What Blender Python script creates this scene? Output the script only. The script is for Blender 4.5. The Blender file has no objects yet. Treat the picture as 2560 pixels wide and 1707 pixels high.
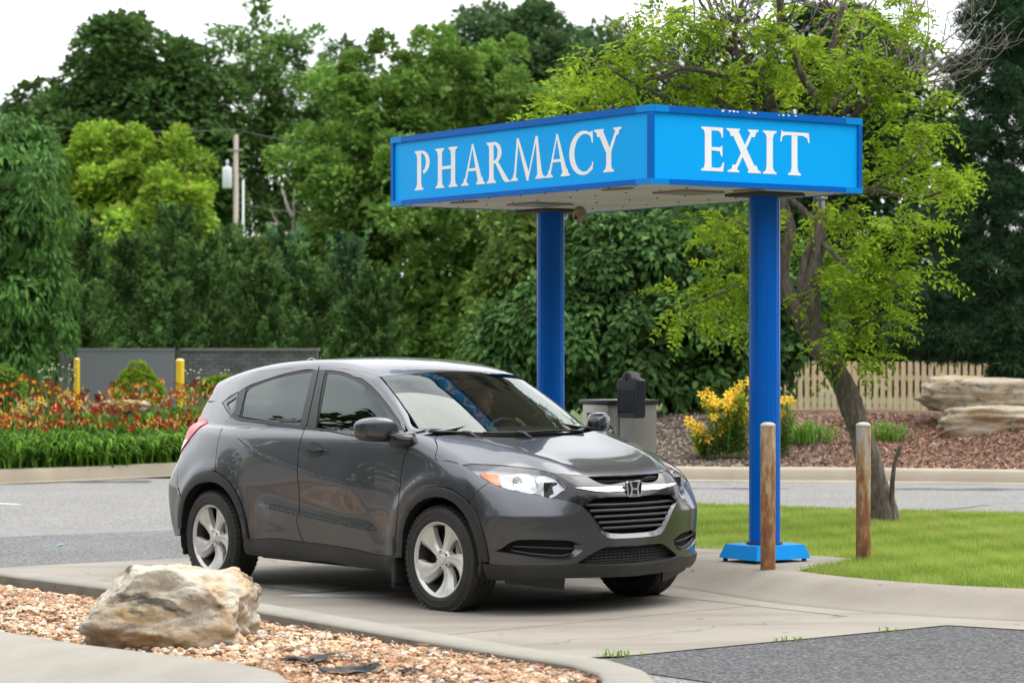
import bpy, bmesh, math, random
import numpy as np
from mathutils import Vector, Matrix, geometry
rng = np.random.default_rng(7)
random.seed(7)
SC = bpy.context.scene
COL = SC.collection

# ------------------------------------------------------------------ camera, sky, sun, exposure
FPX, CX, HY, HCAM = 6044.0, 1280.0, 868.0, 1.63      # focal length and horizon in photo pixels, eye height in metres
cam = bpy.data.cameras.new("camera")
cam_o = bpy.data.objects.new("camera", cam); COL.objects.link(cam_o)
cam.sensor_width = 36.0
cam.lens = 36.0 * FPX / 2560.0
cam.clip_start, cam.clip_end = 0.1, 3000.0
cam.shift_y = (HY - 853.5) / 2560.0
cam_o.location = (0, 0, HCAM)
cam_o.rotation_euler = (math.radians(90), 0, 0)
cam.dof.use_dof = True
cam.dof.focus_distance = 15.6
cam.dof.aperture_fstop = 4.0
SC.camera = cam_o

SUN_EL, SUN_AZ = math.radians(66), math.radians(72)     # azimuth measured clockwise from +Y
world = bpy.data.worlds.new("World"); SC.world = world
world.use_nodes = True
wn, wl = world.node_tree.nodes, world.node_tree.links
wn.clear()
w_out = wn.new("ShaderNodeOutputWorld"); w_bg = wn.new("ShaderNodeBackground")
w_sky = wn.new("ShaderNodeTexSky"); w_sky.sky_type = 'NISHITA'; w_sky.sun_disc = False
w_sky.sun_elevation = SUN_EL; w_sky.sun_rotation = SUN_AZ
w_sky.air_density = 1.0; w_sky.dust_density = 3.0
w_hs = wn.new("ShaderNodeHueSaturation"); w_hs.inputs['Saturation'].default_value = 0.10
w_tc = wn.new("ShaderNodeTexCoord"); w_map = wn.new("ShaderNodeMapping"); w_map.inputs['Scale'].default_value = (1.0, 1.0, 2.6)
w_no = wn.new("ShaderNodeTexNoise"); w_no.inputs['Scale'].default_value = 2.6; w_no.inputs['Detail'].default_value = 7.0; w_no.inputs['Roughness'].default_value = 0.55
w_ra = wn.new("ShaderNodeValToRGB")                      # overcast: cloud cover lightens and darkens the sky
w_ra.color_ramp.elements[0].position = 0.30; w_ra.color_ramp.elements[0].color = (1.75, 1.82, 1.90, 1)
w_ra.color_ramp.elements[1].position = 0.62; w_ra.color_ramp.elements[1].color = (2.9, 2.9, 2.9, 1)
w_mu = wn.new("ShaderNodeMixRGB"); w_mu.blend_type = 'MULTIPLY'; w_mu.inputs[0].default_value = 1.0
w_cl = wn.new("ShaderNodeMixRGB"); w_cl.blend_type = 'MIX'; w_cl.inputs[0].default_value = 0.72; w_cl.inputs[2].default_value = (5.2, 5.25, 5.3, 1)
wl.new(w_sky.outputs[0], w_hs.inputs['Color']); wl.new(w_hs.outputs[0], w_cl.inputs[1])
wl.new(w_tc.outputs['Generated'], w_map.inputs[0]); wl.new(w_map.outputs[0], w_no.inputs['Vector'])
wl.new(w_no.outputs['Fac'], w_ra.inputs[0]); wl.new(w_cl.outputs[0], w_mu.inputs[1]); wl.new(w_ra.outputs[0], w_mu.inputs[2])
w_sp = wn.new("ShaderNodeSeparateXYZ"); w_gr = wn.new("ShaderNodeMapRange")                # overcast skies are two to three times as bright overhead
w_gr.inputs['From Min'].default_value = 0.0; w_gr.inputs['From Max'].default_value = 1.0; w_gr.inputs['To Min'].default_value = 1.9; w_gr.inputs['To Max'].default_value = 3.0
w_vm = wn.new("ShaderNodeVectorMath"); w_vm.operation = 'SCALE'
wl.new(w_tc.outputs['Generated'], w_sp.inputs[0]); wl.new(w_sp.outputs['Z'], w_gr.inputs['Value']); wl.new(w_mu.outputs[0], w_vm.inputs[0]); wl.new(w_gr.outputs[0], w_vm.inputs['Scale'])
wl.new(w_vm.outputs[0], w_bg.inputs['Color']); w_bg.inputs['Strength'].default_value = 0.066
wl.new(w_bg.outputs[0], w_out.inputs['Surface'])

sun = bpy.data.lights.new("sun", 'SUN'); sun_o = bpy.data.objects.new("sun", sun); COL.objects.link(sun_o)
sun.energy = 2.6; sun.angle = math.radians(60); sun.color = (1.0, 0.96, 0.90)
sd = Vector((math.sin(SUN_AZ) * math.cos(SUN_EL), math.cos(SUN_AZ) * math.cos(SUN_EL), math.sin(SUN_EL)))
sun_o.rotation_euler = sd.to_track_quat('Z', 'Y').to_euler(); sun_o.location = (0, 0, 40)
SC.view_settings.view_transform = 'Standard'; SC.view_settings.look = 'None'
SC.view_settings.exposure = 0.08; SC.view_settings.gamma = 1.0
SC.render.engine = 'CYCLES'
SC.cycles.max_bounces = 8; SC.cycles.transparent_max_bounces = 12
SC.cycles.sample_clamp_indirect = 6.0

# ------------------------------------------------------------------ general helpers
def tag(o, label=None, cat=None, group=None, kind=None):
    if label: o['label'] = label
    if cat: o['category'] = cat
    if group: o['group'] = group
    if kind: o['kind'] = kind
    return o
def empty(name, loc, label=None, cat=None, group=None, rz=0.0):
    o = bpy.data.objects.new(name, None); COL.objects.link(o)
    o.location = loc; o.rotation_euler = (0, 0, rz); o.empty_display_size = 0.2
    return tag(o, label, cat, group)
def mesh_obj(name, V, F, mat=None, parent=None, smooth=True, normals=None, colors=None, loc=None):
    me = bpy.data.meshes.new(name)
    if isinstance(F, np.ndarray):
        V = np.asarray(V, np.float32); nF, k = F.shape
        me.vertices.add(len(V)); me.vertices.foreach_set('co', V.ravel())
        me.loops.add(nF * k); me.loops.foreach_set('vertex_index', F.ravel().astype(np.int32))
        me.polygons.add(nF); me.polygons.foreach_set('loop_start', np.arange(0, nF * k, k, dtype=np.int32))
        me.update(calc_edges=True)
    else:
        me.from_pydata([tuple(v) for v in V], [], [tuple(f) for f in F]); me.update()
    me.polygons.foreach_set('use_smooth', [smooth] * len(me.polygons))
    if colors is not None:
        at = me.attributes.new('tint', 'FLOAT_COLOR', 'POINT')
        at.data.foreach_set('color', np.asarray(colors, np.float32).ravel())
    if normals is not None:
        me.normals_split_custom_set([tuple(n) for n in normals])
    for m in (mat if isinstance(mat, (list, tuple)) else [mat]):
        if m is not None: me.materials.append(m)
    o = bpy.data.objects.new(name, me); COL.objects.link(o)
    if parent is not None: o.parent = parent
    if loc is not None: o.location = loc
    return o
class MB:
    """collects shapes, then becomes ONE mesh object"""
    def __init__(s): s.v = []; s.f = []
    def add(s, V, F):
        b = len(s.v); s.v += [tuple(map(float, p)) for p in V]; s.f += [tuple(int(i) + b for i in f) for f in F]; return s
    def box(s, c, d, rz=0.0, bev=0.0, M=None):
        bm = bmesh.new(); bmesh.ops.create_cube(bm, size=1.0)
        bmesh.ops.scale(bm, vec=d, verts=bm.verts)
        if bev > 0: bmesh.ops.bevel(bm, geom=list(bm.edges), offset=bev, segments=2, affect='EDGES', profile=0.5)
        T = Matrix.Translation(c) @ Matrix.Rotation(rz, 4, 'Z')
        if M is not None: T = Matrix.Translation(c) @ M.to_4x4()
        bm.transform(T); bm.verts.index_update()
        s.add([v.co for v in bm.verts], [[v.index for v in f.verts] for f in bm.faces]); bm.free(); return s
    def tube(s, pts, rad, n=10, cap=True):
        P = np.asarray(pts, float); m = len(P)
        R = np.full(m, rad, float) if np.isscalar(rad) else np.asarray(rad, float)
        T = np.gradient(P, axis=0); T /= np.linalg.norm(T, axis=1)[:, None] + 1e-9
        up = np.array([0, 0, 1.0]) if abs(T[0, 2]) < 0.9 else np.array([1.0, 0, 0])
        nx = np.cross(T[0], up); nx /= np.linalg.norm(nx)
        V = []
        for i in range(m):
            nx = nx - T[i] * (nx @ T[i]); nx /= np.linalg.norm(nx) + 1e-9; ny = np.cross(T[i], nx)
            for k in range(n):
                a = 2 * math.pi * k / n; V.append(P[i] + R[i] * (math.cos(a) * nx + math.sin(a) * ny))
        F = [(i * n + k, i * n + (k + 1) % n, (i + 1) * n + (k + 1) % n, (i + 1) * n + k) for i in range(m - 1) for k in range(n)]
        if cap: F += [tuple(range(n - 1, -1, -1)), tuple((m - 1) * n + k for k in range(n))]
        return s.add(V, F)
    def lathe(s, prof, n=32, c=(0, 0, 0), axis='Z', cap=False):
        V, F = [], []
        for r, h in prof:
            for k in range(n):
                a = 2 * math.pi * k / n; x, y = r * math.cos(a), r * math.sin(a)
                p = (x, y, h) if axis == 'Z' else ((x, h, y) if axis == 'Y' else (h, x, y))
                V.append((p[0] + c[0], p[1] + c[1], p[2] + c[2]))
        m = len(prof)
        for i in range(m - 1):
            for k in range(n):
                q = (i * n + k, i * n + (k + 1) % n, (i + 1) * n + (k + 1) % n, (i + 1) * n + k)
                F.append(q if axis != 'Y' else q[::-1])
        if cap: F += [tuple(range(n)), tuple((m - 1) * n + k for k in range(n))]
        return s.add(V, F)
    def prism(s, poly, h0, h1, T=None):
        """closed 2-D polygon (x, y) extruded from h0 to h1 along z, then moved by T"""
        n = len(poly); V = [(x, y, h0) for x, y in poly] + [(x, y, h1) for x, y in poly]
        F = [tuple(range(n - 1, -1, -1)), tuple(range(n, 2 * n))] + [(i, (i + 1) % n, n + (i + 1) % n, n + i) for i in range(n)]
        if T is not None: V = [T @ Vector(v) for v in V]
        return s.add(V, F)
    def build(s, name, mat=None, parent=None, smooth=False, auto=None, loc=None):
        o = mesh_obj(name, s.v, s.f, mat, parent, smooth, loc=loc)
        if auto is not None: sharp(o, auto)
        return o
def sharp(o, deg=35):
    me = o.data; me.polygons.foreach_set('use_smooth', [True] * len(me.polygons))
    bm = bmesh.new(); bm.from_mesh(me); lim = math.radians(deg)
    bmesh.ops.recalc_face_normals(bm, faces=bm.faces)
    for e in bm.edges:
        if len(e.link_faces) == 2: e.smooth = e.calc_face_angle(0) < lim
    bm.to_mesh(me); bm.free(); return o
def copy_tree(o, parent=None):
    c = o.copy(); COL.objects.link(c)
    if parent is not None: c.parent = parent
    for ch in o.children: copy_tree(ch, c)
    return c

# ------------------------------------------------------------------ materials
def nmat(name):
    m = bpy.data.materials.new(name); m.use_nodes = True
    return m, m.node_tree.nodes, m.node_tree.links, m.node_tree.nodes['Principled BSDF']
def pbr(name, col, rough=0.5, metal=0.0, spec=0.5, coat=0.0, **kw):
    m, n, l, b = nmat(name)
    b.inputs['Base Color'].default_value = (*col, 1); b.inputs['Roughness'].default_value = rough
    b.inputs['Metallic'].default_value = metal; b.inputs['Specular IOR Level'].default_value = spec
    b.inputs['Coat Weight'].default_value = coat; b.inputs['Coat Roughness'].default_value = 0.03
    return m
def noise_fac(n, l, scale, detail=4, rough=0.55, obj=True, stretch=None, dist=0.0):
    tc = n.new('ShaderNodeTexCoord'); t = n.new('ShaderNodeTexNoise')
    t.inputs['Scale'].default_value = scale; t.inputs['Detail'].default_value = detail; t.inputs['Roughness'].default_value = rough
    t.inputs['Distortion'].default_value = dist
    src = tc.outputs['Object' if obj else 'Generated']
    if stretch:
        mp = n.new('ShaderNodeMapping'); mp.inputs['Scale'].default_value = stretch; l.new(src, mp.inputs[0]); src = mp.outputs[0]
    l.new(src, t.inputs['Vector']); return t.outputs['Fac']
def ramp(n, l, fac, stops):
    r = n.new('ShaderNodeValToRGB'); e = r.color_ramp.elements
    while len(e) < len(stops): e.new(0.5)
    for i, (p, c) in enumerate(stops): e[i].position = p; e[i].color = (*c, 1)
    l.new(fac, r.inputs[0]); return r.outputs[0]
def mixc(n, l, fac, a, b, mode='MIX'):
    m = n.new('ShaderNodeMixRGB'); m.blend_type = mode
    for i, x in ((0, fac), (1, a), (2, b)):
        if isinstance(x, (int, float)): m.inputs[i].default_value = x
        elif isinstance(x, tuple): m.inputs[i].default_value = (*x, 1)
        else: l.new(x, m.inputs[i])
    return m.outputs[0]
def bump(n, l, b, fac, strength, dist=0.01):
    k = n.new('ShaderNodeBump'); k.inputs['Strength'].default_value = strength; k.inputs['Distance'].default_value = dist
    l.new(fac, k.inputs['Height']); l.new(k.outputs[0], b.inputs['Normal']); return k
def leafmat(name, trans=0.35, rough=0.5, spec=0.35):
    spec *= .12; rough = min(.7, rough + .12)
    """foliage: colour from the mesh attribute, part of the light passes through the leaf"""
    m, n, l, b = nmat(name)
    a = n.new('ShaderNodeAttribute'); a.attribute_name = 'tint'
    l.new(a.outputs['Color'], b.inputs['Base Color']); b.inputs['Roughness'].default_value = rough
    b.inputs['Specular IOR Level'].default_value = spec
    t = n.new('ShaderNodeBsdfTranslucent'); mx = n.new('ShaderNodeMixShader'); mx.inputs[0].default_value = trans
    hs = n.new('ShaderNodeHueSaturation'); hs.inputs['Value'].default_value = 1.5; hs.inputs['Hue'].default_value = 0.485
    l.new(a.outputs['Color'], hs.inputs['Color']); l.new(hs.outputs[0], t.inputs['Color'])
    l.new(b.outputs[0], mx.inputs[1]); l.new(t.outputs[0], mx.inputs[2]); l.new(mx.outputs[0], n['Material Output'].inputs['Surface'])
    return m
def glassmat(name, tint, ior=1.52, rough=0.0, refl=(1, 1, 1)):
    m, n, l, b = nmat(name); n.remove(b)
    t = n.new('ShaderNodeBsdfTransparent'); t.inputs[0].default_value = (*tint, 1)
    g = n.new('ShaderNodeBsdfGlossy'); g.inputs['Roughness'].default_value = rough; g.inputs['Color'].default_value = (*refl, 1)
    f = n.new('ShaderNodeFresnel'); f.inputs[0].default_value = ior
    mx = n.new('ShaderNodeMixShader'); l.new(f.outputs[0], mx.inputs[0]); l.new(t.outputs[0], mx.inputs[1]); l.new(g.outputs[0], mx.inputs[2])
    l.new(mx.outputs[0], n['Material Output'].inputs['Surface']); return m

# ------------------------------------------------------------------ photo pixels -> ground points (used to survey the site)
YAW = -math.pi / 2 + math.radians(38.941); PIT = -0.01103
CT = np.array([-0.597, 16.299, 0.0])                         # car: ground point between the axles
_cy, _sy, _cp, _sp = math.cos(YAW), math.sin(YAW), math.cos(PIT), math.sin(PIT)
CM = np.array([[_cy, -_sy, 0], [_sy, _cy, 0], [0, 0, 1.0]]) @ np.array([[_cp, 0, _sp], [0, 1, 0], [-_sp, 0, _cp]])
FWD = np.array([_cy, _sy])                                   # lane direction
def gz(x, y):
    """height of the paved ground: it falls gently along the lane"""
    s = (np.asarray(x) - CT[0]) * FWD[0] + (np.asarray(y) - CT[1]) * FWD[1]
    return 0.01103 * np.clip(s, -7, 7)
def gpt(u, v, h=0.0):
    z = 0.0
    for _ in range(30):
        y = (HCAM - z - h) * FPX / (v - HY); x = (u - CX) / FPX * y; z = float(gz(x, y))
    return np.array([x, y, z + h])
def apt(u, v, y):
    """point of the pixel's ray at depth y"""
    return np.array([(u - CX) / FPX * y, y, HCAM - (v - HY) / FPX * y])
def D(pts, k=1 / 0.91875): return [(a * k, b * k) for a, b in pts]   # 2352-px survey -> photo px
# ================================================================== THE CAR: a body surface F(x, y, z) = 0 in car coordinates
# (x forward, y left, z up, origin on the ground between the axles); every panel is a piece cut out of that surface
def crom(xs, ys, n=1500):
    """smooth curve through the points, as a dense lookup table"""
    xs = np.asarray(xs, float); ys = np.asarray(ys, float)
    d = np.diff(ys) / np.diff(xs); m = np.zeros_like(ys); m[0], m[-1] = d[0], d[-1]
    for i in range(1, len(xs) - 1):
        h0, h1 = xs[i] - xs[i - 1], xs[i + 1] - xs[i]; m[i] = (d[i - 1] * h1 + d[i] * h0) / (h0 + h1)
    X = np.linspace(xs[0], xs[-1], n); k = np.clip(np.searchsorted(xs, X) - 1, 0, len(xs) - 2)
    h = xs[k + 1] - xs[k]; t = (X - xs[k]) / h
    Y = (2*t**3 - 3*t**2 + 1) * ys[k] + (t**3 - 2*t**2 + t) * h * m[k] + (-2*t**3 + 3*t**2) * ys[k + 1] + (t**3 - t**2) * h * m[k + 1]
    return lambda q: np.interp(q, X, Y)
ZR = [.18, .26, .36, .48, .62, .75, .90, 1.00, 1.09, 1.18, 1.30]
ST = {  # half width of the lower body at stations along x
 -2.15: [.60, .68, .71, .73, .74, .73, .65, .58, .55, .52, .48],
 -1.90: [.68, .77, .80, .82, .828, .812, .757, .712, .682, .655, .615],
 -1.60: [.74, .815, .845, .86, .866, .857, .825, .795, .765, .735, .69],
 -1.30: [.77, .845, .868, .880, .886, .884, .862, .838, .808, .775, .72],
 -0.80: [.775, .845, .862, .870, .876, .878, .866, .849, .824, .79, .73],
 -0.10: [.775, .845, .860, .866, .872, .873, .862, .846, .820, .785, .72],
  0.60: [.775, .845, .862, .868, .874, .874, .862, .845, .815, .78, .71],
  1.00: [.77, .845, .868, .878, .884, .880, .862, .838, .800, .76, .69],
  1.35: [.76, .835, .868, .882, .886, .880, .852, .815, .765, .71, .63],
  1.75: [.70, .80, .835, .850, .852, .842, .805, .755, .69, .63, .55],
  2.20: [.56, .66, .71, .73, .73, .71, .66, .60, .53, .47, .38]}
SX = sorted(ST); SP = [crom(ZR, ST[x]) for x in SX]
SW = [crom(SX, np.eye(len(SX))[i]) for i in range(len(SX))]
g_w0 = crom([-2.1, -1.85, -1.6, -1.3, -.9, -.4, 0, .4, .8, 1.2, 1.5], [.55, .63, .705, .765, .797, .806, .808, .806, .797, .775, .75])
g_prof = crom([-2.1, -1.95, -1.8, -1.6, -1.3, -1.0, -.7, -.4, -.15, .1, .28, .43, .6, .8, 1.0, 1.2, 1.5],
              [1.375, 1.405, 1.437, 1.470, 1.516, 1.548, 1.564, 1.567, 1.556, 1.530, 1.501, 1.463, 1.385, 1.282, 1.168, 1.042, .84])
h_zc = crom([-.2, .6, .85, 1.0, 1.2, 1.5, 1.7, 1.85, 1.95, 2.02, 2.08, 2.2], [1.10, 1.10, 1.095, 1.083, 1.052, .997, .955, .915, .880, .846, .80, .66])
h_yc = crom([.6, .9, 1.2, 1.5, 1.8, 2.03, 2.3], [.60, .57, .53, .475, .40, .315, .24])
h_sl = crom([.6, 1.0, 1.2, 1.45, 1.8, 2.03, 2.2], [.02, .04, .11, .20, .17, .10, .05])
f_x0 = crom([.15, .20, .24, .30, .36, .45, .55, .60, .65, .72, .78, .84, .90, 1.0], [2.02, 2.07, 2.11, 2.14, 2.145, 2.15, 2.160, 2.163, 2.165, 2.160, 2.145, 2.105, 2.04, 1.9])
r_x0 = crom([.15, .25, .35, .5, .64, .70, .80, .95, 1.08, 1.2, 1.33, 1.38, 1.43, 1.6], [-1.95, -2.06, -2.12, -2.145, -2.15, -2.13, -2.10, -2.09, -2.06, -2.01, -1.925, -1.925, -1.935, -1.94])
c_sw = crom([-1.30, -1.05, -.8, -.45, -.2, .2, .62], [1.14, 1.055, .965, .885, .835, .775, .735])     # swooping shoulder crease
c_lo = crom([-.75, -.6, -.2, .3, .74], [.585, .573, .535, .495, .462])                            # lower door crease
def sstep(x, a, b):
    t = np.clip((x - a) / (b - a), 0, 1); return t * t * (3 - 2 * t)
def smax(a, b, k):
    return np.maximum(a, b) + np.maximum(k - np.abs(a - b), 0) ** 2 / (4 * k)
def ys_low(x, z):
    y = sum(SW[i](x) * SP[i](z) for i in range(len(SX)))
    d = z - c_sw(x); r = np.sqrt(d * d + .0012)
    y = y + np.where(d > 0, .026 * np.exp(-r / .080), .026 * np.exp(-r / .16)) * sstep(x, -1.30, -.75) * (1 - sstep(x, .30, .68))
    d = z - c_lo(x); r = np.sqrt(d * d + .0003)
    y = y + np.where(d > 0, .022 * np.exp(-r / .030), .022 * np.exp(-r / .08)) * sstep(x, -.76, -.52) * (1 - sstep(x, .55, .75))
    for wx, zz in ((1.305, .33), (-1.305, .33)):                                                   # flared arches
        q = np.hypot(x - wx, z - zz); y = y + .010 * np.exp(-((q - .47) / .055) ** 2)
    return y
def F(x, y, z):
    y = np.abs(y)
    # greenhouse
    dz = z - 1.05
    g_side = y - (g_w0(x) - .30 * dz - .38 * dz * np.abs(dz)); g_side = g_side * .92
    g_top = (z - (g_prof(x + .42 * y * y * sstep(x, -.6, .2)) - .075 * y * y)) * np.where(x > .3, .85, 1.0)
    rear = (r_x0(z) + (.32 - .13 * (1 - sstep(z, .70, .90))) * y * y) - x
    g = smax(smax(g_side, g_top, .075), rear, .05)
    g = np.maximum(np.maximum(g, x - 1.28 + .33 * y * y), 1.0 - z)
    # lower body
    yc = h_yc(x); q = np.maximum(y - yc, 0)
    hz = h_zc(x) + .010 * np.minimum(y / yc, 1) ** 4 - h_sl(x) * q - .30 * q * q
    l_top = (z - hz) * .95
    t = sstep(y, .36, .58)
    fx = f_x0(z) - .45 * np.abs(y) ** 2.05 - t * .48 * np.maximum(z - .60, 0) - .10 * np.maximum(y - .55, 0)
    front = x - fx
    l = smax(smax(y - ys_low(x, z), l_top, .07), front, .085)
    l = smax(l, rear, .10)
    l = np.maximum(l, .17 - z)
    return np.minimum(g, l)
def gradF(P, h=.009):
    x, y, z = P.T
    g = np.stack([F(x + h, y, z) - F(x - h, y, z), F(x, y + h, z) - F(x, y - h, z), F(x, y, z + h) - F(x, y, z - h)], 1)
    return g / (np.linalg.norm(g, axis=1)[:, None] + 1e-12)
def march(O, Dv, t0=0.0, tmax=6.0):
    """first crossing of the body surface along each ray, or nearest approach"""
    O = np.asarray(O, float); Dv = np.asarray(Dv, float); Dv = Dv / np.linalg.norm(Dv, axis=1)[:, None]
    n = len(O); t = np.full(n, t0, float); act = np.ones(n, bool); hit = np.zeros(n, bool)
    tp = t.copy(); best = np.full(n, 9.0); tb = t.copy()
    for _ in range(140):
        i = np.where(act)[0]
        if len(i) == 0: break
        P = O[i] + Dv[i] * t[i][:, None]; f = F(P[:, 0], P[:, 1], P[:, 2])
        b = np.abs(f) < best[i]; best[i[b]] = np.abs(f[b]); tb[i[b]] = t[i[b]]
        h = f < 0; hit[i[h]] = True; act[i[h]] = False
        k = i[~h]; tp[k] = t[k]; t[k] = t[k] + np.maximum(f[~h] * .6, .004)
        act[k[t[k] > tmax]] = False
    a, b = tp.copy(), t.copy()
    for _ in range(18):
        m = (a + b) / 2; P = O + Dv * m[:, None]; f = F(P[:, 0], P[:, 1], P[:, 2]); neg = f < 0
        b = np.where(neg, m, b); a = np.where(neg, a, m)
    tt = np.where(hit, (a + b) / 2, tb)
    return O + Dv * tt[:, None], hit
CAMC = CM.T @ (np.array([0, 0, HCAM]) - CT)
def rays_px(uv):
    uv = np.asarray(uv, float)
    d = np.stack([(uv[:, 0] - CX) / FPX, np.ones(len(uv)), -(uv[:, 1] - HY) / FPX], 1) @ CM
    return np.tile(CAMC, (len(uv), 1)), d
def pr_cam(q):  o, d = rays_px(q); return march(o, d, 12.0, 22.0)
def pr_top(q):  q = np.asarray(q, float); n = len(q); return march(np.c_[q, np.full(n, 1.75)], np.tile([0, 0, -1.0], (n, 1)), 0, 1.5)
def pr_side(q): q = np.asarray(q, float); n = len(q); return march(np.c_[q[:, 0], np.full(n, -1.15), q[:, 1]], np.tile([0, 1.0, 0], (n, 1)), 0, 1.5)
def pr_rear(q): q = np.asarray(q, float); n = len(q); return march(np.c_[np.full(n, -2.6), q], np.tile([1.0, 0, 0], (n, 1)), 0, 2)
def pr_vp(ax):                          # (angle, z) round the vertical axis x = ax, y = 0; angles < 0 are the car's right side
    def f(q):
        q = np.asarray(q, float); d = np.c_[np.cos(q[:, 0]), np.sin(q[:, 0]), np.zeros(len(q))]
        return march(np.c_[ax + 1.7 * d[:, 0], 1.7 * d[:, 1], q[:, 1]], -d, 0, 1.7)
    return f
def to_vp(P, ax): return np.c_[np.arctan2(P[:, 1], P[:, 0] - ax), P[:, 2]]
def pr_pol(y0, z0):                     # (x, angle) round the axis y = y0, z = z0 (right side of the car: y < 0)
    def f(q):
        q = np.asarray(q, float); d = np.c_[np.zeros(len(q)), -np.cos(q[:, 1]), np.sin(q[:, 1])]
        return march(np.c_[q[:, 0], -y0 + 1.5 * d[:, 1], z0 + 1.5 * d[:, 2]], -d, 0, 1.5)
    return f
def to_pol(P, y0, z0): return np.c_[P[:, 0], np.arctan2(P[:, 2] - z0, -P[:, 1] - y0)]
CROP = dict(A=(420, 880), B=(420, 1190), C=(880, 880), D=(880, 1190), E=(1340, 880), F=(1340, 1190), H=(1100, 1090))
def px(*segs):
    """px('A', (x, y), ..., 'B', ...): points measured on enlarged crops -> photo pixels"""
    out, o = [], None
    for s in segs:
        if isinstance(s, str): o = CROP[s]
        else: out.append((o[0] + s[0] / 5.004, o[1] + s[1] / 5.004))
    return np.array(out)
def curve(P, step, closed=False, corner=50):
    """smooth the polyline except at sharp corners, and resample it"""
    P = np.asarray(P, float); n = len(P); out = []
    def ang(i):
        if not closed and i in (0, n - 1): return True
        a = P[i] - P[i - 1]; b = P[(i + 1) % n] - P[i]
        c = (a @ b) / (np.linalg.norm(a) * np.linalg.norm(b) + 1e-12); return math.degrees(math.acos(max(-1, min(1, c)))) > corner
    cr = [ang(i) for i in range(n)]
    def tan(i, s):
        if cr[i]: return (P[(i + 1) % n] - P[i]) if s > 0 else (P[i] - P[i - 1])
        a = P[i] - P[i - 1]; b = P[(i + 1) % n] - P[i]; la, lb = np.linalg.norm(a), np.linalg.norm(b)
        d = (a / la * lb + b / lb * la) / (la + lb) if la + lb > 0 else a
        return d * (lb if s > 0 else la)
    for i in range(n if closed else n - 1):
        p0, p1 = P[i], P[(i + 1) % n]; L = np.linalg.norm(p1 - p0)
        if L < 1e-9: continue
        m0 = tan(i, 1); m1 = tan((i + 1) % n, -1); k = max(1, int(round(L / step)))
        for j in range(k):
            t = j / k
            out.append((2*t**3 - 3*t**2 + 1) * p0 + (t**3 - 2*t**2 + t) * m0 + (-2*t**3 + 3*t**2) * p1 + (t**3 - t**2) * m1)
    if not closed: out.append(P[-1])
    return np.array(out)
def inside(Q, poly):
    x, y = Q[:, 0], Q[:, 1]; r = np.zeros(len(Q), bool); n = len(poly)
    for i in range(n):
        x0, y0 = poly[i - 1]; x1, y1 = poly[i]
        if y0 == y1: continue
        c = ((y0 > y) != (y1 > y)); r ^= c & (x < (x1 - x0) * (y - y0) / (y1 - y0) + x0)
    return r
def pdist(Q, poly):
    d = np.full(len(Q), 1e9)
    for i in range(len(poly)):
        a, b = poly[i - 1], poly[i]; ab = b - a; t = np.clip(((Q - a) @ ab) / (ab @ ab + 1e-15), 0, 1)
        d = np.minimum(d, np.linalg.norm(Q - a - t[:, None] * ab, axis=1))
    return d
def shrink(poly, d):
    a = np.sum(poly[:, 0] * np.roll(poly[:, 1], -1) - poly[:, 1] * np.roll(poly[:, 0], -1)) / 2
    t = np.roll(poly, -1, 0) - np.roll(poly, 1, 0); t /= np.linalg.norm(t, axis=1)[:, None] + 1e-12
    return poly + np.c_[-t[:, 1], t[:, 0]] * d * (1 if a > 0 else -1)
MISS = []
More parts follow.
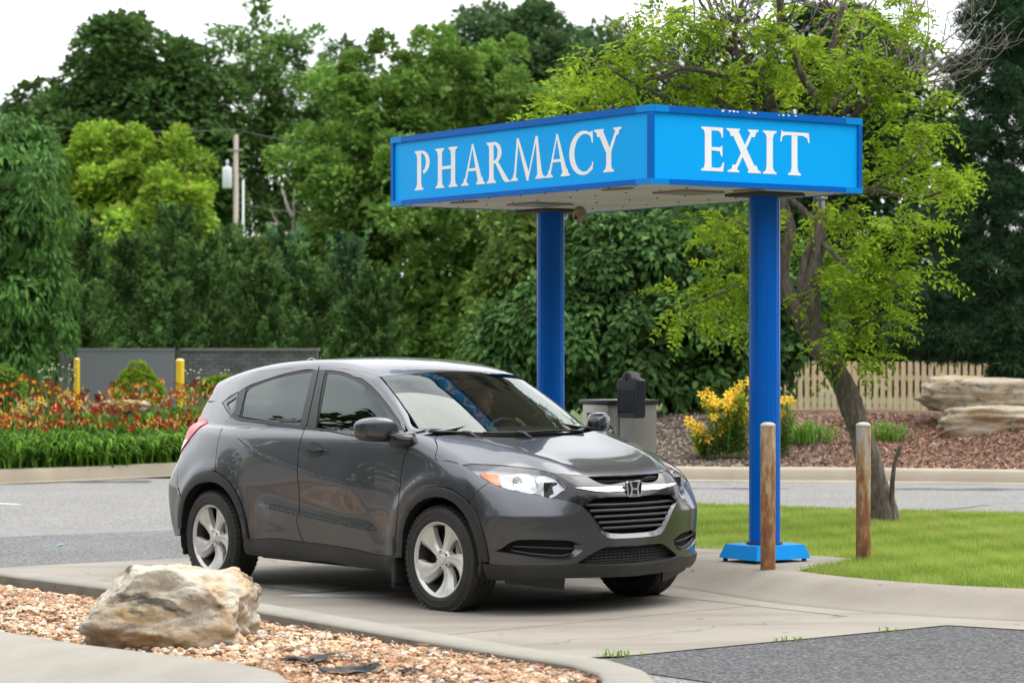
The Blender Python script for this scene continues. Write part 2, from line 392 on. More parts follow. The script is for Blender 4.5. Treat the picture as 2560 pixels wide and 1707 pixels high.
def panel_geo(name, outline, proj, step, holes=(), off=0.0, lip=.010, gap=0.0, smooth_in=True, scale=(1, 1), center=False, corner=50, offf=None):
    """cut a panel out of the body surface: outline (and holes) in the 2-D coordinates of proj"""
    S = np.array(scale, float)
    O = curve(np.asarray(outline) * S, step, True, corner) if smooth_in else np.asarray(outline) * S
    if gap: O = shrink(O, gap)
    Hs = [curve(np.asarray(h) * S, step, True, corner) for h in holes]
    lo, hi = O.min(0), O.max(0); gx, gy = np.meshgrid(np.arange(lo[0], hi[0], step), np.arange(lo[1], hi[1], step * .87))
    gx = gx + (np.arange(gx.shape[0]) % 2)[:, None] * step * .5
    G = np.c_[gx.ravel(), gy.ravel()]; G = G[inside(G, O)]; G = G[pdist(G, O) > step * .55]
    for h in Hs:
        G = G[~inside(G, h)]; G = G[pdist(G, h) > step * .55]
    pts = [Vector(p) for p in O]; edges = [(i, (i + 1) % len(O)) for i in range(len(O))]
    loops = [list(range(len(O)))]
    for h in Hs:
        b = len(pts); pts += [Vector(p) for p in h]; edges += [(b + i, b + (i + 1) % len(h)) for i in range(len(h))]; loops.append(list(range(b, b + len(h))))
    pts += [Vector(p) for p in G]
    v2, e2, f2, ov, oe, of = geometry.delaunay_2d_cdt(pts, edges, [], 0, 1e-7)
    Q = np.array([tuple(v) for v in v2]); T = np.array([f for f in f2 if len(f) == 3], int)
    C = Q[T].mean(1); ok = inside(C, O)
    for h in Hs: ok &= ~inside(C, h)
    T = T[ok]
    mp = {}
    for i, l in enumerate(ov):
        for k in l: mp[k] = i
    P, hit = proj(Q / S)
    if (~hit).sum(): MISS.append((name, int((~hit).sum()), len(hit)))
    if center:
        P[np.abs(P[:, 1]) < center, 1] = 0.0
    N = gradF(P)
    if center: 
        c0 = P[:, 1] == 0; N[c0, 1] = 0; N[c0] /= np.linalg.norm(N[c0], axis=1)[:, None]
    o_ = off if offf is None else offf(P)[:, None]
    P = P + N * o_
    fn = np.cross(P[T[:, 1]] - P[T[:, 0]], P[T[:, 2]] - P[T[:, 0]])
    flip = np.einsum('ij,ij->i', fn, N[T[:, 0]]) < 0; T[flip] = T[flip][:, ::-1]
    V = list(P); NV = list(N); Fc = [tuple(t) for t in T]; LN = [N[i] for t in T for i in t]
    if lip:
        for L in loops:
            L = [mp[i] for i in L if i in mp]
            b0 = len(V); V += [P[i] for i in L]; b = len(V); V += [P[i] - N[i] * lip for i in L]; m = len(L)
            for k in range(m):
                i, j = L[k], L[(k + 1) % m]
                if i == j or (center and P[i, 1] == 0 and P[j, 1] == 0): continue
                qa, qb, qc = P[i], P[j], V[b + k]; ln = np.cross(qb - qa, qc - qa); ln = ln / (np.linalg.norm(ln) + 1e-12)
                e_ = (P[i] + P[j]) / 2; fl_ = 1.0
                Fc.append((b0 + k, b0 + (k + 1) % m, b + (k + 1) % m, b + k)); LN += [np.zeros(3)] * 4
    return np.array(V), Fc, np.array(LN)
def mirror(g):
    V, Fc, LN = g; V = V * [1, -1, 1]; F2, N2, k = [], [], 0
    for f in Fc:
        n = len(f); F2.append(tuple(reversed(f))); N2 += [LN[k + n - 1 - i] * [1, -1, 1] for i in range(n)]; k += n
    return V, F2, np.array(N2)
def join(*gs):
    V, Fc, LN = [], [], []
    for g in gs:
        b = len(V); V += list(g[0]); Fc += [tuple(i + b for i in f) for f in g[1]]; LN += list(g[2])
    return np.array(V), Fc, np.array(LN)
def geo_obj(name, g, mat, parent, label=None):
    mats = [mat, M['void']] if mat is M['paint'] and name != 'door_handle' else mat  # panel edge quads coloured dark for the shade in the shut lines
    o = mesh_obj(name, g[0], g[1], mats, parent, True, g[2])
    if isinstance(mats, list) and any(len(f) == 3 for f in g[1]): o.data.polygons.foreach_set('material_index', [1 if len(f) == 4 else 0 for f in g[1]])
    if label: o['label'] = label
    return o
def both(name, g, mat, parent):
    a = geo_obj(name, g, mat, parent); b = geo_obj(name, mirror(g), mat, parent); return a, b
def ribbon(A3, B3, NA=None):
    """strip between two rows of points"""
    n = len(A3); V = np.r_[A3, B3]; Fc = [(i, i + 1, n + i + 1, n + i) for i in range(n - 1)]
    return V, Fc, np.zeros((4 * len(Fc), 3))
def resamp(P, n):
    P = np.asarray(P, float); s = np.r_[0, np.cumsum(np.linalg.norm(np.diff(P, axis=0), axis=1))]; q = np.linspace(0, s[-1], n)
    return np.stack([np.interp(q, s, P[:, i]) for i in range(P.shape[1])], 1)
def wall(outer2, inner2, proj, d_out, d_in, n=60, closed=True):
    """sloping wall from an outline on the body skin to an inner outline set back into it"""
    a, b = np.asarray(outer2, float), np.asarray(inner2, float)
    if closed: a = np.r_[a, a[:1]]; b = np.r_[b, b[:1]]
    a, b = resamp(a, n), resamp(b, n)
    Pa, _ = proj(a); Pb, _ = proj(b); Na, Nb = gradF(Pa), gradF(Pb)
    return ribbon(Pa + Na * d_out, Pb + Nb * d_in)
# ------------------------------------------------------------------ car materials
def paint_mat():
    m, n, l, b = nmat('grey_metallic_paint')
    fl = noise_fac(n, l, 900, 2); c = ramp(n, l, fl, [(0.35, (.076, .079, .090)), (0.70, (.112, .116, .130))])
    d = noise_fac(n, l, 3.0, 5); tc = n.new('ShaderNodeTexCoord'); sp = n.new('ShaderNodeSeparateXYZ'); l.new(tc.outputs['Object'], sp.inputs[0])
    mr = n.new('ShaderNodeMapRange'); mr.inputs['From Min'].default_value = .75; mr.inputs['From Max'].default_value = .30; l.new(sp.outputs['Z'], mr.inputs['Value'])
    mu = n.new('ShaderNodeMath'); mu.operation = 'MULTIPLY'; l.new(mr.outputs[0], mu.inputs[0]); l.new(d, mu.inputs[1])
    c = mixc(n, l, mu.outputs[0], c, (.085, .080, .074))                   # road dust on the lower doors
    l.new(c, b.inputs['Base Color']); b.inputs['Metallic'].default_value = .95; b.inputs['Roughness'].default_value = .36
    b.inputs['Coat Weight'].default_value = .8; b.inputs['Coat Roughness'].default_value = .035; b.inputs['Coat IOR'].default_value = 1.5
    return m
def cladding_mat():
    m, n, l, b = nmat('black_textured_plastic')
    d = noise_fac(n, l, 4.0, 6); c = ramp(n, l, d, [(.35, (.010, .0105, .012)), (.75, (.026, .0255, .025))])
    l.new(c, b.inputs['Base Color']); b.inputs['Roughness'].default_value = .48
    bump(n, l, b, noise_fac(n, l, 700, 2), .12, .001); return m
def tyre_mat():
    m, n, l, b = nmat('tyre_rubber')
    c = ramp(n, l, noise_fac(n, l, 9, 5), [(.3, (.012, .012, .012)), (.8, (.030, .028, .026))])
    l.new(c, b.inputs['Base Color']); b.inputs['Roughness'].default_value = .62; return m
def alloy_mat():
    m, n, l, b = nmat('silver_alloy')
    c = ramp(n, l, noise_fac(n, l, 12, 5), [(.3, (.56, .54, .50)), (.75, (.68, .67, .645))])
    l.new(c, b.inputs['Base Color']); b.inputs['Metallic'].default_value = .3; b.inputs['Roughness'].default_value = .34; return m
M = dict(paint=paint_mat(), clad=cladding_mat(), tyre=tyre_mat(), alloy=alloy_mat(),
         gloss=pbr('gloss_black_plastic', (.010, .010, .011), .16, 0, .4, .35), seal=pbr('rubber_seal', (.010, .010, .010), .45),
         matte=pbr('matte_dark_trim', (.026, .027, .029), .45), chrome=pbr('chrome', (.80, .80, .81), .06, 1.0),
         mesh=pbr('dark_mesh', (.008, .008, .008), .6), void=pbr('dark_lining_and_gap_shade', (.006, .006, .006), .9),
         frit=pbr('black_glass_border', (.012, .012, .012), .5), amber=pbr('amber_lens', (.75, .22, .05), .15, 0, .5, .6),
         red=pbr('red_tail_lens', (.52, .006, .010), .18, 0, .3, .25), whitelens=pbr('pale_red_lens', (.72, .30, .30), .15, 0, .5, .8),
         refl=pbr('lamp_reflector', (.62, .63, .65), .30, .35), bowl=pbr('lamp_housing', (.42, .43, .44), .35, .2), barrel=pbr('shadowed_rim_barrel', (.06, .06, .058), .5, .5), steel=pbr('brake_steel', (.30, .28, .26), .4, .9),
         ws=glassmat('windscreen_glass', (.76, .83, .79), 1.72, 0, (.92, .98, .95)), tint=glassmat('tinted_side_glass', (.13, .14, .14), 1.75, 0, (.86, .95, .93)), dtint=glassmat('dark_rear_glass', (.05, .055, .055), 2.2),
         lens=glassmat('clear_lamp_lens', (.93, .94, .95), 1.4), dash=pbr('dashboard_vinyl', (.020, .021, .022), .55), seat=pbr('grey_seat_cloth', (.035, .035, .036), .85),
         liner=pbr('light_headliner', (.36, .35, .33), .9), visor=pbr('sun_visor', (.42, .41, .38), .8))
R_CAR = Matrix([list(r) for r in CM]).to_euler()
car = bpy.data.objects.new('parked_car', None); COL.objects.link(car); car.name = 'car'
car.location = CT; car.rotation_euler = R_CAR
tag(car, 'dark grey compact crossover with silver five spoke wheels stopped at the drive-through kiosk', 'car')

STEP = 4.5
# --- lines measured on the photo
RAIL = px('A', (672, 632), (760, 562), (880, 490), (1000, 397), (1200, 312), (1400, 247), (1600, 200), (1800, 180), (1900, 177), (2050, 185), (2200, 215), 'C', (0, 240), (100, 275), (200, 330), (300, 405), (400, 500), (500, 622), (580, 740), (640, 845), (662, 910), (670, 988))
BELT_LO = px('A', (795, 805), (860, 845), (1000, 867), (1300, 908), (1700, 965), (1712, 935), (1730, 940), (2000, 985), (2310, 1048))
SHUT_B = px('A', (1703, 975), (1690, 1010), (1660, 1100), (1640, 1200), (1630, 1300), (1622, 1420), (1622, 1566), 'B', (1635, 130), (1640, 250), (1645, 380), (1632, 460), (1618, 500), (1612, 560), (1640, 680), (1665, 755), (1703, 825))
DOORF_BOT = px('B', (1703, 825), (1900, 847), (2100, 875), 'D', (60, 922), (200, 955), (300, 980), (400, 992), (518, 1000))
SHUT_F = px('D', (518, 1000), (530, 900), (548, 700), (570, 450), (590, 250), (612, 0), 'C', (615, 1560), (625, 1450), (650, 1330), (690, 1210), (712, 1145))
ARCH_R = px('A', (590, 1482), 'B', (720, 30), (800, 120), (870, 230), (920, 360), (960, 500), (990, 640), (1010, 775))
SHUT_Q = px('A', (775, 815), (725, 870), (680, 950), (645, 1030), (625, 1120), (605, 1250), (592, 1400), (590, 1482))
DOORR_BOT = px('B', (1010, 775), (1040, 792), (1100, 792), (1200, 778), (1320, 778), (1500, 797), (1703, 825))

# --- doors
belt_f = np.r_[px('A', (1712, 955), (1730, 945), (2000, 988), (2310, 1048)), px('C', (350, 1095), (712, 1145))]
g = panel_geo('front door', np.r_[SHUT_B, DOORF_BOT[1:], SHUT_F[1:], belt_f[::-1][1:]][1:], pr_cam, 3.2, gap=.9)
doors = both('front_door', g, M['paint'], car)
g = panel_geo('rear door', np.r_[SHUT_B[::-1], px('A', (1703, 962), (1300, 908), (1000, 867), (860, 845), (800, 815)), SHUT_Q, ARCH_R[1:], DOORR_BOT[1:]], pr_cam, 3.2, gap=.9)
rdoors = both('rear_door', g, M['paint'], car)
def on_door(name, g, mat, ds): return geo_obj(name, g, mat, ds[0]), geo_obj(name, mirror(g), mat, ds[1])
# black belt moulding
BM_R = px('A', (790, 790), (815, 783), (900, 812), (1300, 868), (1655, 920), (1715, 928), (1705, 965), (1300, 908), (1000, 867), (860, 847), (800, 815))
BM_F = px('A', (1717, 930), (1850, 950), (2300, 1014), 'C', (0, 1045), (520, 1085), (700, 1110), (712, 1140), (350, 1098), 'A', (2310, 1050), (2000, 987), (1710, 957))
on_door('belt_moulding', panel_geo('belt r', BM_R, pr_cam, STEP, off=.006, lip=.03), M['matte'], rdoors)
on_door('belt_moulding', panel_geo('belt f', BM_F, pr_cam, STEP, off=.006, lip=.03), M['matte'], doors)
# body-coloured window frames, black pillars, seals, glass
FR_R = np.r_[RAIL[2:9], px('A', (1890, 180), (1880, 235), (1815, 222), (1600, 243), (1400, 292), (1200, 355), (985, 438), (885, 505))]
on_door('window_frame', panel_geo('frame r', FR_R, pr_cam, STEP, off=.003, gap=.5, lip=.03), M['paint'], rdoors)
FR_F = np.r_[px('A', (1900, 182)), RAIL[9:], px('C', (650, 975), (585, 850), (540, 790), (470, 690), (400, 600), (300, 480), (200, 392), (100, 325), 'A', (2352, 318), (2250, 272), (2100, 240), (1890, 228))]
on_door('window_frame', panel_geo('frame f', FR_F, pr_cam, STEP, off=.003, gap=.5, lip=.03), M['paint'], doors)
PIL_R = px('A', (1815, 225), (1883, 238), (1735, 928), (1650, 918))
PIL_F = px('A', (1893, 232), (1975, 232), (1950, 330), (1852, 950), (1742, 932))
on_door('pillar_trim', panel_geo('pil r', PIL_R, pr_cam, STEP, off=.004, lip=.02, gap=.4), M['matte'], rdoors)
on_door('pillar_trim', panel_geo('pil f', PIL_F, pr_cam, STEP, off=.004, lip=.02, gap=.4), M['matte'], doors)
GL_R = px('A', (920, 806), (1012, 458), (1150, 392), (1300, 338), (1500, 287), (1700, 255), (1808, 246), (1645, 912))
GL_F = px('A', (1990, 265), (2100, 268), (2250, 314), (2352, 362), 'C', (100, 385), (200, 455), (300, 540), (400, 660), (480, 768), (540, 840), (530, 1085), (300, 1055), (0, 1032), 'A', (2300, 1010), (1862, 945))
SE_R = px('A', (893, 800), (985, 440), (1200, 355), (1400, 294), (1600, 246), (1820, 222), (1652, 918))
SE_F = px('A', (1958, 232), (2100, 243), (2250, 276), (2352, 320), 'C', (100, 330), (200, 396), (300, 484), (400, 604), (470, 694), (560, 820), (640, 970), (700, 1108), (300, 1062), (0, 1042), 'A', (2300, 1016), (1850, 950))
on_door('window_seal', panel_geo('seal r', SE_R, pr_cam, STEP, holes=[GL_R], off=-.001, lip=.02), M['seal'], rdoors)
on_door('window_seal', panel_geo('seal f', SE_F, pr_cam, STEP, holes=[GL_F], off=-.001, lip=.02), M['seal'], doors)
on_door('window_glass', panel_geo('glass r', GL_R, pr_cam, STEP * 1.5, off=-.004, lip=0), M['tint'], rdoors)
gf = on_door('window_glass', panel_geo('glass f', GL_F, pr_cam, STEP * 1.5, off=-.004, lip=0), M['tint'], doors)
gf[1].data.materials[0] = glassmat('clear_side_glass', (.80, .84, .82), 1.3)
QW = px('A', (690, 628), (878, 505), (872, 560), (812, 772), (788, 788), (735, 720))
QG = px('A', (735, 645), (862, 560), (800, 740), (775, 735))
on_door('quarter_trim', panel_geo('qtrim', QW, pr_cam, STEP, holes=[QG], off=.001, lip=.02), M['gloss'], rdoors)
on_door('quarter_glass', panel_geo('qglass', QG, pr_cam, STEP, off=-.006, lip=0), M['dtint'], rdoors)
QH = px('A', (886, 505), (985, 442), (897, 800), (818, 780), (832, 765), (880, 560))
on_door('hidden_handle', panel_geo('qh', QH, pr_cam, STEP, off=.003, lip=.02), M['matte'], rdoors)
SAIL = px('C', (542, 800), (640, 970), (700, 1106), (532, 1085))
on_door('mirror_sail', panel_geo('sail', SAIL, pr_cam, STEP, off=.003, lip=.02), M['gloss'], doors)
# door handle: flat dark patch painted as the cup's shade, with a bar across it
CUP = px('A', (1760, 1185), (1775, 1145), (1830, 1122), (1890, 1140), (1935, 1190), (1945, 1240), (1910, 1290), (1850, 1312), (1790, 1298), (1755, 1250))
on_door('handle_cup_shade', panel_geo('cup', CUP, pr_cam, 3.0, off=.0022, lip=.003), M['seal'], doors)
hb = px('A', (1660, 1172), (1700, 1160), (1800, 1172), (1900, 1198), (1940, 1218), (1940, 1245), (1880, 1245), (1780, 1222), (1690, 1195))
on_door('door_handle', panel_geo('handle', hb, pr_cam, 3.0, lip=.030, offf=lambda P: .034 + 0 * P[:, 0]), M['paint'], doors)

# --- front fender
FEN = np.r_[SHUT_F, px('C', (668, 1005), (850, 1024), (905, 1036), (1085, 1043), (1045, 1065), (1035, 1090), (1060, 1150), (1065, 1200), (1050, 1270), (1038, 1325), (1055, 1350), (1200, 1360), (1300, 1385), (1395, 1417), 'H', (330, 388), (430, 452), (560, 538), (620, 578), (520, 642), (420, 742), (368, 805)),
            px('D', (1455, 312), (1400, 262), (1280, 185), (1150, 135), (1040, 128), (900, 162), (780, 243), (680, 368), (620, 520), (590, 700), (575, 900), (570, 1004))]
both('front_fender', panel_geo('fender', FEN, pr_cam, STEP, gap=.9), M['paint'], car)

# --- bonnet: angle round the axis y = 0, z = .4
hl = px('C', (1085, 1047), (1045, 1065), (1035, 1090), (1060, 1150), (1065, 1200), (1050, 1270), (1038, 1325), (1055, 1350), (1200, 1360), (1300, 1385), (1395, 1415), 'H', (350, 350), (450, 350), (700, 360), (950, 383), (1180, 408), (1300, 436), (1390, 460), (1500, 472), (1650, 486), (1800, 492))
HL3, _ = pr_cam(hl); HLP = to_pol(HL3, 0, .4)
x_edge = HL3[-1, 0]
cowl = [(1.225 - .33 * y * y, math.atan2(1.05 - .4, y)) for y in (0.0, .2, .4, .55, .66)]
ho = np.r_[np.array(cowl), HLP, [[x_edge + .012, math.radians(75)], [x_edge + .02, math.radians(90)]]]
g = panel_geo('bonnet', ho, pr_pol(0, .4), .016, scale=(1, .55), gap=.0022, center=.02, lip=.012, corner=60)
hood = geo_obj('bonnet', join(g, mirror(g)), M['paint'], car)

# --- roof, rails, windscreen
XH = lambda y: .425 - .36 * y * y
rt = [(-1.915, 0), (-1.90, -.25), (-1.85, -.50), (-1.78, -.545), (-1.4, -.572), (-1.0, -.588), (-.5, -.592), (-.1, -.588), (.15, -.578), (.302, -.572)] + [(XH(y), -y) for y in (.45, .3, .15, 0)]
g = panel_geo('roof', rt, pr_top, .03, gap=.0015, center=.004, lip=.012)
roof = geo_obj('roof', join(g, mirror(g)), M['paint'], car)
R3, _ = pr_cam(RAIL[:-1]); Y0, Z0 = .2, 1.15
RP = to_pol(R3, Y0, Z0)
up = [(-1.4, .572), (-1.0, .588), (-.5, .592), (-.1, .588), (.15, .578), (.302, .574), (.40, .590), (.55, .617), (.70, .646), (.85, .674), (.965, .694)]
UP3, _ = pr_top(np.array([(x, -y) for x, y in up])); UPP = to_pol(UP3, Y0, Z0)
END3, _ = pr_cam(px('C', (905, 1032), (850, 1022), (672, 990)))
bk, _ = pr_top(np.array([(-1.85, -.50), (-1.78, -.545)])); BKP = to_pol(bk, Y0, Z0)
zt = R3[0, 2]; lowback = np.array([(-1.84, math.atan2(zt - Z0, .53 - Y0)), (-1.6, math.atan2(zt - Z0, .60 - Y0))])
ro = np.r_[lowback, RP, to_pol(END3[::-1], Y0, Z0), UPP[::-1], BKP[::-1]]
g = panel_geo('rail', ro, pr_pol(Y0, Z0), .02, scale=(1, .42), lip=.012, gap=.0008, corner=60)
both('roof_rail', g, M['paint'], car)
ws = [(1.155 - .40 * y * y, -y) for y in (0, .2, .4, .55, .64)] + [(.965, -.682), (.85, -.664), (.70, -.636), (.55, -.607), (.40, -.580), (.306, -.560)] + [(XH(y) - .006, -y) for y in (.45, .3, .15, 0)]
ws = np.array(ws)
g = panel_geo('windscreen', ws, pr_top, .03, center=.006, lip=0, off=-.001)
windscreen = geo_obj('windscreen', join(g, mirror(g)), M['ws'], car)
wi = [(1.075 - .40 * y * y, -y) for y in (0, .2, .4, .52, .585)] + [(.90, -.612), (.82, -.602), (.70, -.580), (.55, -.553), (.42, -.528), (.37, -.49)] + [(XH(y) - .035, -y) for y in (.4, .3, .15, 0)]
wi = np.array(wi)
wi_h = wi.copy(); wi_h[[0, -1], 1] = .02
ws_o = ws.copy()
g = panel_geo('frit', ws_o, pr_top, .03, holes=[np.r_[wi, [[wi[-1, 0], .001], [wi[0, 0], .001]]]], center=.006, lip=0, off=-.008)
geo_obj('glass_border', join(g, mirror(g)), M['frit'], windscreen)

# --- rear corner: quarter panel, tail lamp, bumper, tailgate (angle round a vertical axis)
AXR = -1.0; vpR = pr_vp(AXR)
def un(a): a = np.array(a, float); a[:, 0] = np.where(a[:, 0] > 0, a[:, 0] - 2 * math.pi, a[:, 0]); return a
q_top = R3[0]; qs, _ = pr_cam(np.r_[px('A', (690, 655), (735, 735), (790, 800)), SHUT_Q]); qs = un(to_vp(qs, AXR))
arcq, _ = pr_cam(px('A', (590, 1482), (510, 1485), (400, 1515), (320, 1555), 'B', (250, 95), (205, 180)));
arcq = un(to_vp(arcq, AXR))
tl3, _ = pr_side(np.array([(-1.70, 1.135), (-1.615, 1.10), (-1.635, 1.075), (-1.74, .99), (-1.86, .885)])); tl = un(to_vp(tl3, AXR))
bq3, _ = pr_side(np.array([(-1.84, .885), (-1.80, .78), (-1.765, .66)])); bq = un(to_vp(bq3, AXR))
cor, _ = pr_side(np.array([(-1.80, zt), (-1.76, 1.20)])); cor = un(to_vp(cor, AXR))
q0 = un(to_vp(R3[:1], AXR))
QO = np.r_[q0, qs, arcq[1:], bq[::-1], tl[::-1], cor[::-1]]
g = panel_geo('quarter', QO, vpR, .02, scale=(.75, 1), lip=.012, gap=.0012, corner=45)
both('quarter_panel', g, M['paint'], car)
tb = un(to_vp(pr_rear(np.array([(-.50, 1.15), (-.44, 1.10), (-.46, .98), (-.60, .90)]))[0], AXR))
TLO = np.r_[tl, tb[::-1]]
g = panel_geo('tail lamp', TLO, vpR, .014, scale=(.75, 1), off=.006, lip=.02, gap=.002)
tails = both('tail_lamp', g, M['red'], car)
g = panel_geo('tail strip', [(tl[3, 0], .99), (tl[4, 0], .90), (tl[4, 0] - .12, .915), (tl[3, 0] - .12, .985)], vpR, .014, scale=(.75, 1), off=.008, lip=.002)
geo_obj('reversing_lens', g, M['whitelens'], tails[0]); geo_obj('reversing_lens', mirror(g), M['whitelens'], tails[1])
rb = np.r_[bq[::-1][:1], bq[::-1][1:], [[bq[0, 0] - .02, .875], [-math.pi, .80]], [[-math.pi, .30], [bq[2, 0] - .15, .29], [bq[2, 0] + .06, .33], [bq[2, 0] + .03, .48]]]
af = un(to_vp(pr_cam(px('B', (150, 640), (152, 540), (156, 430), (176, 300), (205, 190)))[0], AXR))
rb = np.r_[bq[::-1], [[-2.55, .84], [-math.pi, .80], [-math.pi, .30], [-2.6, .29], [af[0, 0] - .02, .32]], af[:-1]]
g = panel_geo('rear bumper', rb, vpR, .02, scale=(.75, 1), center=.012, lip=.012)
geo_obj('rear_bumper', join(g, mirror(g)), M['paint'], car)
tg = [(0, .80), (-.40, .81), (-.60, .86), (-.60, .90), (-.46, .98), (-.44, 1.10), (-.50, 1.15), (-.52, 1.22), (-.50, 1.33), (-.46, 1.40), (0, 1.415)]
rgl = [(.001, 1.12), (-.42, 1.13), (-.46, 1.20), (-.43, 1.36), (.001, 1.38)]
g = panel_geo('tailgate', tg, pr_rear, .03, holes=[rgl], center=.012, lip=.01)
gate = geo_obj('tailgate', join(g, mirror(g)), M['paint'], car)
g = panel_geo('rear glass', rgl, pr_rear, .03, center=.012, lip=0, off=-.003)
geo_obj('rear_window', join(g, mirror(g)), M['dtint'], gate)
fill = np.r_[cor, tl[:1], un(to_vp(pr_rear(np.array([(-.495, 1.15), (-.515, 1.22), (-.50, 1.30), (-.495, zt + .015)]))[0], AXR))]
g = panel_geo('rear pillar', fill, vpR, .02, scale=(.75, 1), lip=.0); both('rear_pillar', g, M['paint'], car)
g = panel_geo('rear corner', np.r_[arcq[-3:-2], arcq[-1:], af[-1:], af[-2:-1], bq[2:3], bq[1:2]], vpR, .02, scale=(.75, 1), off=-.004, lip=0); both('rear_corner', g, M['paint'], car)
g = panel_geo('rear gap', [(-2.45, .80), (-math.pi, .74), (-math.pi, .86), (-2.75, .93), (-2.5, .93)], vpR, .03, scale=(.75, 1), off=-.02, lip=0); both('bumper_shelf', g, M['gloss'], car)
# --- front end: (angle, z) round the vertical axis x = 1.2
AXF = 1.2; vpF = pr_vp(AXF)
def vf(P): return to_vp(pr_cam(P)[0], AXF)
def ctr(a, z): return np.r_[a, [[0.0, z]]]
hlo = px('H', (300, 370), (350, 350), (450, 350), (700, 360), (950, 383), (1180, 410), (1300, 438), (1380, 460), (1480, 540), (1600, 640), (1500, 712), (1412, 778), (1250, 738), (1000, 692), (780, 639), (640, 587), (560, 537), (430, 452))
vh = vf(hlo)
g = panel_geo('headlight', vh, vpF, .010, scale=(.95, 1), lip=.004, gap=.0015, corner=40, off=-.001)
lamps = both('headlight', g, M['lens'], car)
def in_lamp(name, poly, off, mat, step=.008, lip=.012, offf=None):
    g = panel_geo(name, vf(poly), vpF, step, scale=(.95, 1), off=off, lip=lip, corner=45, offf=offf)
    return geo_obj(name, g, M[mat], lamps[0]), geo_obj(name, mirror(g), M[mat], lamps[1])
in_lamp('lamp_housing', hlo, -.040, 'bowl', .012, .0)
g = wall(vh, vh, vpF, -.004, -.045, 70); geo_obj('lamp_rim', g, M['bowl'], lamps[0]); geo_obj('lamp_rim', mirror(g), M['bowl'], lamps[1])
in_lamp('turn_signal', px('H', (480, 432), (600, 436), (722, 440), (735, 500), (770, 590), (700, 585), (620, 540), (540, 480)), -.022, 'amber')
in_lamp('reflector_bowl', px('H', (745, 480), (800, 435), (900, 428), (1130, 462), (1190, 520), (1230, 590), (1200, 690), (1120, 695), (960, 655), (820, 612), (755, 540)), 0, 'refl', .006, 0,
        lambda P: -.030 - .020 * np.cos(38 * P[:, 1]) * np.cos(52 * P[:, 2]))
in_lamp('low_beam_reflector', px('H', (1180, 468), (1290, 468), (1370, 472), (1460, 545), (1570, 640), (1480, 705), (1400, 755), (1260, 722), (1240, 640)), 0, 'refl', .006, 0,
        lambda P: -.026 - .012 * np.cos(70 * P[:, 1] + 1) * np.cos(80 * P[:, 2]))
in_lamp('lamp_divider', px('H', (1130, 458), (1190, 470), (1300, 590), (1265, 722), (1205, 708), (1240, 590)), -.020, 'bowl')
for cpx, rr in (((985, 560), .034), ((1385, 620), .024)):          # round reflectors with a bulb in each
    c0, _ = pr_cam(px('H', cpx)); nn0 = gradF(c0)[0]; nn0 = nn0 * [1, .35, .3]; nn0 /= np.linalg.norm(nn0); q_ = Vector(nn0).to_track_quat('Z', 'Y')
    for sg, lm in ((1, lamps[0]), (-1, lamps[1])):
        b = MB(); b.lathe([(rr, -.012), (rr * 1.02, -.010), (rr * .95, -.014), (rr * .75, -.024), (rr * .4, -.033), (.0, -.036)], 28); V = [np.array(q_ @ Vector(v)) + c0[0] - nn0 * .006 for v in b.v]
        o = mesh_obj('round_reflector', [(v[0], v[1] * sg, v[2]) for v in V], b.f if sg > 0 else [f[::-1] for f in b.f], M['chrome'], lm)
        b = MB(); b.lathe([(.0, -.034), (.007, -.033), (.008, -.018), (.005, -.010), (0, -.008)], 12); V = [np.array(q_ @ Vector(v)) + c0[0] - nn0 * .006 for v in b.v]
        mesh_obj('bulb', [(v[0], v[1] * sg, v[2]) for v in V], b.f if sg > 0 else [f[::-1] for f in b.f], M['bowl'], lm)
# black garnish between the headlights and the grille recess
g_low = px('F', (225, 275), (400, 312), (520, 345), (592, 376))
gr_in = px('F', (604, 374), (680, 445), (750, 525), (830, 640), (880, 692), (950, 718), (1100, 724))
zb = float(vf(px('F', (1250, 716)))[0, 1]); zbar = .752
gi = vf(gr_in)
hood_e = vf(px('H', (1800, 494), (1650, 488), (1500, 474), (1390, 464)))
zc_top = float(hood_e[0, 1]) - .004
gr_top = vf(px('F', (640, 345), (720, 285), (800, 270)));  zgt = float(gr_top[-1, 1])
GAR = np.r_[[[0, zc_top]], hood_e, vf(px('H', (1485, 545), (1605, 642), (1510, 716), (1418, 782))), vf(g_low), vf(px('F', (630, 350), (720, 285), (800, 272))), [[0, zgt]]]
slot = np.r_[[[.001, zc_top - .006]], vf(px('H', (1840, 503), (1960, 572))), [[.001, float(vf(px('H', (2200, 578)))[0, 1])]]]
g = panel_geo('garnish', GAR, vpF, .012, holes=[slot], scale=(.95, 1), center=.008, lip=.02, corner=35)
grille = geo_obj('grille_surround', join(g, mirror(g)), M['gloss'], car)
g = panel_geo('slot', slot, vpF, .012, scale=(.95, 1), off=-.03, lip=0, center=.008); geo_obj('upper_slot', join(g, mirror(g)), M['void'], grille)
g = wall(slot[1:], slot[1:], vpF, 0, -.03, 30, False); geo_obj('slot_edge', join(g, mirror(g)), M['gloss'], grille)
GRO = np.r_[[[.0, zgt]], vf(px('F', (800, 272), (720, 285), (630, 350))), gi, [[.0, zb]]]
g = panel_geo('grille back', GRO, vpF, .015, scale=(.95, 1), off=-.065, lip=0, center=.008); geo_obj('grille_back', join(g, mirror(g)), M['void'], grille)
gw = np.r_[vf(px('F', (800, 272), (720, 285), (630, 350))), gi]
g = wall(np.r_[[[0, zgt]], gw, [[0, zb]]], np.r_[[[0, zgt]], gw, [[0, zb]]], vpF, -.019, -.065, 60, False); geo_obj('grille_edge', join(g, mirror(g)), M['gloss'], grille)
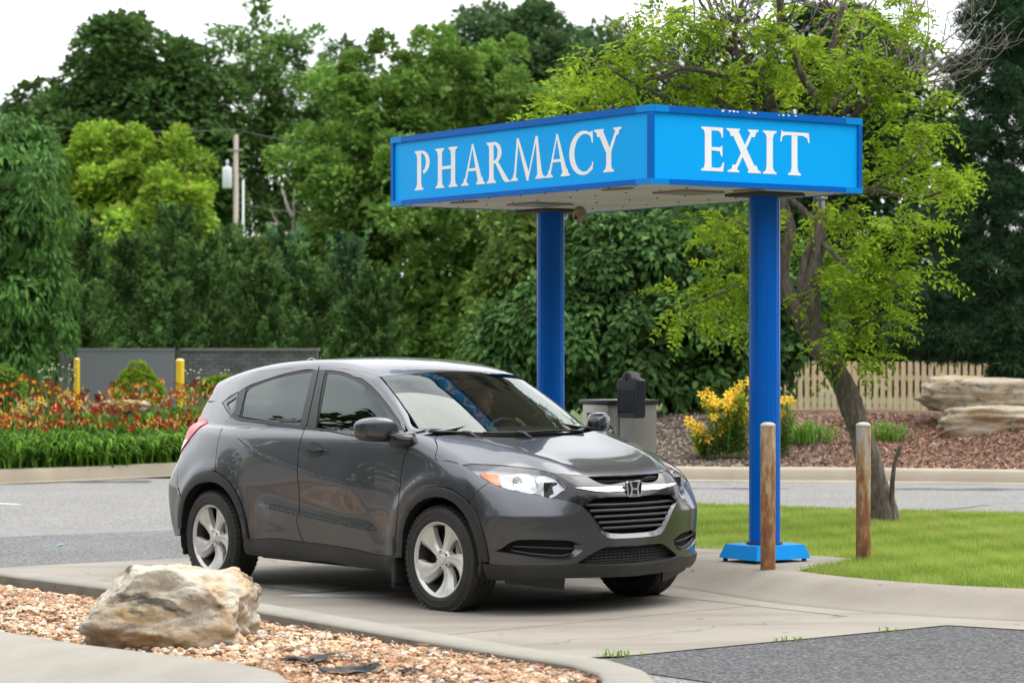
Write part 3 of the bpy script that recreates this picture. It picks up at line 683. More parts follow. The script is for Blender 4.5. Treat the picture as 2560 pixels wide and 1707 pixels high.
def slat(pxa, z0, h=.016, off=-.016, mat='matte', name='grille_slat'):
    a = vf(pxa)[0]; n = 14; ph = np.linspace(a[0], 0, n); zz = np.linspace(a[1], z0, n)
    P, _ = vpF(np.c_[ph, zz]); N = gradF(P); P = P + N * off; V = []
    for p, q in zip(P, N):
        up_ = np.array([0, 0, 1.0])
        V += [p + up_ * h * .5 - q * .004, p + q * .004 + up_ * h * .1, p - up_ * h * .5 + q * .002, p - q * .025 - up_ * h * .5, p - q * .025 + up_ * h * .5]
    Fs = [(i * 5 + j, i * 5 + (j + 1) % 5, (i + 1) * 5 + (j + 1) % 5, (i + 1) * 5 + j) for i in range(n - 1) for j in range(5)]
    g = (np.array(V), Fs, np.zeros((4 * len(Fs), 3))); return geo_obj(name, join(g, mirror(g)), M[mat], grille)
for i, (xl, yl) in enumerate(((632, 362), (690, 438), (745, 513), (798, 586), (850, 656))):
    a = vf(px('F', (xl, yl)))[0]; slat(px('F', (xl, yl)), a[1] + .001)
# chrome bar and emblem
zb0 = vf(px('F', (800, 172)))[0, 1]
BAR = np.r_[vf(px('F', (480, 148), (800, 143))), [[0, zb0 + .011]], [[0, zb0 - .013]], vf(px('F', (760, 194)))]
g = panel_geo('bar', BAR, vpF, .010, scale=(.95, 1), off=.008, lip=.006, center=.008); geo_obj('chrome_bar', join(g, mirror(g)), M['chrome'], grille)
EP, _ = vpF(np.array([(0, zb0)])); ex, ez = EP[0, 0] + .018, zb0 - .001
def rrect(w, h, r, n=5, top=0.0):
    P = []
    for cx_, cy_, a0 in ((w - r, h - r, 0), (-w + r, h - r, 90), (-w + r, -h + r, 180), (w - r, -h + r, 270)):
        for i in range(n + 1):
            a = math.radians(a0 + 90 * i / n); P.append((cx_ + r * math.cos(a), cy_ + r * math.sin(a)))
    return [(x * (1 + top * y / h), y) for x, y in P]
TE = Matrix.Translation((ex, 0, ez)) @ Matrix(((0, 0, 1, 0), (1, 0, 0, 0), (0, 1, 0, 0), (0, 0, 0, 1)))
def emblem(T, w, h, mframe, mback, parent, nm='emblem'):
    b = MB(); o_, i_ = rrect(w, h, .26 * w, 5, .06), rrect(w * .86, h * .86, .2 * w, 5, .06); n = len(o_)
    V = [T @ Vector((x, y, z)) for (x, y, z) in [(p[0], p[1], 0) for p in o_] + [(p[0] * .97, p[1] * .97, .006) for p in o_] + [(p[0], p[1], .006) for p in i_] + [(p[0], p[1], 0) for p in i_]]
    b.add(V, [(r * n + i, r * n + (i + 1) % n, (r + 1) * n + (i + 1) % n, (r + 1) * n + i) for r in range(3) for i in range(n)])
    for s in (-1, 1):      # the letter H with flaring legs
        b.prism([(s * w * x, h * y) for x, y in ((.70, .86), (.44, .86), (.26, .10), (.38, -.86), (.60, -.86), (.46, .02))][::s], .001, .007, T)
    b.prism([(w * x, h * y) for x, y in ((-.27, .10), (-.29, -.12), (.29, -.12), (.27, .10))], .001, .0065, T)
    e = b.build(nm, mframe, parent, auto=40)
    b = MB(); b.prism(rrect(w * .93, h * .93, .22 * w, 5, .06), -.014, .0005, T); b.build('emblem_back', mback, e)
    return e
emblem(TE, .061, .049, M['chrome'], M['gloss'], grille)

# --- front bumper
U_out = px('F', (590, 382), (690, 500), (770, 620), (830, 718), (890, 766), (980, 780))
zu = float(vf(px('F', (1250, 768)))[0, 1]); zi = float(vf(px('F', (1250, 870)))[0, 1])
int_top = px('F', (1000, 880), (830, 903), (740, 950), (600, 1030), (520, 1080))
lip_top = px('F', (350, 1108), (0, 1117), 'D', (1800, 1108), (1720, 1097))
arch_f = px('D', (1712, 1062), (1690, 930), (1660, 780), (1620, 640), (1560, 500), (1510, 390), (1470, 318))
shut_fb = px('D', (1478, 300), (1530, 232), (1600, 162), (1715, 80))
FOG_O = px('H', (690, 1438), (795, 1388), (850, 1345), (950, 1303), (1100, 1293), (1400, 1298), (1660, 1317), (1800, 1370), (1790, 1430), (1690, 1505), (1560, 1545), (1400, 1538), (1150, 1512), (850, 1463))
FOG_I = px('H', (770, 1420), (805, 1392), (860, 1352), (950, 1314), (1100, 1302), (1400, 1307), (1640, 1327), (1690, 1370), (1700, 1420), (1640, 1485), (1560, 1518), (1400, 1512), (1150, 1490), (870, 1443))
BO = np.r_[vf(px('H', (640, 590), (780, 643), (1000, 696), (1250, 742), (1415, 783))), vf(g_low), vf(U_out), [[0, zu]], [[0, zi]], vf(int_top), vf(lip_top), vf(arch_f), vf(shut_fb)]
vfo, vfi = vf(FOG_O), vf(FOG_I)
g = panel_geo('bumper', BO, vpF, .012, holes=[vfo], scale=(.95, 1), center=.008, lip=.014, gap=.0008, corner=45)
bumper = geo_obj('front_bumper', join(g, mirror(g)), M['paint'], car)
g = wall(vfo, vfi, vpF, 0, -.028, 70); both('fog_ledge', g, M['paint'], bumper)
g = panel_geo('fog back', vfi, vpF, .012, scale=(.95, 1), off=-.045, lip=0); both('fog_recess', g, M['void'], bumper)
g = wall(vfi, vfi, vpF, -.027, -.046, 60); both('fog_recess_edge', g, M['gloss'], bumper)
for pl in (px('H', (905, 1382), (1300, 1398), (1690, 1412)), px('H', (880, 1432), (1150, 1478), (1400, 1500), (1560, 1505), (1640, 1472))):
    c3, _ = vpF(resamp(vf(pl), 16)); N = gradF(c3); b = MB(); b.tube(c3 - N * .024, .006, 6); o = b.build('fog_slat', M['matte'], bumper, smooth=True)
    o2 = mesh_obj('fog_slat', [(x, -y, z) for x, y, z in b.v], [f[::-1] for f in b.f], M['matte'], bumper)
g = wall(np.r_[vf(U_out), [[0, zu]]], np.r_[gi, [[0, zb]]], vpF, 0.0, -.020, 60, False); geo_obj('grille_ledge', join(g, mirror(g)), M['paint'], bumper)
# lower intake
z_il = float(vf(px('F', (1250, 1096)))[0, 1])
INT = np.r_[[[0, zi]], vf(int_top), vf(px('F', (600, 1098), (800, 1108), (1100, 1101))), [[0, z_il]]]
g = panel_geo('intake', INT, vpF, .012, scale=(.95, 1), off=-.05, lip=0, center=.008); geo_obj('lower_intake', join(g, mirror(g)), M['mesh'], bumper)
g = wall(np.r_[[[0, zi]], vf(int_top)], np.r_[[[0, zi]], vf(int_top)], vpF, 0, -.05, 40, False); geo_obj('intake_edge', join(g, mirror(g)), M['void'], bumper)
b = MB()
for k in range(5):
    zz = z_il + .012 + k * (zi - z_il - .02) / 5
    c3, _ = vpF(np.c_[np.linspace(-.40, .40, 21), np.full(21, zz)]); N = gradF(c3); b.tube(c3 - N * .036, .0035, 5)
for a in np.linspace(-.42, .42, 25):
    c3, _ = vpF(np.c_[np.full(4, a), np.linspace(z_il, zi - .01, 4)]); N = gradF(c3); b.tube(c3 - N * .036, .003, 5)
b.build('intake_mesh', M['matte'], bumper, smooth=True)
# black lower lip and the deflector below it
lt = vf(np.r_[px('F', (1100, 1101), (800, 1108), (600, 1098), (515, 1084)), lip_top, px('D', (1605, 1066))])
lb = vf(px('D', (1602, 1230), (1660, 1262), (1800, 1278), (2200, 1282), 'F', (0, 1268), (420, 1252), (900, 1240)))
zl = float(vf(px('F', (1250, 1225)))[0, 1])
g = panel_geo('lip', np.r_[[[0, z_il]], lt, lb, [[0, zl]]], vpF, .012, scale=(.95, 1), center=.008, lip=.06, corner=45,
              offf=lambda P: .004 + .016 * np.sin(np.clip((P[:, 2] - .20) / .14, 0, 1) * math.pi))
lipo = geo_obj('front_lip', join(g, mirror(g)), M['clad'], bumper)
for s in (-1, 1):
    V = []; b = MB()
    for a in np.linspace(0, 1, 8):
        y = .40 + .33 * a; x = 2.02 - .38 * y ** 2.0
        V += [(x, s * y, .24), (x - .015, s * y, .150 + .05 * a), (x - .03, s * y, .150 + .05 * a), (x - .03, s * y, .24)]
    b.add(V, [(i * 4 + j, i * 4 + (j + 1) % 4, (i + 1) * 4 + (j + 1) % 4, (i + 1) * 4 + j) for i in range(7) for j in range(4)] + [(0, 1, 2, 3), (28, 29, 30, 31)])
    b.build('air_deflector', M['clad'], lipo)

# --- wheel arch cladding, mud flaps, sills
def arch(name, wx, o_px, i_px):
    o2, i2 = resamp(o_px, 50), resamp(i_px, 50); a, _ = pr_cam(o2); N = gradF(a)
    i_, _ = pr_cam(i2); Ni = gradF(i_)
    rows = [a - N * .004, a + N * .012, (a * .88 + i_ * .12) + N * .016, i_ + Ni * .014, i_ - Ni * .0, i_ + np.array([0, .06, 0])]
    n = 50; V = np.concatenate(rows); Fc = [(r * n + i, r * n + i + 1, (r + 1) * n + i + 1, (r + 1) * n + i) for r in range(5) for i in range(n - 1)]
    for s in (1, -1):
        Vs = V * [1, s, 1]; mesh_o = mesh_obj(name, Vs, [f if s < 0 else f[::-1] for f in Fc], M['clad'], car); sharp(mesh_o, 40)
arch('arch_cladding', 1.305, px('D', (545, 1010), (575, 880), (592, 700), (622, 520), (682, 370), (780, 245), (900, 164), (1040, 130), (1150, 138), (1280, 190), (1400, 268), (1500, 372), (1560, 492), (1620, 635), (1665, 780), (1695, 925), (1718, 1066)),
     px('D', (640, 1010), (648, 880), (655, 700), (690, 560), (745, 440), (830, 340), (940, 275), (1060, 254), (1180, 268), (1300, 330), (1400, 430), (1470, 550), (1530, 700), (1570, 830), (1592, 940), (1602, 1066)))
arch('arch_cladding', -1.305, px('B', (138, 650), (140, 560), (150, 420), (172, 290), (205, 175), (260, 80), (320, 20), 'A', (400, 1512), (510, 1487), (590, 1490), 'B', (720, 32), (800, 122), (870, 232), (920, 362), (962, 502), (990, 640), (1008, 776)),
     px('B', (188, 650), (190, 520), (210, 380), (240, 270), (290, 180), (370, 105), (460, 72), (550, 66), (640, 85), (720, 140), (800, 240), (860, 360), (905, 480), (935, 600), (950, 700), (960, 776)))
sill_t = np.r_[px('B', (962, 780)), DOORR_BOT, DOORF_BOT[1:], px('D', (570, 1008))]
sill_b = px('D', (555, 1165), (300, 1130), (0, 1098), 'B', (2200, 1070), (1600, 1020), (1300, 997), (1000, 950))
g = panel_geo('sill', np.r_[sill_t, sill_b], pr_cam, STEP, lip=.05, offf=lambda P: .010 + .014 * np.sin(np.clip((P[:, 2] - .215) / .12, 0, 1) * math.pi))
both('side_sill', g, M['clad'], car)
for s in (-1, 1):
    b = MB(); b.box((.865, s * .80, .30), (.045, .17, .30), 0, .015); b.box((.845, s * .79, .16), (.03, .17, .08), 0, .012); b.build('mud_flap', M['clad'], car, auto=40)
    b = MB(); b.box((-1.755, s * .75, .30), (.03, .13, .24), 0, .012); b.build('mud_flap', M['clad'], car, auto=40)
# underbody, wheel housings, exhaust
b = MB(); b.box((0.0, 0, .235), (1.72, 1.50, .06), 0, .02); b.box((-1.30, 0, .30), (1.0, .95, .06)); b.box((1.45, 0, .26), (1.10, 1.0, .06)); b.box((-1.9, 0, .33), (.25, 1.1, .05)); b.box((.0, 0, .20), (.25, .5, .05))
b.box((0.9, 0, .75), (.03, 1.5, .62)); b.box((-1.0, 0, .66), (.03, 1.45, .6)); b.box((1.45, 0, .70), (.8, 1.0, .02)); b.box((1.95, 0, .55), (.02, 1.1, .5))
b.build('underbody', M['void'], car)
for wx in (1.305, -1.305):
    for s in (-1, 1):
        b = MB(); V = []; n = 24
        for j, yy in enumerate((.855, .42)):
            for k in range(n + 1):
                a = math.radians(-15 + 210 * k / n); V.append((wx + .415 * math.cos(a), s * yy, .335 + .405 * math.sin(a)))
        Fw = [(k, k + 1, n + 1 + k + 1, n + 1 + k) for k in range(n)]; cidx = len(V); V.append((wx, s * .42, .335)); Fw += [(n + 1 + k, n + 2 + k, cidx) for k in range(n)]
        b.add(V, Fw).build('wheel_housing', M['void'], car, smooth=True)
b = MB(); b.lathe([(.0, -.22), (.085, -.22), (.09, -.2), (.09, .2), (.085, .22), (0, .22)], 20, (.45, -.42, .20), 'X'); b.tube([(.2, -.42, .19), (-.9, -.35, .22)], .03, 10); b.build('exhaust', pbr('exhaust_steel', (.30, .27, .22), .4, .8), car, smooth=True)

# --- wheels
def wheel_geo(right=True):
    tyre = MB(); R, W = .331, .107; pr = []
    for r, h in ((.226, -.100), (.235, -.107), (.262, -.1085), (.290, -.106), (.312, -.097), (.324, -.085)): pr.append((r, h))
    for k in range(4):
        c = -.060 + .040 * k; pr += [(.3305, c - .014), (.3315, c), (.3305, c + .014), (.322, c + .016), (.322, c + .023)]
    pr += [(.324, .085), (.312, .097), (.290, .106), (.262, .1085), (.235, .107), (.226, .100)]
    tyre.lathe(pr, 64, axis='Y')
    for k in range(56):                       # shoulder blocks
        a = 2 * math.pi * k / 56
        for sgn in (-1, 1):
            Mx = Matrix.Rotation(-a, 3, 'Y'); tyre.box(Mx @ Vector((0, sgn * .083, .3235)), (.026, .030, .014), M=Mx @ Matrix.Rotation(sgn * -.35, 3, 'X'))
    for rr, th in ((.285, .002), (.250, .002)):
        for sgn in (-1, 1): tyre.lathe([(rr - .003, sgn * .1078), (rr, sgn * .1105), (rr + .003, sgn * .1072)], 64, axis='Y')
    rim = MB()
    rim.lathe([(.235, -.098), (.233, -.104), (.226, -.104), (.219, -.098), (.212, -.085)], 64, axis='Y')
    bar = MB(); bar.lathe([(.212, -.085), (.206, -.05), (.200, .02), (.212, .09), (.232, .10)], 64, axis='Y')
    N = 5
    for k in range(N):                        # five pairs of blades, swept like a turbine
        base = 2 * math.pi * k / N + math.radians(18)
        for side in (-1, 1):
            ns = 14; V = []
            for i in range(ns):
                t = i / (ns - 1); r = .045 + .174 * t
                mid = base + math.radians(17) * (t ** 1.2) * 1.0 - math.radians(4)
                half = (.027 + .020 * t) / r * (1.0 + .9 * t * t)
                a0 = mid + (0 if side > 0 else -half * 1.0); a1 = mid + (half * 1.0 if side > 0 else 0)
                yo = -.070 - .024 * t + .012 * math.sin(t * math.pi)
                e = .010 if side > 0 else .016
                for a, dy in ((a0, 0 if side > 0 else .020), ((a0 + a1) / 2, -.004), (a1, e if side > 0 else 0), (a1, .045), (a0, .045)):
                    V.append((r * math.sin(a), yo + dy, r * math.cos(a)))
            F_ = [(i * 5 + j, i * 5 + (j + 1) % 5, (i + 1) * 5 + (j + 1) % 5, (i + 1) * 5 + j) for i in range(ns - 1) for j in range(5)] + [(0, 1, 2, 3, 4), tuple((ns - 1) * 5 + j for j in range(5))]
            rim.add(V, F_)
    rim.lathe([(.0, -.074), (.034, -.076), (.056, -.074), (.066, -.064), (.070, -.03)], 40, axis='Y')
    hub = MB(); hub.lathe([(0, -.084), (.026, -.0835), (.0305, -.080), (.031, -.070)], 28, axis='Y')
    nuts = []
    for k in range(5):
        a = 2 * math.pi * k / 5 + math.radians(18 + 36); nu = MB(); nu.lathe([(0, -.077), (.0065, -.077), (.0085, -.073), (.0085, -.060)], 10, (.050 * math.sin(a), 0, .050 * math.cos(a)), 'Y'); nuts.append(nu)
    disc = MB(); disc.lathe([(.06, -.012), (.145, -.012), (.145, .008), (.06, .008)], 40, axis='Y'); disc.lathe([(.0, .0), (.196, .0), (.198, .06)], 32, axis='Y')
    disc.lathe([(.08, -.03), (.08, -.01)], 24, axis='Y')
    cal = MB(); cal.box((.12, -.02, .06), (.05, .06, .13), 0, .012)
    return tyre, rim, hub, nuts, disc, cal, bar
WG = wheel_geo()
nut_m = pbr('dark_nut_steel', (.10, .10, .10), .35, .9); nutcup = pbr('nut_recess', (.02, .02, .02), .6)
def wheel(x, s, steer):
    w = bpy.data.objects.new('wheel', None); COL.objects.link(w); w.parent = car; w.location = (x, s * .762, .322)
    w.rotation_euler = (0, math.radians(random.uniform(-4, 4)), steer + (0 if s < 0 else math.pi))
    t = WG[0].build('tyre', M['tyre'], w, auto=50); r = WG[1].build('rim', M['alloy'], w, auto=38)
    WG[6].build('rim_barrel', M['barrel'], w, smooth=True); WG[2].build('hub_cap', M['alloy'], w, auto=35); [nu.build('wheel_nut', nut_m, w, auto=35) for nu in WG[3]]; WG[4].build('brake_disc', M['void'], w, auto=35); WG[5].build('brake_caliper', M['steel'], w, auto=35)  # disc and barrel coloured dark for the shade behind the spokes
    T = Matrix.Translation((0, -.0842, 0)) @ Matrix(((1, 0, 0, 0), (0, 0, -1, 0), (0, 1, 0, 0), (0, 0, 0, 1)))
    b = MB()
    for sg in (-1, 1): b.prism([(sg * .022 * x_, .018 * y_) for x_, y_ in ((.66, .86), (.36, .86), (.20, .16), (.30, -.86), (.56, -.86), (.44, -.02))][::sg], 0, .0015, T)
    b.prism([(.022 * x_, .018 * y_) for x_, y_ in ((-.24, .14), (-.27, -.16), (.27, -.16), (.24, .14))], 0, .0014, T)
    b.build('wheel_emblem', M['chrome'], w)
    return w
for x in (1.305, -1.305):
    for s in (-1, 1): wheel(x, s, math.radians(3.0) if x > 0 else 0)

# --- door mirrors
def door_mirror(s):
    V = []; n = 22; prof = []
    # sections from the inner end (at the door) to the outer tip; each is a rounded section in x-z
    secs = [(.80, .80, 1.075, .035, .045), (.83, .785, 1.095, .075, .068), (.87, .77, 1.105, .095, .078), (.93, .745, 1.108, .100, .080), (.985, .715, 1.106, .092, .072), (1.015, .69, 1.104, .070, .055), (1.028, .675, 1.103, .035, .030)]
    for y, cx_, cz_, rx, rz in secs:
        for k in range(n):
            a = 2 * math.pi * k / n; ca, sa = math.cos(a), math.sin(a)
            V.append((cx_ + rx * (abs(ca) ** .6) * (1 if ca > 0 else -.75), s * y, cz_ + rz * (abs(sa) ** .45) * (1 if sa > 0 else -1)))
    m = len(secs); F_ = [(i * n + k, i * n + (k + 1) % n, (i + 1) * n + (k + 1) % n, (i + 1) * n + k) for i in range(m - 1) for k in range(n)] + [tuple(range(n)), tuple((m - 1) * n + k for k in range(n))]
    zsplit = 1.068
    o = mesh_obj('door_mirror', V, F_, [M['paint'], M['gloss']], car); sharp(o, 60)
    sub = o.modifiers.new('round', 'SUBSURF'); sub.levels = 2; sub.render_levels = 2
    for p in o.data.polygons: p.material_index = 1 if p.center.z < zsplit or p.center.y * s < .82 else 0
    b = MB(); b.tube([(.98, s * .80, 1.035), (.93, s * .84, 1.04), (.87, s * .89, 1.055)], [.05, .04, .05], 12); b.build('mirror_foot', M['gloss'], o, smooth=True)
    return o
for s in (-1, 1): door_mirror(s)

# --- wipers, cowl, antenna
b = MB(); 
cw = [(1.30 - .33 * y * y, y) for y in np.linspace(-.62, .62, 21)]
V = []
for x, y in cw: V += [(x - .02, y, 1.030), (x - .15, y, 1.046), (x - .15, y, .95), (x - .02, y, .95)]
b.add(V, [(i * 4 + j, i * 4 + (j + 1) % 4, (i + 1) * 4 + (j + 1) % 4, (i + 1) * 4 + j) for i in range(20) for j in range(4)]).build('cowl_panel', M['clad'], car)
def wiper(pts, ip):
    P, _ = pr_cam(curve(pts, 25)); N = gradF(P); b = MB(); b.tube(P + N * .012, .009, 6); w = b.build('wiper', M['seal'], car, smooth=True)
    b = MB(); b.tube([P[ip] + N[ip] * .014, P[ip] + N[ip] * .02 + [.05, .02, -.01], P[ip] + [.11, .04, -.03]], [.011, .012, .012], 8); b.build('wiper_arm', M['matte'], w, smooth=True)
wiper(px('C', (960, 1016), (1200, 1021), (1380, 1027), (1500, 1036)), -2); wiper(px('C', (1640, 1034), (1900, 1026), (2200, 1020), 'E', (60, 1006), (340, 998), (600, 1012)), 3)
q, _ = pr_top(np.array([(-1.30, 0)])); zq = q[0, 2]
fin = [(-.10, 0), (-.085, .030), (-.06, .052), (-.03, .060), (.0, .056), (.05, .036), (.11, .006), (.12, 0)]
V = []; k = len(fin)
for yy, sc in ((-.022, .55), (-.010, .97), (0, 1.0), (.010, .97), (.022, .55)):
    for x, z in fin: V.append((-1.30 - x * -1 if False else -1.30 + x, yy * (1.25 - z * 14 if z < .05 else .5), zq - .004 + z * sc))
b = MB(); b.add(V, [(i * k + j, i * k + j + 1, (i + 1) * k + j + 1, (i + 1) * k + j) for i in range(4) for j in range(k - 1)] + [tuple(range(k)), tuple(range(4 * k, 5 * k))]).build('antenna_fin', M['paint'], car, smooth=True)

# --- cabin
b = MB(); V = []
for y in np.linspace(-.66, .66, 23):
    hood_ = .045 * math.exp(-((y - .36) / .17) ** 2)
    V += [(1.20 - .33 * y * y, y, .985), (.95 - .2 * y * y, y, 1.012), (.74, y, 1.005 + hood_), (.62, y, .97 + hood_), (.56, y, .86), (.60, y, .60)]
b.add(V, [(i * 6 + j, i * 6 + j + 1, (i + 1) * 6 + j + 1, (i + 1) * 6 + j) for i in range(22) for j in range(5)]).build('dashboard', M['dash'], car, smooth=True)
def seat_mb(y):
    b = MB(); b.box((.10, y, .56), (.52, .50, .18), 0, .06); Mx = Matrix.Rotation(math.radians(-20), 3, 'Y'); b.box((-.22, y, .89), (.15, .48, .62), 0, .06, M=Mx)
    return b
for y in (.36, -.36):
    st = seat_mb(y).build('seat', M['seat'], car, auto=50)
    b = MB(); b.box((-.335, y, 1.285), (.10, .27, .17), 0, .04, M=Matrix.Rotation(math.radians(-14), 3, 'Y')); b.build('headrest', M['seat'], st, auto=50)
b = MB(); b.box((-1.02, 0, .85), (.16, 1.25, .62), 0, .05, M=Matrix.Rotation(math.radians(-20), 3, 'Y')); b.build('rear_seat', M['seat'], car, auto=50)
g = panel_geo('liner', [(-1.7, 0), (-1.7, -.44), (-1.2, -.49), (-.4, -.51), (.1, -.50), (.27, -.48), (.36, -.30), (.385, 0)], pr_top, .05, off=-.035, lip=0, center=.01)
geo_obj('headliner', join(g, mirror(g)), M['liner'], car)
wheel_c = Vector((.49, .37, .975)); tilt = Matrix.Rotation(math.radians(-24), 4, 'Y')
b = MB(); P = [wheel_c + tilt @ Vector((0, .185 * math.cos(a), .185 * math.sin(a))) for a in np.linspace(0, 2 * math.pi, 41)]
b.tube(P, .015, 10, cap=False); b.tube([wheel_c + tilt @ Vector((.01, -.18, 0)), wheel_c + tilt @ Vector((.03, 0, 0)), wheel_c + tilt @ Vector((.01, .18, 0))], [.014, .05, .014], 8); b.tube([wheel_c + tilt @ Vector((.01, 0, -.18)), wheel_c + tilt @ Vector((.03, 0, 0))], .018, 8)
b.tube([wheel_c + tilt @ Vector((.03, 0, 0)), wheel_c + tilt @ Vector((.35, 0, -.05))], .035, 8)
b.build('steering_wheel', M['dash'], car, smooth=True)
b = MB(); b.box((.40, 0, 1.375), (.035, .25, .065), 0, .015); b.tube([(.42, 0, 1.38), (.43, 0, 1.44)], .012, 8); b.build('rear_view_mirror', M['matte'], car, auto=40)
for y in (.33, -.33):
    b = MB(); b.box((.205, y, 1.425), (.16, .36, .014), 0, .006, M=Matrix.Rotation(math.radians(24), 3, 'Y')); b.build('sun_visor', M['visor'], car, auto=40)
for s in (-1, 1):
    b = MB(); b.tube([(.86, s * .60, 1.03), (.62, s * .555, 1.17), (.38, s * .505, 1.32), (.22, s * .475, 1.40)], .022, 8); b.build('pillar_lining', M['dash'], car, smooth=True); b = MB(); b.tube([(-.24, s * .70, 1.06), (-.30, s * .60, 1.32), (-.36, s * .52, 1.45)], .03, 8); b.build('pillar_lining', M['dash'], car, smooth=True)
    b = MB(); b.box((.30, s * .775, .75), (1.1, .06, .56), 0, .02); b.build('door_lining', M['dash'], car, auto=40); b = MB(); b.box((-.65, s * .775, .78), (.8, .06, .56), 0, .02); b.build('door_lining', M['dash'], car, auto=40)
print('MISS', MISS)
# ================================================================== THE SITE
def concrete_mat(name, a, b_, stain=(.16, .13, .10), sc=1.0, amt=.5, lane=False):
    m, n, l, b = nmat(name)
    c = ramp(n, l, noise_fac(n, l, 1.3 * sc, 6, .6), [(.30, a), (.70, b_)])
    c = mixc(n, l, ramp(n, l, noise_fac(n, l, 90 * sc, 3), [(.35, (0, 0, 0)), (.75, (.35, .35, .35))]), c, (0.187, 0.18, 0.166))
    s = ramp(n, l, noise_fac(n, l, .55 * sc, 5, .65, dist=.8), [(.52, (0, 0, 0)), (.75, (amt, amt, amt))])
    c = mixc(n, l, s, c, stain)
    tc2 = n.new('ShaderNodeTexCoord'); vo = n.new('ShaderNodeTexVoronoi'); vo.inputs['Scale'].default_value = 2.3 * sc; l.new(tc2.outputs['Object'], vo.inputs['Vector'])
    c = mixc(n, l, ramp(n, l, vo.outputs['Distance'], [(.03, (.75, .75, .75)), (.075, (0, 0, 0))]), c, tuple(x * .35 for x in stain))       # drips and specks
    ve = n.new('ShaderNodeTexVoronoi'); ve.feature = 'DISTANCE_TO_EDGE'; ve.inputs['Scale'].default_value = .24 * sc
    mp2 = n.new('ShaderNodeMapping'); l.new(tc2.outputs['Object'], mp2.inputs[0]); nz = n.new('ShaderNodeTexNoise'); nz.inputs['Scale'].default_value = 3; l.new(tc2.outputs['Object'], nz.inputs['Vector'])
    va = n.new('ShaderNodeVectorMath'); va.operation = 'MULTIPLY_ADD'; va.inputs[1].default_value = (.5, .5, .5); l.new(nz.outputs['Color'], va.inputs[0]); l.new(mp2.outputs[0], va.inputs[2]); l.new(va.outputs[0], ve.inputs['Vector'])
    c = mixc(n, l, ramp(n, l, ve.outputs['Distance'], [(.001, ((.5, .5, .5) if lane else (0, 0, 0))), (.004, (0, 0, 0))]), c, tuple(x * .4 for x in stain))        # hairline cracks
    if lane:                                                    # tyre tracks run along the lane
        mp = n.new('ShaderNodeMapping'); mp.inputs['Rotation'].default_value = (0, 0, math.radians(50.6)); mp.inputs['Scale'].default_value = (.16, 1.6, 1); l.new(tc2.outputs['Object'], mp.inputs[0])
        t2 = n.new('ShaderNodeTexNoise'); t2.inputs['Scale'].default_value = 1.5; t2.inputs['Detail'].default_value = 6; l.new(mp.outputs[0], t2.inputs['Vector'])
        c = mixc(n, l, ramp(n, l, t2.outputs['Fac'], [(.45, (0, 0, 0)), (.75, (.6, .6, .6))]), c, tuple(x * .8 for x in stain))
    l.new(c, b.inputs['Base Color']); b.inputs['Roughness'].default_value = .9; b.inputs['Specular IOR Level'].default_value = .2
    bump(n, l, b, noise_fac(n, l, 160 * sc, 4), .25, .004); return m
def asphalt_mat(name, a, b_, sc=1.0, worn=None):
    m, n, l, b = nmat(name)
    v = n.new('ShaderNodeTexVoronoi'); v.inputs['Scale'].default_value = 70 * sc; tc = n.new('ShaderNodeTexCoord'); l.new(tc.outputs['Object'], v.inputs['Vector'])
    c = ramp(n, l, noise_fac(n, l, .8, 6, .6), [(.3, a), (.7, b_)])
    sep = n.new('ShaderNodeSeparateColor'); l.new(v.outputs['Color'], sep.inputs[0])
    agg = ramp(n, l, sep.outputs[0], [(.45, (0, 0, 0)), (.95, (.75, .75, .75))])
    c = mixc(n, l, agg, c, tuple(min(1, x * 2.1 + .02) for x in b_))
    if worn: c = mixc(n, l, ramp(n, l, noise_fac(n, l, .5, 5, .6, stretch=(.35, 2.0, 1)), [(.45, (0, 0, 0)), (.7, (.7, .7, .7))]), c, worn)
    l.new(c, b.inputs['Base Color']); b.inputs['Roughness'].default_value = .9; b.inputs['Specular IOR Level'].default_value = .15
    bump(n, l, b, v.outputs['Distance'], .5, .006); return m
m_conc = concrete_mat('lane_concrete', (0.241, 0.217, 0.184), (0.288, 0.263, 0.225), (0.158, 0.137, 0.112), lane=True)
m_curb = concrete_mat('kerb_concrete', (0.216, 0.194, 0.16), (0.277, 0.252, 0.212), (.20, .17, .135), 1.6, .6)
m_curb2 = concrete_mat('back_kerb_concrete', (0.324, 0.275, 0.208), (0.388, 0.338, 0.261), (.22, .17, .12), 1.2, .4)
m_asph_old = asphalt_mat('old_light_asphalt', (0.122, 0.12, 0.115), (0.155, 0.151, 0.146), 1, (0.187, 0.184, 0.176))
m_asph_new = asphalt_mat('dark_asphalt', (.046, .046, .048), (.072, .072, .074))
m_asph_mid = asphalt_mat('patched_asphalt', (.075, .075, .076), (.115, .115, .115))
def in_poly_grid(poly, step):
    P = np.asarray(poly, float); lo, hi = P.min(0), P.max(0)
    gx, gy = np.meshgrid(np.arange(lo[0] + step / 2, hi[0], step), np.arange(lo[1] + step / 2, hi[1], step)); G = np.c_[gx.ravel(), gy.ravel()]
    G = G[inside(G, P)]; return G[pdist(G, P) > step * .4] if len(G) else G
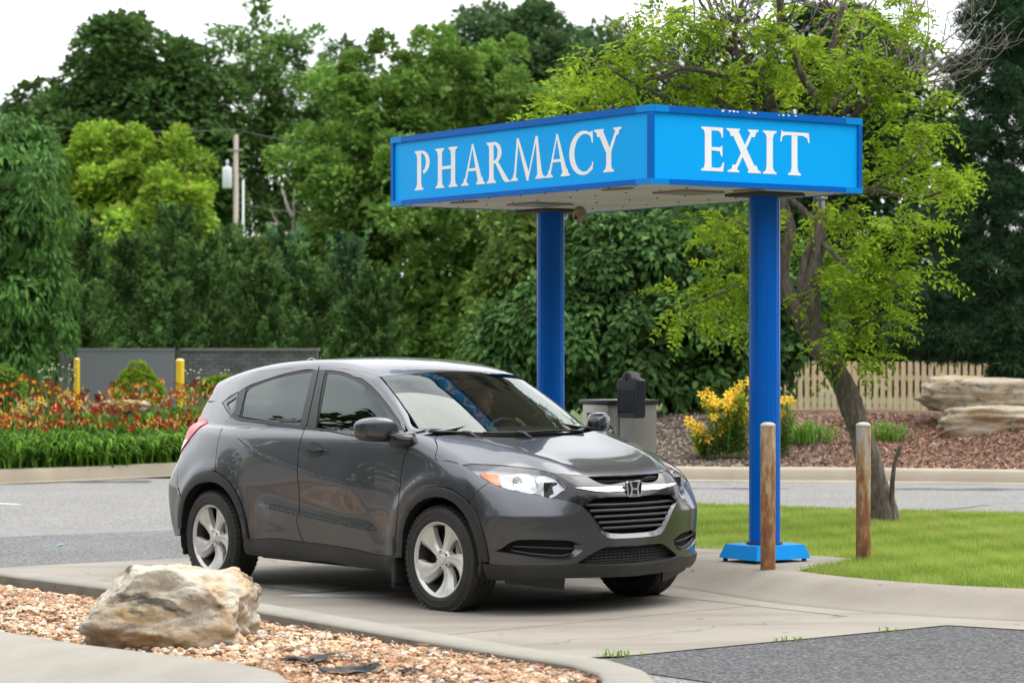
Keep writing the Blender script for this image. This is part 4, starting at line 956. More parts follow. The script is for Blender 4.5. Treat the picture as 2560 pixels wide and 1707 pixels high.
def sheet(name, poly, off, mat, step=1.5, dens=None, zf=None):
    """flat paving laid on the falling ground"""
    P = np.asarray(poly, float); O = []
    for i in range(len(P)):
        a, b = P[i], P[(i + 1) % len(P)]; k = max(1, int(np.linalg.norm(b - a) / step)); O += [a + (b - a) * j / k for j in range(k)]
    O = np.array(O); G = in_poly_grid(O, step)
    pts = [Vector(p) for p in np.r_[O, G]] if len(G) else [Vector(p) for p in O]
    v2, e2, f2, *_ = geometry.delaunay_2d_cdt(pts, [(i, (i + 1) % len(O)) for i in range(len(O))], [], 1, 1e-6)
    Q = np.array([tuple(v) for v in v2]); z = (gz(Q[:, 0], Q[:, 1]) if zf is None else zf(Q[:, 0], Q[:, 1])) + off
    o = mesh_obj(name, np.c_[Q, z], [tuple(f) for f in f2], mat); return tag(o, kind='structure')
def sweep(name, path, prof, mat, closed=False, smooth=True, kind='structure', zf=gz, wob=0.0):
    """profile (sideways offset to the left of the path, height) carried along a ground path"""
    P = np.asarray(path, float); n = len(P)
    T = (np.roll(P, -1, 0) - np.roll(P, 1, 0)) if closed else np.gradient(P, axis=0)
    T /= np.linalg.norm(T, axis=1)[:, None]; Nn = np.c_[-T[:, 1], T[:, 0]]; k = len(prof); V = []
    for i in range(n):
        w = wob * (rng.random(k) - .5)
        for j, (o_, h) in enumerate(prof):
            q = P[i] + Nn[i] * o_; V.append((q[0], q[1], float(zf(q[0], q[1])) + h + w[j]))
    m = n if closed else n - 1
    F_ = [(i * k + j, ((i + 1) % n) * k + j, ((i + 1) % n) * k + j + 1, i * k + j + 1) for i in range(m) for j in range(k - 1)]
    o = mesh_obj(name, V, F_, mat, None, smooth); sharp(o, 50)
    return tag(o, kind=kind)
LD = np.array([.634, -.773]); LN_ = np.array([.773, .634])           # along the lane (towards the camera), across it (to the island)
CD, ED = np.array([-.584, .811]), np.array([.837, .548])             # canopy: along the PHARMACY face (away), along the EXIT face
# ground to the horizon
def far_ground():
    m, n, l, b = nmat('rough_lawn')
    c = ramp(n, l, noise_fac(n, l, .9, 6), [(.3, (.045, .075, .018)), (.7, (.10, .15, .035))]); c = mixc(n, l, ramp(n, l, noise_fac(n, l, 40, 3), [(.4, (0, 0, 0)), (.7, (.5, .5, .5))]), c, (.03, .05, .012))
    l.new(c, b.inputs['Base Color']); b.inputs['Roughness'].default_value = .9; return m
m_lawn = far_ground()
sheet('ground', [(-600, -300), (600, -300), (600, 1200), (-600, 1200)], -.22, m_lawn, 150, zf=lambda x, y: 0 * x)
sheet('parking_lot', [(-30, -12), (30, -12), (30, 31.5), (-30, 31.5)], 0.0, m_asph_old, 3.0)
lane_b = [gpt(0, 1421)[:2], gpt(470, 1397)[:2]]
A0 = lane_b[0] + (lane_b[0] - lane_b[1]) * 1.0; A1 = lane_b[0] + (lane_b[1] - lane_b[0]) * 3.6
N0, N1 = gpt(1563, 1643)[:2], gpt(2368, 1566)[:2]
pl_a, pl_b = gpt(0, 1434, .15)[:2], gpt(1295, 1637, .15)[:2]           # planter, lane-side kerb line
def along(p, t): return np.asarray(p) + LD * t
lane_left0 = along(pl_a, -6.0); lane_left1 = along(pl_b, .9)
k_in = [gpt(1676, 1470)[:2], gpt(1959, 1513)[:2], gpt(2170, 1534)[:2], gpt(2453, 1552)[:2], gpt(2620, 1560)[:2]]   # island kerb, toe
k0 = along(k_in[0], -4.6)
NE = gpt(2700, 1586)[:2]
LW0 = lane_b[0] + (lane_b[0] - lane_b[1]) * .22
sheet('drive_through_lane', [LW0, along(pl_b, .2), gpt(1457, 1648)[:2], N0, N1, NE, k_in[4] + [.3, .3], k_in[3] + [.1, .2], k_in[2] + [.1, .15], k_in[1] + [.1, .1], k_in[0] + [.1, .1], along(k_in[0], -3.2) + [.1, .1], lane_b[0] + (lane_b[1] - lane_b[0]) * 2.9], .010, m_conc, .8)
dk = gpt(0, 1345)[:2], gpt(459, 1328)[:2]
sheet('asphalt_patch', [A0 + [.0, .0], A1, A1 + (dk[1] - lane_b[1]), dk[0] + (dk[0] - dk[1]) * 1.2, A0], .004, m_asph_mid, 1.0)
sheet('asphalt_apron', [gpt(1450, 1660)[:2], N0, N1, NE, NE + [6, -1.5], (12, 2), (-1.5, 4), gpt(1775, 1707)[:2] + [.0, .0], gpt(1542, 1673)[:2]], .005, m_asph_new, 1.0)
# saw-cut joints, stains and stencilled arrow worn on the lane
m_joint = pbr('joint_filler', (.05, .045, .04), .9); m_pale = concrete_mat('pale_patch', (.50, .48, .45), (.56, .54, .50), (.4, .38, .35))
def strip(name, a, b, w, off, mat, wob=.0):
    a, b = np.asarray(a), np.asarray(b); d = b - a; L = np.linalg.norm(d); d /= L; nn = np.array([-d[1], d[0]]); n = max(2, int(L / .25)); V = []
    for i in range(n + 1):
        c = a + d * L * i / n + nn * (rng.random() - .5) * wob
        for s in (-1, 1): q = c + nn * s * w / 2 * (1 + wob * 20 * (rng.random() - .5)); V.append((q[0], q[1], float(gz(*q)) + off))
    return tag(mesh_obj(name, V, [(2 * i, 2 * i + 1, 2 * i + 3, 2 * i + 2) for i in range(n)], mat), kind='structure')
strip('lane_joint', gpt(1590, 1545)[:2] - LN_ * 2.6, gpt(1590, 1545)[:2] + LN_ * 1.0, .012, .0125, pbr('rusty_joint', (.30, .20, .13), .9), .004)
strip('lane_joint', gpt(700, 1475)[:2], gpt(1560, 1470)[:2] + LN_ * .6, .012, .0125, m_joint, .003)
strip('lane_joint', along(k_in[0], -3) - LN_ * .28, along(k_in[1], .8) - LN_ * .28, .010, .0125, m_joint, .003)
sheet('pale_patch', [gpt(668, 1469)[:2], gpt(790, 1461)[:2], gpt(890, 1474)[:2], gpt(785, 1484)[:2]], .0125, m_pale, 1)
sheet('pale_patch', [gpt(695, 1494)[:2], gpt(900, 1480)[:2], gpt(1030, 1487)[:2], gpt(960, 1497)[:2]], .0125, m_pale, 1)
strip('parking_line', gpt(-60, 1254)[:2], gpt(50, 1262)[:2], .10, .004, pbr('worn_line', (.45, .44, .42), .8))
strip('asphalt_crack', apt(2290, 1268, 24.3)[:2], apt(2470, 1252, 25.6)[:2], .03, .004, m_joint, .05)
strip('asphalt_seal', (-16, 30.35), (-4.6, 30.75), .5, .004, m_asph_new, .1); strip('asphalt_seal', (1.5, 29.25), (9, 28.55), .35, .004, m_asph_new, .1)

# --- island beside the lane: rolled kerb, slab, lawn
kpath = [k0, along(k_in[0], -3), along(k_in[0], -1.5), k_in[0]] + k_in[1:] + [k_in[4] + [.8, -.05], k_in[4] + [4, .4]]
kp = curve(np.array(kpath), .25, False, 80)
sweep('island_kerb', kp, [(-.02, -.02), (.0, .012), (.06, .022), (.16, .06), (.26, .115), (.34, .145), (.40, .15), (.52, .15), (.53, .05)], m_curb, zf=gz)
toe = np.array(kp); Tn = np.gradient(toe, axis=0); Tn /= np.linalg.norm(Tn, axis=1)[:, None]; top_in = toe + np.c_[-Tn[:, 1], Tn[:, 0]] * .515
s0, s1 = gpt(1762, 1364, .15)[:2], gpt(2143, 1396, .15)[:2]; s2 = gpt(1992, 1427, .15)[:2]
sel = [p for p in top_in if (p - s2) @ LD < .05]
sheet('island_slab', sel + [s2, s1, s0, along(s0, -4.2)], .1505, m_conc, .6)
lawn_front = [p for p in top_in if (p - s2) @ LD >= .05]
lb = [apt(2620, 1294, 21.3)[:2] + [5, 0], apt(2560, 1293, 21.5)[:2], apt(2177, 1284, 22.2)[:2], apt(1763, 1262, 23.3)[:2], apt(1300, 1240, 24.4)[:2], along(s0, -4.2) + [.6, .5]]
LAWN = [s2 + LD * .02] + lawn_front + lb + [along(s0, -4.2), s0, s1]
def island_z(x, y): return gz(x, y) + .135
m_soil = pbr('lawn_soil', (.050, .060, .022), .95)
sheet('lawn', LAWN, 0, m_soil, .8, zf=island_z)
LAWN = np.array(LAWN)
def blades(name, P, h, w, lean, cols, mat):
    n = len(P); a = rng.random(n) * 2 * math.pi; d = np.c_[np.cos(a), np.sin(a), np.zeros(n)]; b = rng.random(n) * 2 * math.pi
    hh = h * (.55 + .75 * rng.random(n)); l_ = np.c_[np.cos(b), np.sin(b), np.zeros(n)] * (lean * hh * rng.random(n))[:, None]
    v0 = P - d * w / 2; v1 = P + d * w / 2; up_ = np.c_[np.zeros((n, 2)), hh]; v2 = P + l_ + up_
    V = np.stack([v0, v1, v2], 1).reshape(-1, 3); F_ = np.arange(3 * n).reshape(-1, 3)
    return mesh_obj(name, V, F_, mat, None, False, None, np.repeat(np.c_[cols, np.ones(n)], 3, 0))
m_grass = leafmat('grass_blades', .35, .55, .3)
def scatter(poly, n):
    P = np.asarray(poly); lo, hi = P.min(0), P.max(0); out = []
    while sum(map(len, out)) < n:
        q = lo + rng.random((n * 2, 2)) * (hi - lo); out.append(q[inside(q, P)])
    return np.concatenate(out)[:n]
def vnoise(x, y, s, seed=0):
    """cheap smooth noise for scattering"""
    r = np.random.default_rng(seed); v = 0
    for k in range(5):
        a, b, c = r.normal(size=2) * s * (1 + .6 * k), r.random() * 6.28, 1 / (1 + .5 * k); v = v + c * np.sin(a[0] * x + a[1] * y + b)
    return v / 2.2
vis = np.array([p for p in LAWN])
g2 = scatter([s0 + [-.3, .0], s1, s2] + lawn_front + [apt(2640, 1294, 21.5)[:2], apt(2177, 1284, 22.3)[:2], apt(1700, 1262, 23.6)[:2], along(s0, -2.4)], 170000)
t = vnoise(g2[:, 0], g2[:, 1], 2.2, 3)[:, None] * .55 + vnoise(g2[:, 0], g2[:, 1], 7.0, 13)[:, None] * .35 + .5 + (rng.random((len(g2), 1)) - .5) * .7; t = np.clip(t, 0, 1)
gc = (1 - t) * np.array([.17, .275, .034]) + t * np.array([.33, .44, .092]); dry = rng.random(len(g2)) < .08 + .16 * np.clip(vnoise(g2[:, 0], g2[:, 1], 3.1, 23), 0, 1); gc[dry] = np.array([.36, .34, .15])
tag(blades('grass', np.c_[g2, island_z(g2[:, 0], g2[:, 1])], .048, .008, 1.1, gc, m_grass), kind='stuff')

# --- planter in front: kerbs, soil, stones, boulder, fabric scraps
a_in, b_in = pl_a, pl_b; f_a, f_b = gpt(0, 1574, .15)[:2], gpt(638, 1695, .15)[:2]
wid = abs((f_a - a_in) @ LN_)
nose_c = b_in - LN_ * wid / 2 + LD * .15
ring = [along(a_in, -7), along(a_in, -3), along(a_in, 0), along(a_in, 2), b_in] + [nose_c + LN_ * wid / 2 * math.cos(a) + LD * wid * .62 * math.sin(a) for a in np.linspace(.25, math.pi - .25, 9)]
fb = along(a_in - LN_ * wid, float((b_in - a_in) @ LD)); ring += [fb, along(fb, -2), along(fb, -4), along(fb, -8), along(fb, -12)]
ring = curve(np.array(ring), .22, False, 80)
nb = len(ring); tl_ = np.linspace(0, 1, nb)
T_ = np.gradient(ring, axis=0); T_ /= np.linalg.norm(T_, axis=1)[:, None]; L_ = np.c_[-T_[:, 1], T_[:, 0]]
V = []
far_i = np.argmin(np.linalg.norm(ring - fb, axis=1))
for i in range(nb):
    g_ = np.clip((i - far_i + 4) / 10.0, 0, 1); g_ = g_ * g_ * (3 - 2 * g_)     # the street side kerb rolls out into a wide gutter
    w_t = .20 + .12 * g_; w_o = .03 + .85 * g_
    for o_, h in ((.0, .02), (.004, .135), (.02, .15), (w_t, .152), (w_t + .03 + .10 * g_, .135 - .01 * g_), (w_t + .03 + .45 * w_o, .06 + .01 * g_), (w_t + w_o + .04, .016)):
        q = ring[i] + L_[i] * o_; V.append((q[0], q[1], float(gz(*q)) + h))
Fk = [(i * 7 + j, (i + 1) * 7 + j, (i + 1) * 7 + j + 1, i * 7 + j + 1) for i in range(nb - 1) for j in range(6)]
m_curbn = concrete_mat('planter_kerb_concrete', (0.23, 0.216, 0.184), (0.288, 0.272, 0.234), (.20, .18, .15), 2.2, .45)
m_curbd = concrete_mat('soil_and_shade_kerb', (.10, .085, .065), (.17, .15, .12), (.06, .045, .03), 3, .6)  # planter-side face coloured darker for both soil and shade below the top
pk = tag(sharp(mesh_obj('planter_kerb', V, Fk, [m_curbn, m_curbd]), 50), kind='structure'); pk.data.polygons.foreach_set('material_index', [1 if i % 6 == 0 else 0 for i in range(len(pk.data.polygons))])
PLANT = np.array([p for p in ring]); 
def plant_z(x, y): 
    q = np.c_[np.atleast_1d(x) - a_in[0], np.atleast_1d(y) - a_in[1]]; s = np.clip(-(q @ LN_) / wid, 0, 1)
    return np.squeeze(gz(x, y) + .055 + .06 * np.sin(s * math.pi) + .012 * vnoise(np.asarray(x), np.asarray(y), 5, 8))
m_psoil = pbr('planter_soil', (.20, .10, .055), .95)
sheet('planter_bed', PLANT, 0, m_psoil, .12, zf=plant_z)
def stones(name, P, size, flat, cols, mat):
    """many small angular stones in one mesh"""
    bm = bmesh.new(); bmesh.ops.create_icosphere(bm, subdivisions=1, radius=1.0); bv = np.array([v.co[:] for v in bm.verts]); bf = np.array([[v.index for v in f.verts] for f in bm.faces]); bm.free()
    n, k = len(P), len(bv); V = bv[None] * (1 + (rng.random((n, k, 1)) - .5) * .55); sc = size[:, None] * np.c_[.8 + .6 * rng.random(n), .6 + .4 * rng.random(n), flat * (.7 + .5 * rng.random(n))]
    V = V * sc[:, None, :]; a = rng.random(n) * 6.283; b = (rng.random(n) - .5) * 1.2
    ca, sa, cb, sb = np.cos(a)[:, None], np.sin(a)[:, None], np.cos(b)[:, None], np.sin(b)[:, None]
    x, y, z = V[..., 0], V[..., 1], V[..., 2]; y, z = y * cb - z * sb, y * sb + z * cb; x, y = x * ca - y * sa, x * sa + y * ca
    V = np.stack([x, y, z], -1) + P[:, None, :]; F_ = (bf[None] + (np.arange(n) * k)[:, None, None]).reshape(-1, 3)
    return mesh_obj(name, V.reshape(-1, 3), F_, mat, None, False, None, np.repeat(np.c_[cols, np.ones(n)], k, 0))
def tint_mat(name, rough=.8, bumpsc=None):
    m, n, l, b = nmat(name); a = n.new('ShaderNodeAttribute'); a.attribute_name = 'tint'
    c = mixc(n, l, noise_fac(n, l, 60, 4), a.outputs['Color'], mixc(n, l, .5, a.outputs['Color'], (.45, .36, .26)))
    l.new(c, b.inputs['Base Color']); b.inputs['Roughness'].default_value = rough
    if bumpsc: bump(n, l, b, noise_fac(n, l, bumpsc, 4), .4, .004)
    return m
m_stone = tint_mat('river_gravel', .75)
inner = [p for p, q in zip(ring, L_)]
near = [along(a_in, -1.2)] + [p for p in ring if (p - a_in) @ LD > -1.2 and (p - a_in) @ LD < 9]
gp = scatter(PLANT[(PLANT - a_in) @ LD > -2.2], 15000)
keep = pdist(gp, PLANT) > .015; gp = gp[keep]
pal = .95 * np.array([(.64, .50, .36), (.56, .34, .17), (.66, .57, .46), (.44, .23, .10), (.60, .42, .25), (.48, .40, .33), (.36, .18, .085), (.70, .64, .55), (.58, .29, .12), (.52, .33, .18)])
gcol = pal[rng.integers(0, len(pal), len(gp))] * (.75 + .4 * rng.random((len(gp), 1)))
gs = .008 + .017 * rng.random(len(gp)) ** 2.0
tag(stones('gravel', np.c_[gp, plant_z(gp[:, 0], gp[:, 1]) + gs * .25 + rng.random(len(gp)) * .012], gs, .62, gcol, m_stone), kind='stuff')
# reddish dry debris between the stones (shredded bark)
gq = scatter(PLANT[(PLANT - a_in) @ LD > -2.2], 9000); pz = vnoise(gq[:, 0], gq[:, 1], 2.0, 5); gq = gq[(pz > .15) | ((gq - b_in) @ LD > -.9)]
def chips(name, P, ln, w, cols, mat, tilt=.5):
    n = len(P); a = rng.random(n) * 6.283; d = np.c_[np.cos(a), np.sin(a), (rng.random(n) - .4) * tilt] * (ln * (.4 + .9 * rng.random(n)))[:, None]; s = np.c_[-np.sin(a), np.cos(a), (rng.random(n) - .5) * .8] * w
    V = np.stack([P - d / 2 - s / 2, P + d / 2 - s / 2, P + d / 2 + s / 2, P - d / 2 + s / 2], 1).reshape(-1, 3)
    return mesh_obj(name, V, np.arange(4 * n).reshape(-1, 4), mat, None, False, None, np.repeat(np.c_[cols, np.ones(n)], 4, 0))
m_chip = tint_mat('bark_shreds', .9)
tag(chips('dry_debris', np.c_[gq, plant_z(gq[:, 0], gq[:, 1]) + .022 + .015 * rng.random(len(gq))], .05, .006, np.array([.30, .12, .05]) * (.5 + rng.random((len(gq), 1))), m_chip), kind='stuff')
m_fab = pbr('black_landscape_fabric', (.018, .019, .022), .7)
def scrap(c, rx, ry, seed, label):
    r = np.random.default_rng(seed); n = 26; V = [(c[0], c[1], float(plant_z(*c)) + .035)]; 
    for i in range(n):
        a = 2 * math.pi * i / n; k = .65 + .55 * r.random(); x, y = c[0] + rx * k * math.cos(a), c[1] + ry * k * math.sin(a); V.append((x, y, float(plant_z(x, y)) + .018 + .03 * r.random()))
    o = mesh_obj('landscape_fabric', V, [(0, 1 + i, 1 + (i + 1) % n) for i in range(n)], m_fab, None, False); sm = o.modifiers.new('thick', 'SOLIDIFY'); sm.thickness = .002
    tag(o, label, 'fabric scrap', 'torn fabric scraps in the gravel')
scrap(gpt(775, 1664, .1)[:2], .125, .06, 1, 'torn black landscape fabric scrap behind the larger one in the gravel')
scrap(gpt(870, 1688, .1)[:2], .15, .07, 2, 'larger torn black landscape fabric piece lying among the gravel by the kerb')
scrap(gpt(1030, 1697, .1)[:2], .06, .03, 3, 'smallest black fabric shred in the gravel towards the rounded kerb end')

# --- boulders
def rock_mat(name, pale, ochre, dark, sc=1.0):
    m, n, l, b = nmat(name)
    c = ramp(n, l, noise_fac(n, l, 8 * sc, 10, .70, dist=.3), [(.30, tuple(x * .66 for x in pale)), (.5, pale), (.72, tuple(min(1, x * 1.12) for x in pale))])
    c = mixc(n, l, ramp(n, l, noise_fac(n, l, 3.2 * sc, 7, .65, stretch=(1, 1, 2.2), dist=1.0), [(.46, (0, 0, 0)), (.64, (.85, .85, .85))]), c, ochre)
    d = ramp(n, l, noise_fac(n, l, 2.6 * sc, 10, .72, stretch=(.9, .9, 1.7), dist=.7), [(.54, (0, 0, 0)), (.63, (.92, .92, .92))]); c = mixc(n, l, d, c, dark)
    l.new(c, b.inputs['Base Color']); b.inputs['Roughness'].default_value = .9
    bump(n, l, b, noise_fac(n, l, 17 * sc, 10, .72), .9, .035); return m
from mathutils import noise as mnoise
def boulder(name, c, dims, rz, seed, mat, sub=5, boxy=.55, amp=.10, facets=None, tilt=0.0, layers=0.0):
    bm = bmesh.new(); bmesh.ops.create_icosphere(bm, subdivisions=sub, radius=1.0); sv = Vector((seed * 3.7, seed * 1.3, seed * 2.1))
    for v in bm.verts:
        p = v.co.normalized(); q = max(abs(p.x), abs(p.y), abs(p.z)); r = (1 - boxy) + boxy / q * .82
        p = p * r
        if facets:
            for nx, ny, nz, d in facets:
                nn = Vector((nx, ny, nz)).normalized(); e = p.dot(nn) - d
                if e > 0: p = p - nn * e * .92
        f = mnoise.fractal(p * 1.3 + sv, .9, 2.1, 6) * amp + mnoise.ridged_multi_fractal(p * 1.1 + sv, 1, 2.0, 4, 1.0, 2.0) * amp * .45 + mnoise.fractal(p * 6 + sv, .8, 2.2, 4) * amp * .22
        if layers: f += layers * (abs(math.sin(p.z * 5.5 + 2.0 * mnoise.noise(p * .9 + sv))) ** .5 - .6)
        v.co = Vector((p.x * dims[0], p.y * dims[1], p.z * dims[2])) * (1 + f - amp * .4)
    bm.transform(Matrix.Translation(c) @ Matrix.Rotation(rz, 4, 'Z') @ Matrix.Rotation(tilt, 4, 'Y')); bm.verts.index_update()
    o = mesh_obj(name, [v.co for v in bm.verts], [[v.index for v in f.verts] for f in bm.faces], mat, None, True); bm.free(); return o
m_rock = rock_mat('limestone', (.58, .52, .43), (.47, .30, .12), (.075, .065, .05), 1.0)
rc = gpt(428, 1625, .09)
tag(boulder('boulder', (rc[0] - .02, rc[1] + .20, rc[2] + .150), (.465, .32, .285), math.radians(-6), 5, m_rock, 6, .62, .17,
            [(.75, -.3, .75, .80), (-.8, -.2, .65, .78), (.95, -.1, -.1, .86), (.1, -1, .25, .80), (-.3, -.8, -.6, .80)], math.radians(-7), .04),
    'big pale limestone boulder with black lichen stains in the gravel planter', 'boulder')

# --- back kerb and planted banks
bk = [gpt(-260, 1214)[:2], gpt(0, 1208.7)[:2], gpt(214, 1201)[:2], gpt(444, 1187)[:2] + [.0, -.3], gpt(900, 1183)[:2] * [1, .97], gpt(1300, 1192)[:2], gpt(1733, 1201.7)[:2], gpt(2200, 1205)[:2], gpt(2560, 1210)[:2], gpt(2900, 1216)[:2]]
bkp = curve(np.array([bk[0] + [-5, -.4]] + bk + [bk[-1] + [5, -.6]]), .5, False, 85)
sweep('back_kerb', bkp, [(-.10, .006), (-.02, .02), (.02, .14), (.06, .17), (.20, .175), (.21, .10)], m_curb2, wob=.006)
bx = np.array([p[0] for p in bkp]); by = np.array([p[1] for p in bkp])
def bank_z(x, y):
    x = np.asarray(x, float); y = np.asarray(y, float); d = y - np.interp(x, bx, by) - .2
    right = sstep(x, 0.2, 2.2); rise = np.where(d < 0, 0, .60 * sstep(d, 0, 4.4) * right + .27 * sstep(d, .3, 3.2) * (1 - right))
    fall = sstep(d, 6.5, 15) * (.95 * right + .42 * (1 - right))
    return gz(x, y) + .13 + rise - fall + .02 * vnoise(x, y, 3.5, 4)
def mulch_mat():
    m, n, l, b = nmat('bark_mulch')
    tc = n.new('ShaderNodeTexCoord'); sp = n.new('ShaderNodeSeparateXYZ'); l.new(tc.outputs['Object'], sp.inputs[0])
    mr = n.new('ShaderNodeMapRange'); mr.inputs['From Min'].default_value = 2.4; mr.inputs['From Max'].default_value = 5.0; l.new(sp.outputs['X'], mr.inputs['Value'])
    dk_ = ramp(n, l, noise_fac(n, l, 30, 4), [(.35, (.030, .022, .018)), (.7, (.12, .085, .066))]); rd = ramp(n, l, noise_fac(n, l, 26, 4), [(.35, (.06, .028, .017)), (.7, (.17, .075, .042))])
    c = mixc(n, l, mr.outputs[0], dk_, rd); l.new(c, b.inputs['Base Color']); b.inputs['Roughness'].default_value = .95
    bump(n, l, b, noise_fac(n, l, 35, 5), .9, .03); return m
m_mulch = mulch_mat()
xs = np.linspace(-16, 16, 130); rows = np.linspace(.2, 16, 70)
V = [(x, np.interp(x, bx, by) + d, float(bank_z(x, np.interp(x, bx, by) + d))) for d in rows for x in xs]; k = len(xs)
Fg = [(i * k + j, i * k + j + 1, (i + 1) * k + j + 1, (i + 1) * k + j) for i in range(len(rows) - 1) for j in range(k - 1)]
bank = mesh_obj('planted_bank', V, Fg, [m_mulch, m_lawn]); tag(bank, kind='structure')
cx_ = np.array([V[f[0]] for f in Fg]); dd = cx_[:, 1] - np.interp(cx_[:, 0], bx, by)
bank.data.polygons.foreach_set('material_index', ((dd > 5.6) & (cx_[:, 0] < 2.6)).astype(np.int32))
def bank_pts(n, x0, x1, d0, d1):
    x = x0 + rng.random(n) * (x1 - x0); y = np.interp(x, bx, by) + d0 + rng.random(n) * (d1 - d0); return np.c_[x, y, bank_z(x, y)]
mp_ = bank_pts(26000, .9, 8, .3, 5.2); redf = sstep(mp_[:, 0] + .6 * vnoise(mp_[:, 0], mp_[:, 1], 2, 2), 2.3, 4.6)[:, None]
mcol = (1 - redf) * np.array([.15, .112, .088]) + redf * np.array([.21, .092, .050]); mcol = mcol * (.35 + 1.3 * rng.random((len(mp_), 1)))
pale = rng.random(len(mp_)) < .05; mcol[pale] = np.array([.42, .36, .30])
tag(chips('mulch_chips', mp_ + [0, 0, .012],   .045, .016, mcol, m_chip, 1.0), kind='stuff')
m_lime = rock_mat('ledge_limestone', (.37, .32, .245), (.31, .205, .085), (.085, .065, .045), .8)
lr = apt(2440, 1050, 33.0); ur = apt(2430, 990, 33.5)
tag(boulder('ledge_stone', (lr[0] + .46, 33.3, apt(2440, 1062, 33.3)[2]), (1.02, .45, .285), math.radians(3), 2, m_lime, 5, .72, .17, None, 0, .03), 'lower pale limestone slab of the stacked pair on the red mulch bank', 'boulder')
tag(boulder('ledge_stone', (ur[0] + .42, 33.75, apt(2430, 992, 33.7)[2]), (1.16, .42, .285), math.radians(-4), 9, m_lime, 5, .72, .17, None, math.radians(2), .03), 'upper ochre stained limestone slab resting on the lower slab', 'boulder')

# ================================================================== CANOPY, PILLARS, KIOSK, BOLLARDS
def blue_mat(name, col, rough=.35, stain=.25):
    m, n, l, b = nmat(name)
    c = mixc(n, l, ramp(n, l, noise_fac(n, l, 3, 5, .6, stretch=(1, 1, .25)), [(.4, (0, 0, 0)), (.8, (stain,) * 3)]), col, tuple(x * .72 + .012 for x in col))
    l.new(c, b.inputs['Base Color']); b.inputs['Roughness'].default_value = rough; b.inputs['Specular IOR Level'].default_value = .16; b.inputs['Coat Weight'].default_value = .06; b.inputs['Coat Roughness'].default_value = .12
    bump(n, l, b, noise_fac(n, l, 2.5, 2), .05, .02); return m
m_face = blue_mat('bright_blue_sign_face', (.0, .405, .95), .45, .08); m_frame = blue_mat('blue_frame_paint', (.0, .125, .50), .4); m_corner = blue_mat('faded_blue_corner', (.002, .25, .70), .4); m_pil = blue_mat('blue_pillar_paint', (.0, .108, .49), .30, .45)
m_white = pbr('white_vinyl', (.92, .92, .91), .5)
def soffit_mat():
    m, n, l, b = nmat('soffit_panel'); c = ramp(n, l, noise_fac(n, l, 2.2, 6, .6, stretch=(.6, 1.4, 1)), [(.3, (.58, .53, .46)), (.65, (.72, .68, .61))])
    l.new(c, b.inputs['Base Color']); b.inputs['Roughness'].default_value = .6; return m
m_soff = soffit_mat()
CO = np.array([.890, 15.550]); LA, LB = 3.075, 1.80; ZB, ZT = 2.682, 3.192
can = empty('canopy', (CO[0], CO[1], 0), 'blue drive-through canopy lettered PHARMACY and EXIT in white serif capitals', 'canopy')
def cpt(a, b_, z): q = CD * a + ED * b_; return (q[0], q[1], z)         # canopy-local point
def cbox(mb, a0, a1, b0, b1, z0, z1):
    V = [cpt(a, b_, z) for z in (z0, z1) for a, b_ in ((a0, b0), (a1, b0), (a1, b1), (a0, b1))]
    mb.add(V, [(0, 1, 2, 3), (7, 6, 5, 4), (4, 5, 1, 0), (5, 6, 2, 1), (6, 7, 3, 2), (7, 4, 0, 3)])
b = MB(); cbox(b, .03, LA - .03, .03, LB - .03, ZB + .02, ZT - .03); b.build('canopy_core', m_soff, can)
b = MB(); cbox(b, .012, LA - .012, .012, LB - .012, ZB + .004, ZB + .018); soff = b.build('soffit', m_soff, can)
b = MB(); cbox(b, .02, LA - .02, .02, LB - .02, ZT - .028, ZT - .006); b.build('roof_sheet', m_frame, can)
FT, FB, FS = .044, .036, .034
def fascia(u0, u1, side, nm):
    pass
for nm, ln, f in (('pharmacy', LA, lambda s, d: (s, d)), ('exit', LB, lambda s, d: (d, s))):
    for back in (0, 1):
        L2 = LB if nm == 'pharmacy' else LA; D_ = (lambda d: d) if not back else (lambda d, L2=L2: L2 - d)
        fr = MB()
        def fb_(s0_, s1_, d0, d1, z0, z1, mb):
            (a0, b0), (a1, b1) = f(s0_, D_(d0)), f(s1_, D_(d1)); cbox(mb, min(a0, a1), max(a0, a1), min(b0, b1), max(b0, b1), z0, z1)
        e = 0.0 if nm == 'pharmacy' else .0301
        fb_(.15, ln - .15, 0, .03, ZT - FT, ZT, fr); fr1 = fr.build('fascia_trim', m_frame, can)
        fr = MB(); fb_(.15, ln - .15, .0, .03, ZB, ZB + FB, fr); fr.build('fascia_trim', m_frame, can)
        for s_ in (0, 1):
            fr = MB(); x0, x1 = (e, FS) if s_ == 0 else (ln - FS, ln - e)
            fb_(x0, x1, .0, .03, ZB + FB + .0005, ZT - FT - .0005, fr); fr.build('corner_trim', m_frame, can)
            x0, x1 = (e, .1495) if s_ == 0 else (ln - .1495, ln - e)
            for z0, z1 in ((ZT - FT, ZT + .001), (ZB - .001, ZB + FB)):
                fr = MB(); fb_(x0, x1, -.002, .03, z0, z1, fr); fr.build('corner_trim', m_corner, can)
        p = MB(); fb_(FS, ln - FS, .016, .030, ZB + FB, ZT - FT, p); pan = p.build('sign_panel', m_face, can)
        if nm == 'pharmacy' and not back: PAN_P = pan
        if nm == 'exit' and not back: PAN_E = pan
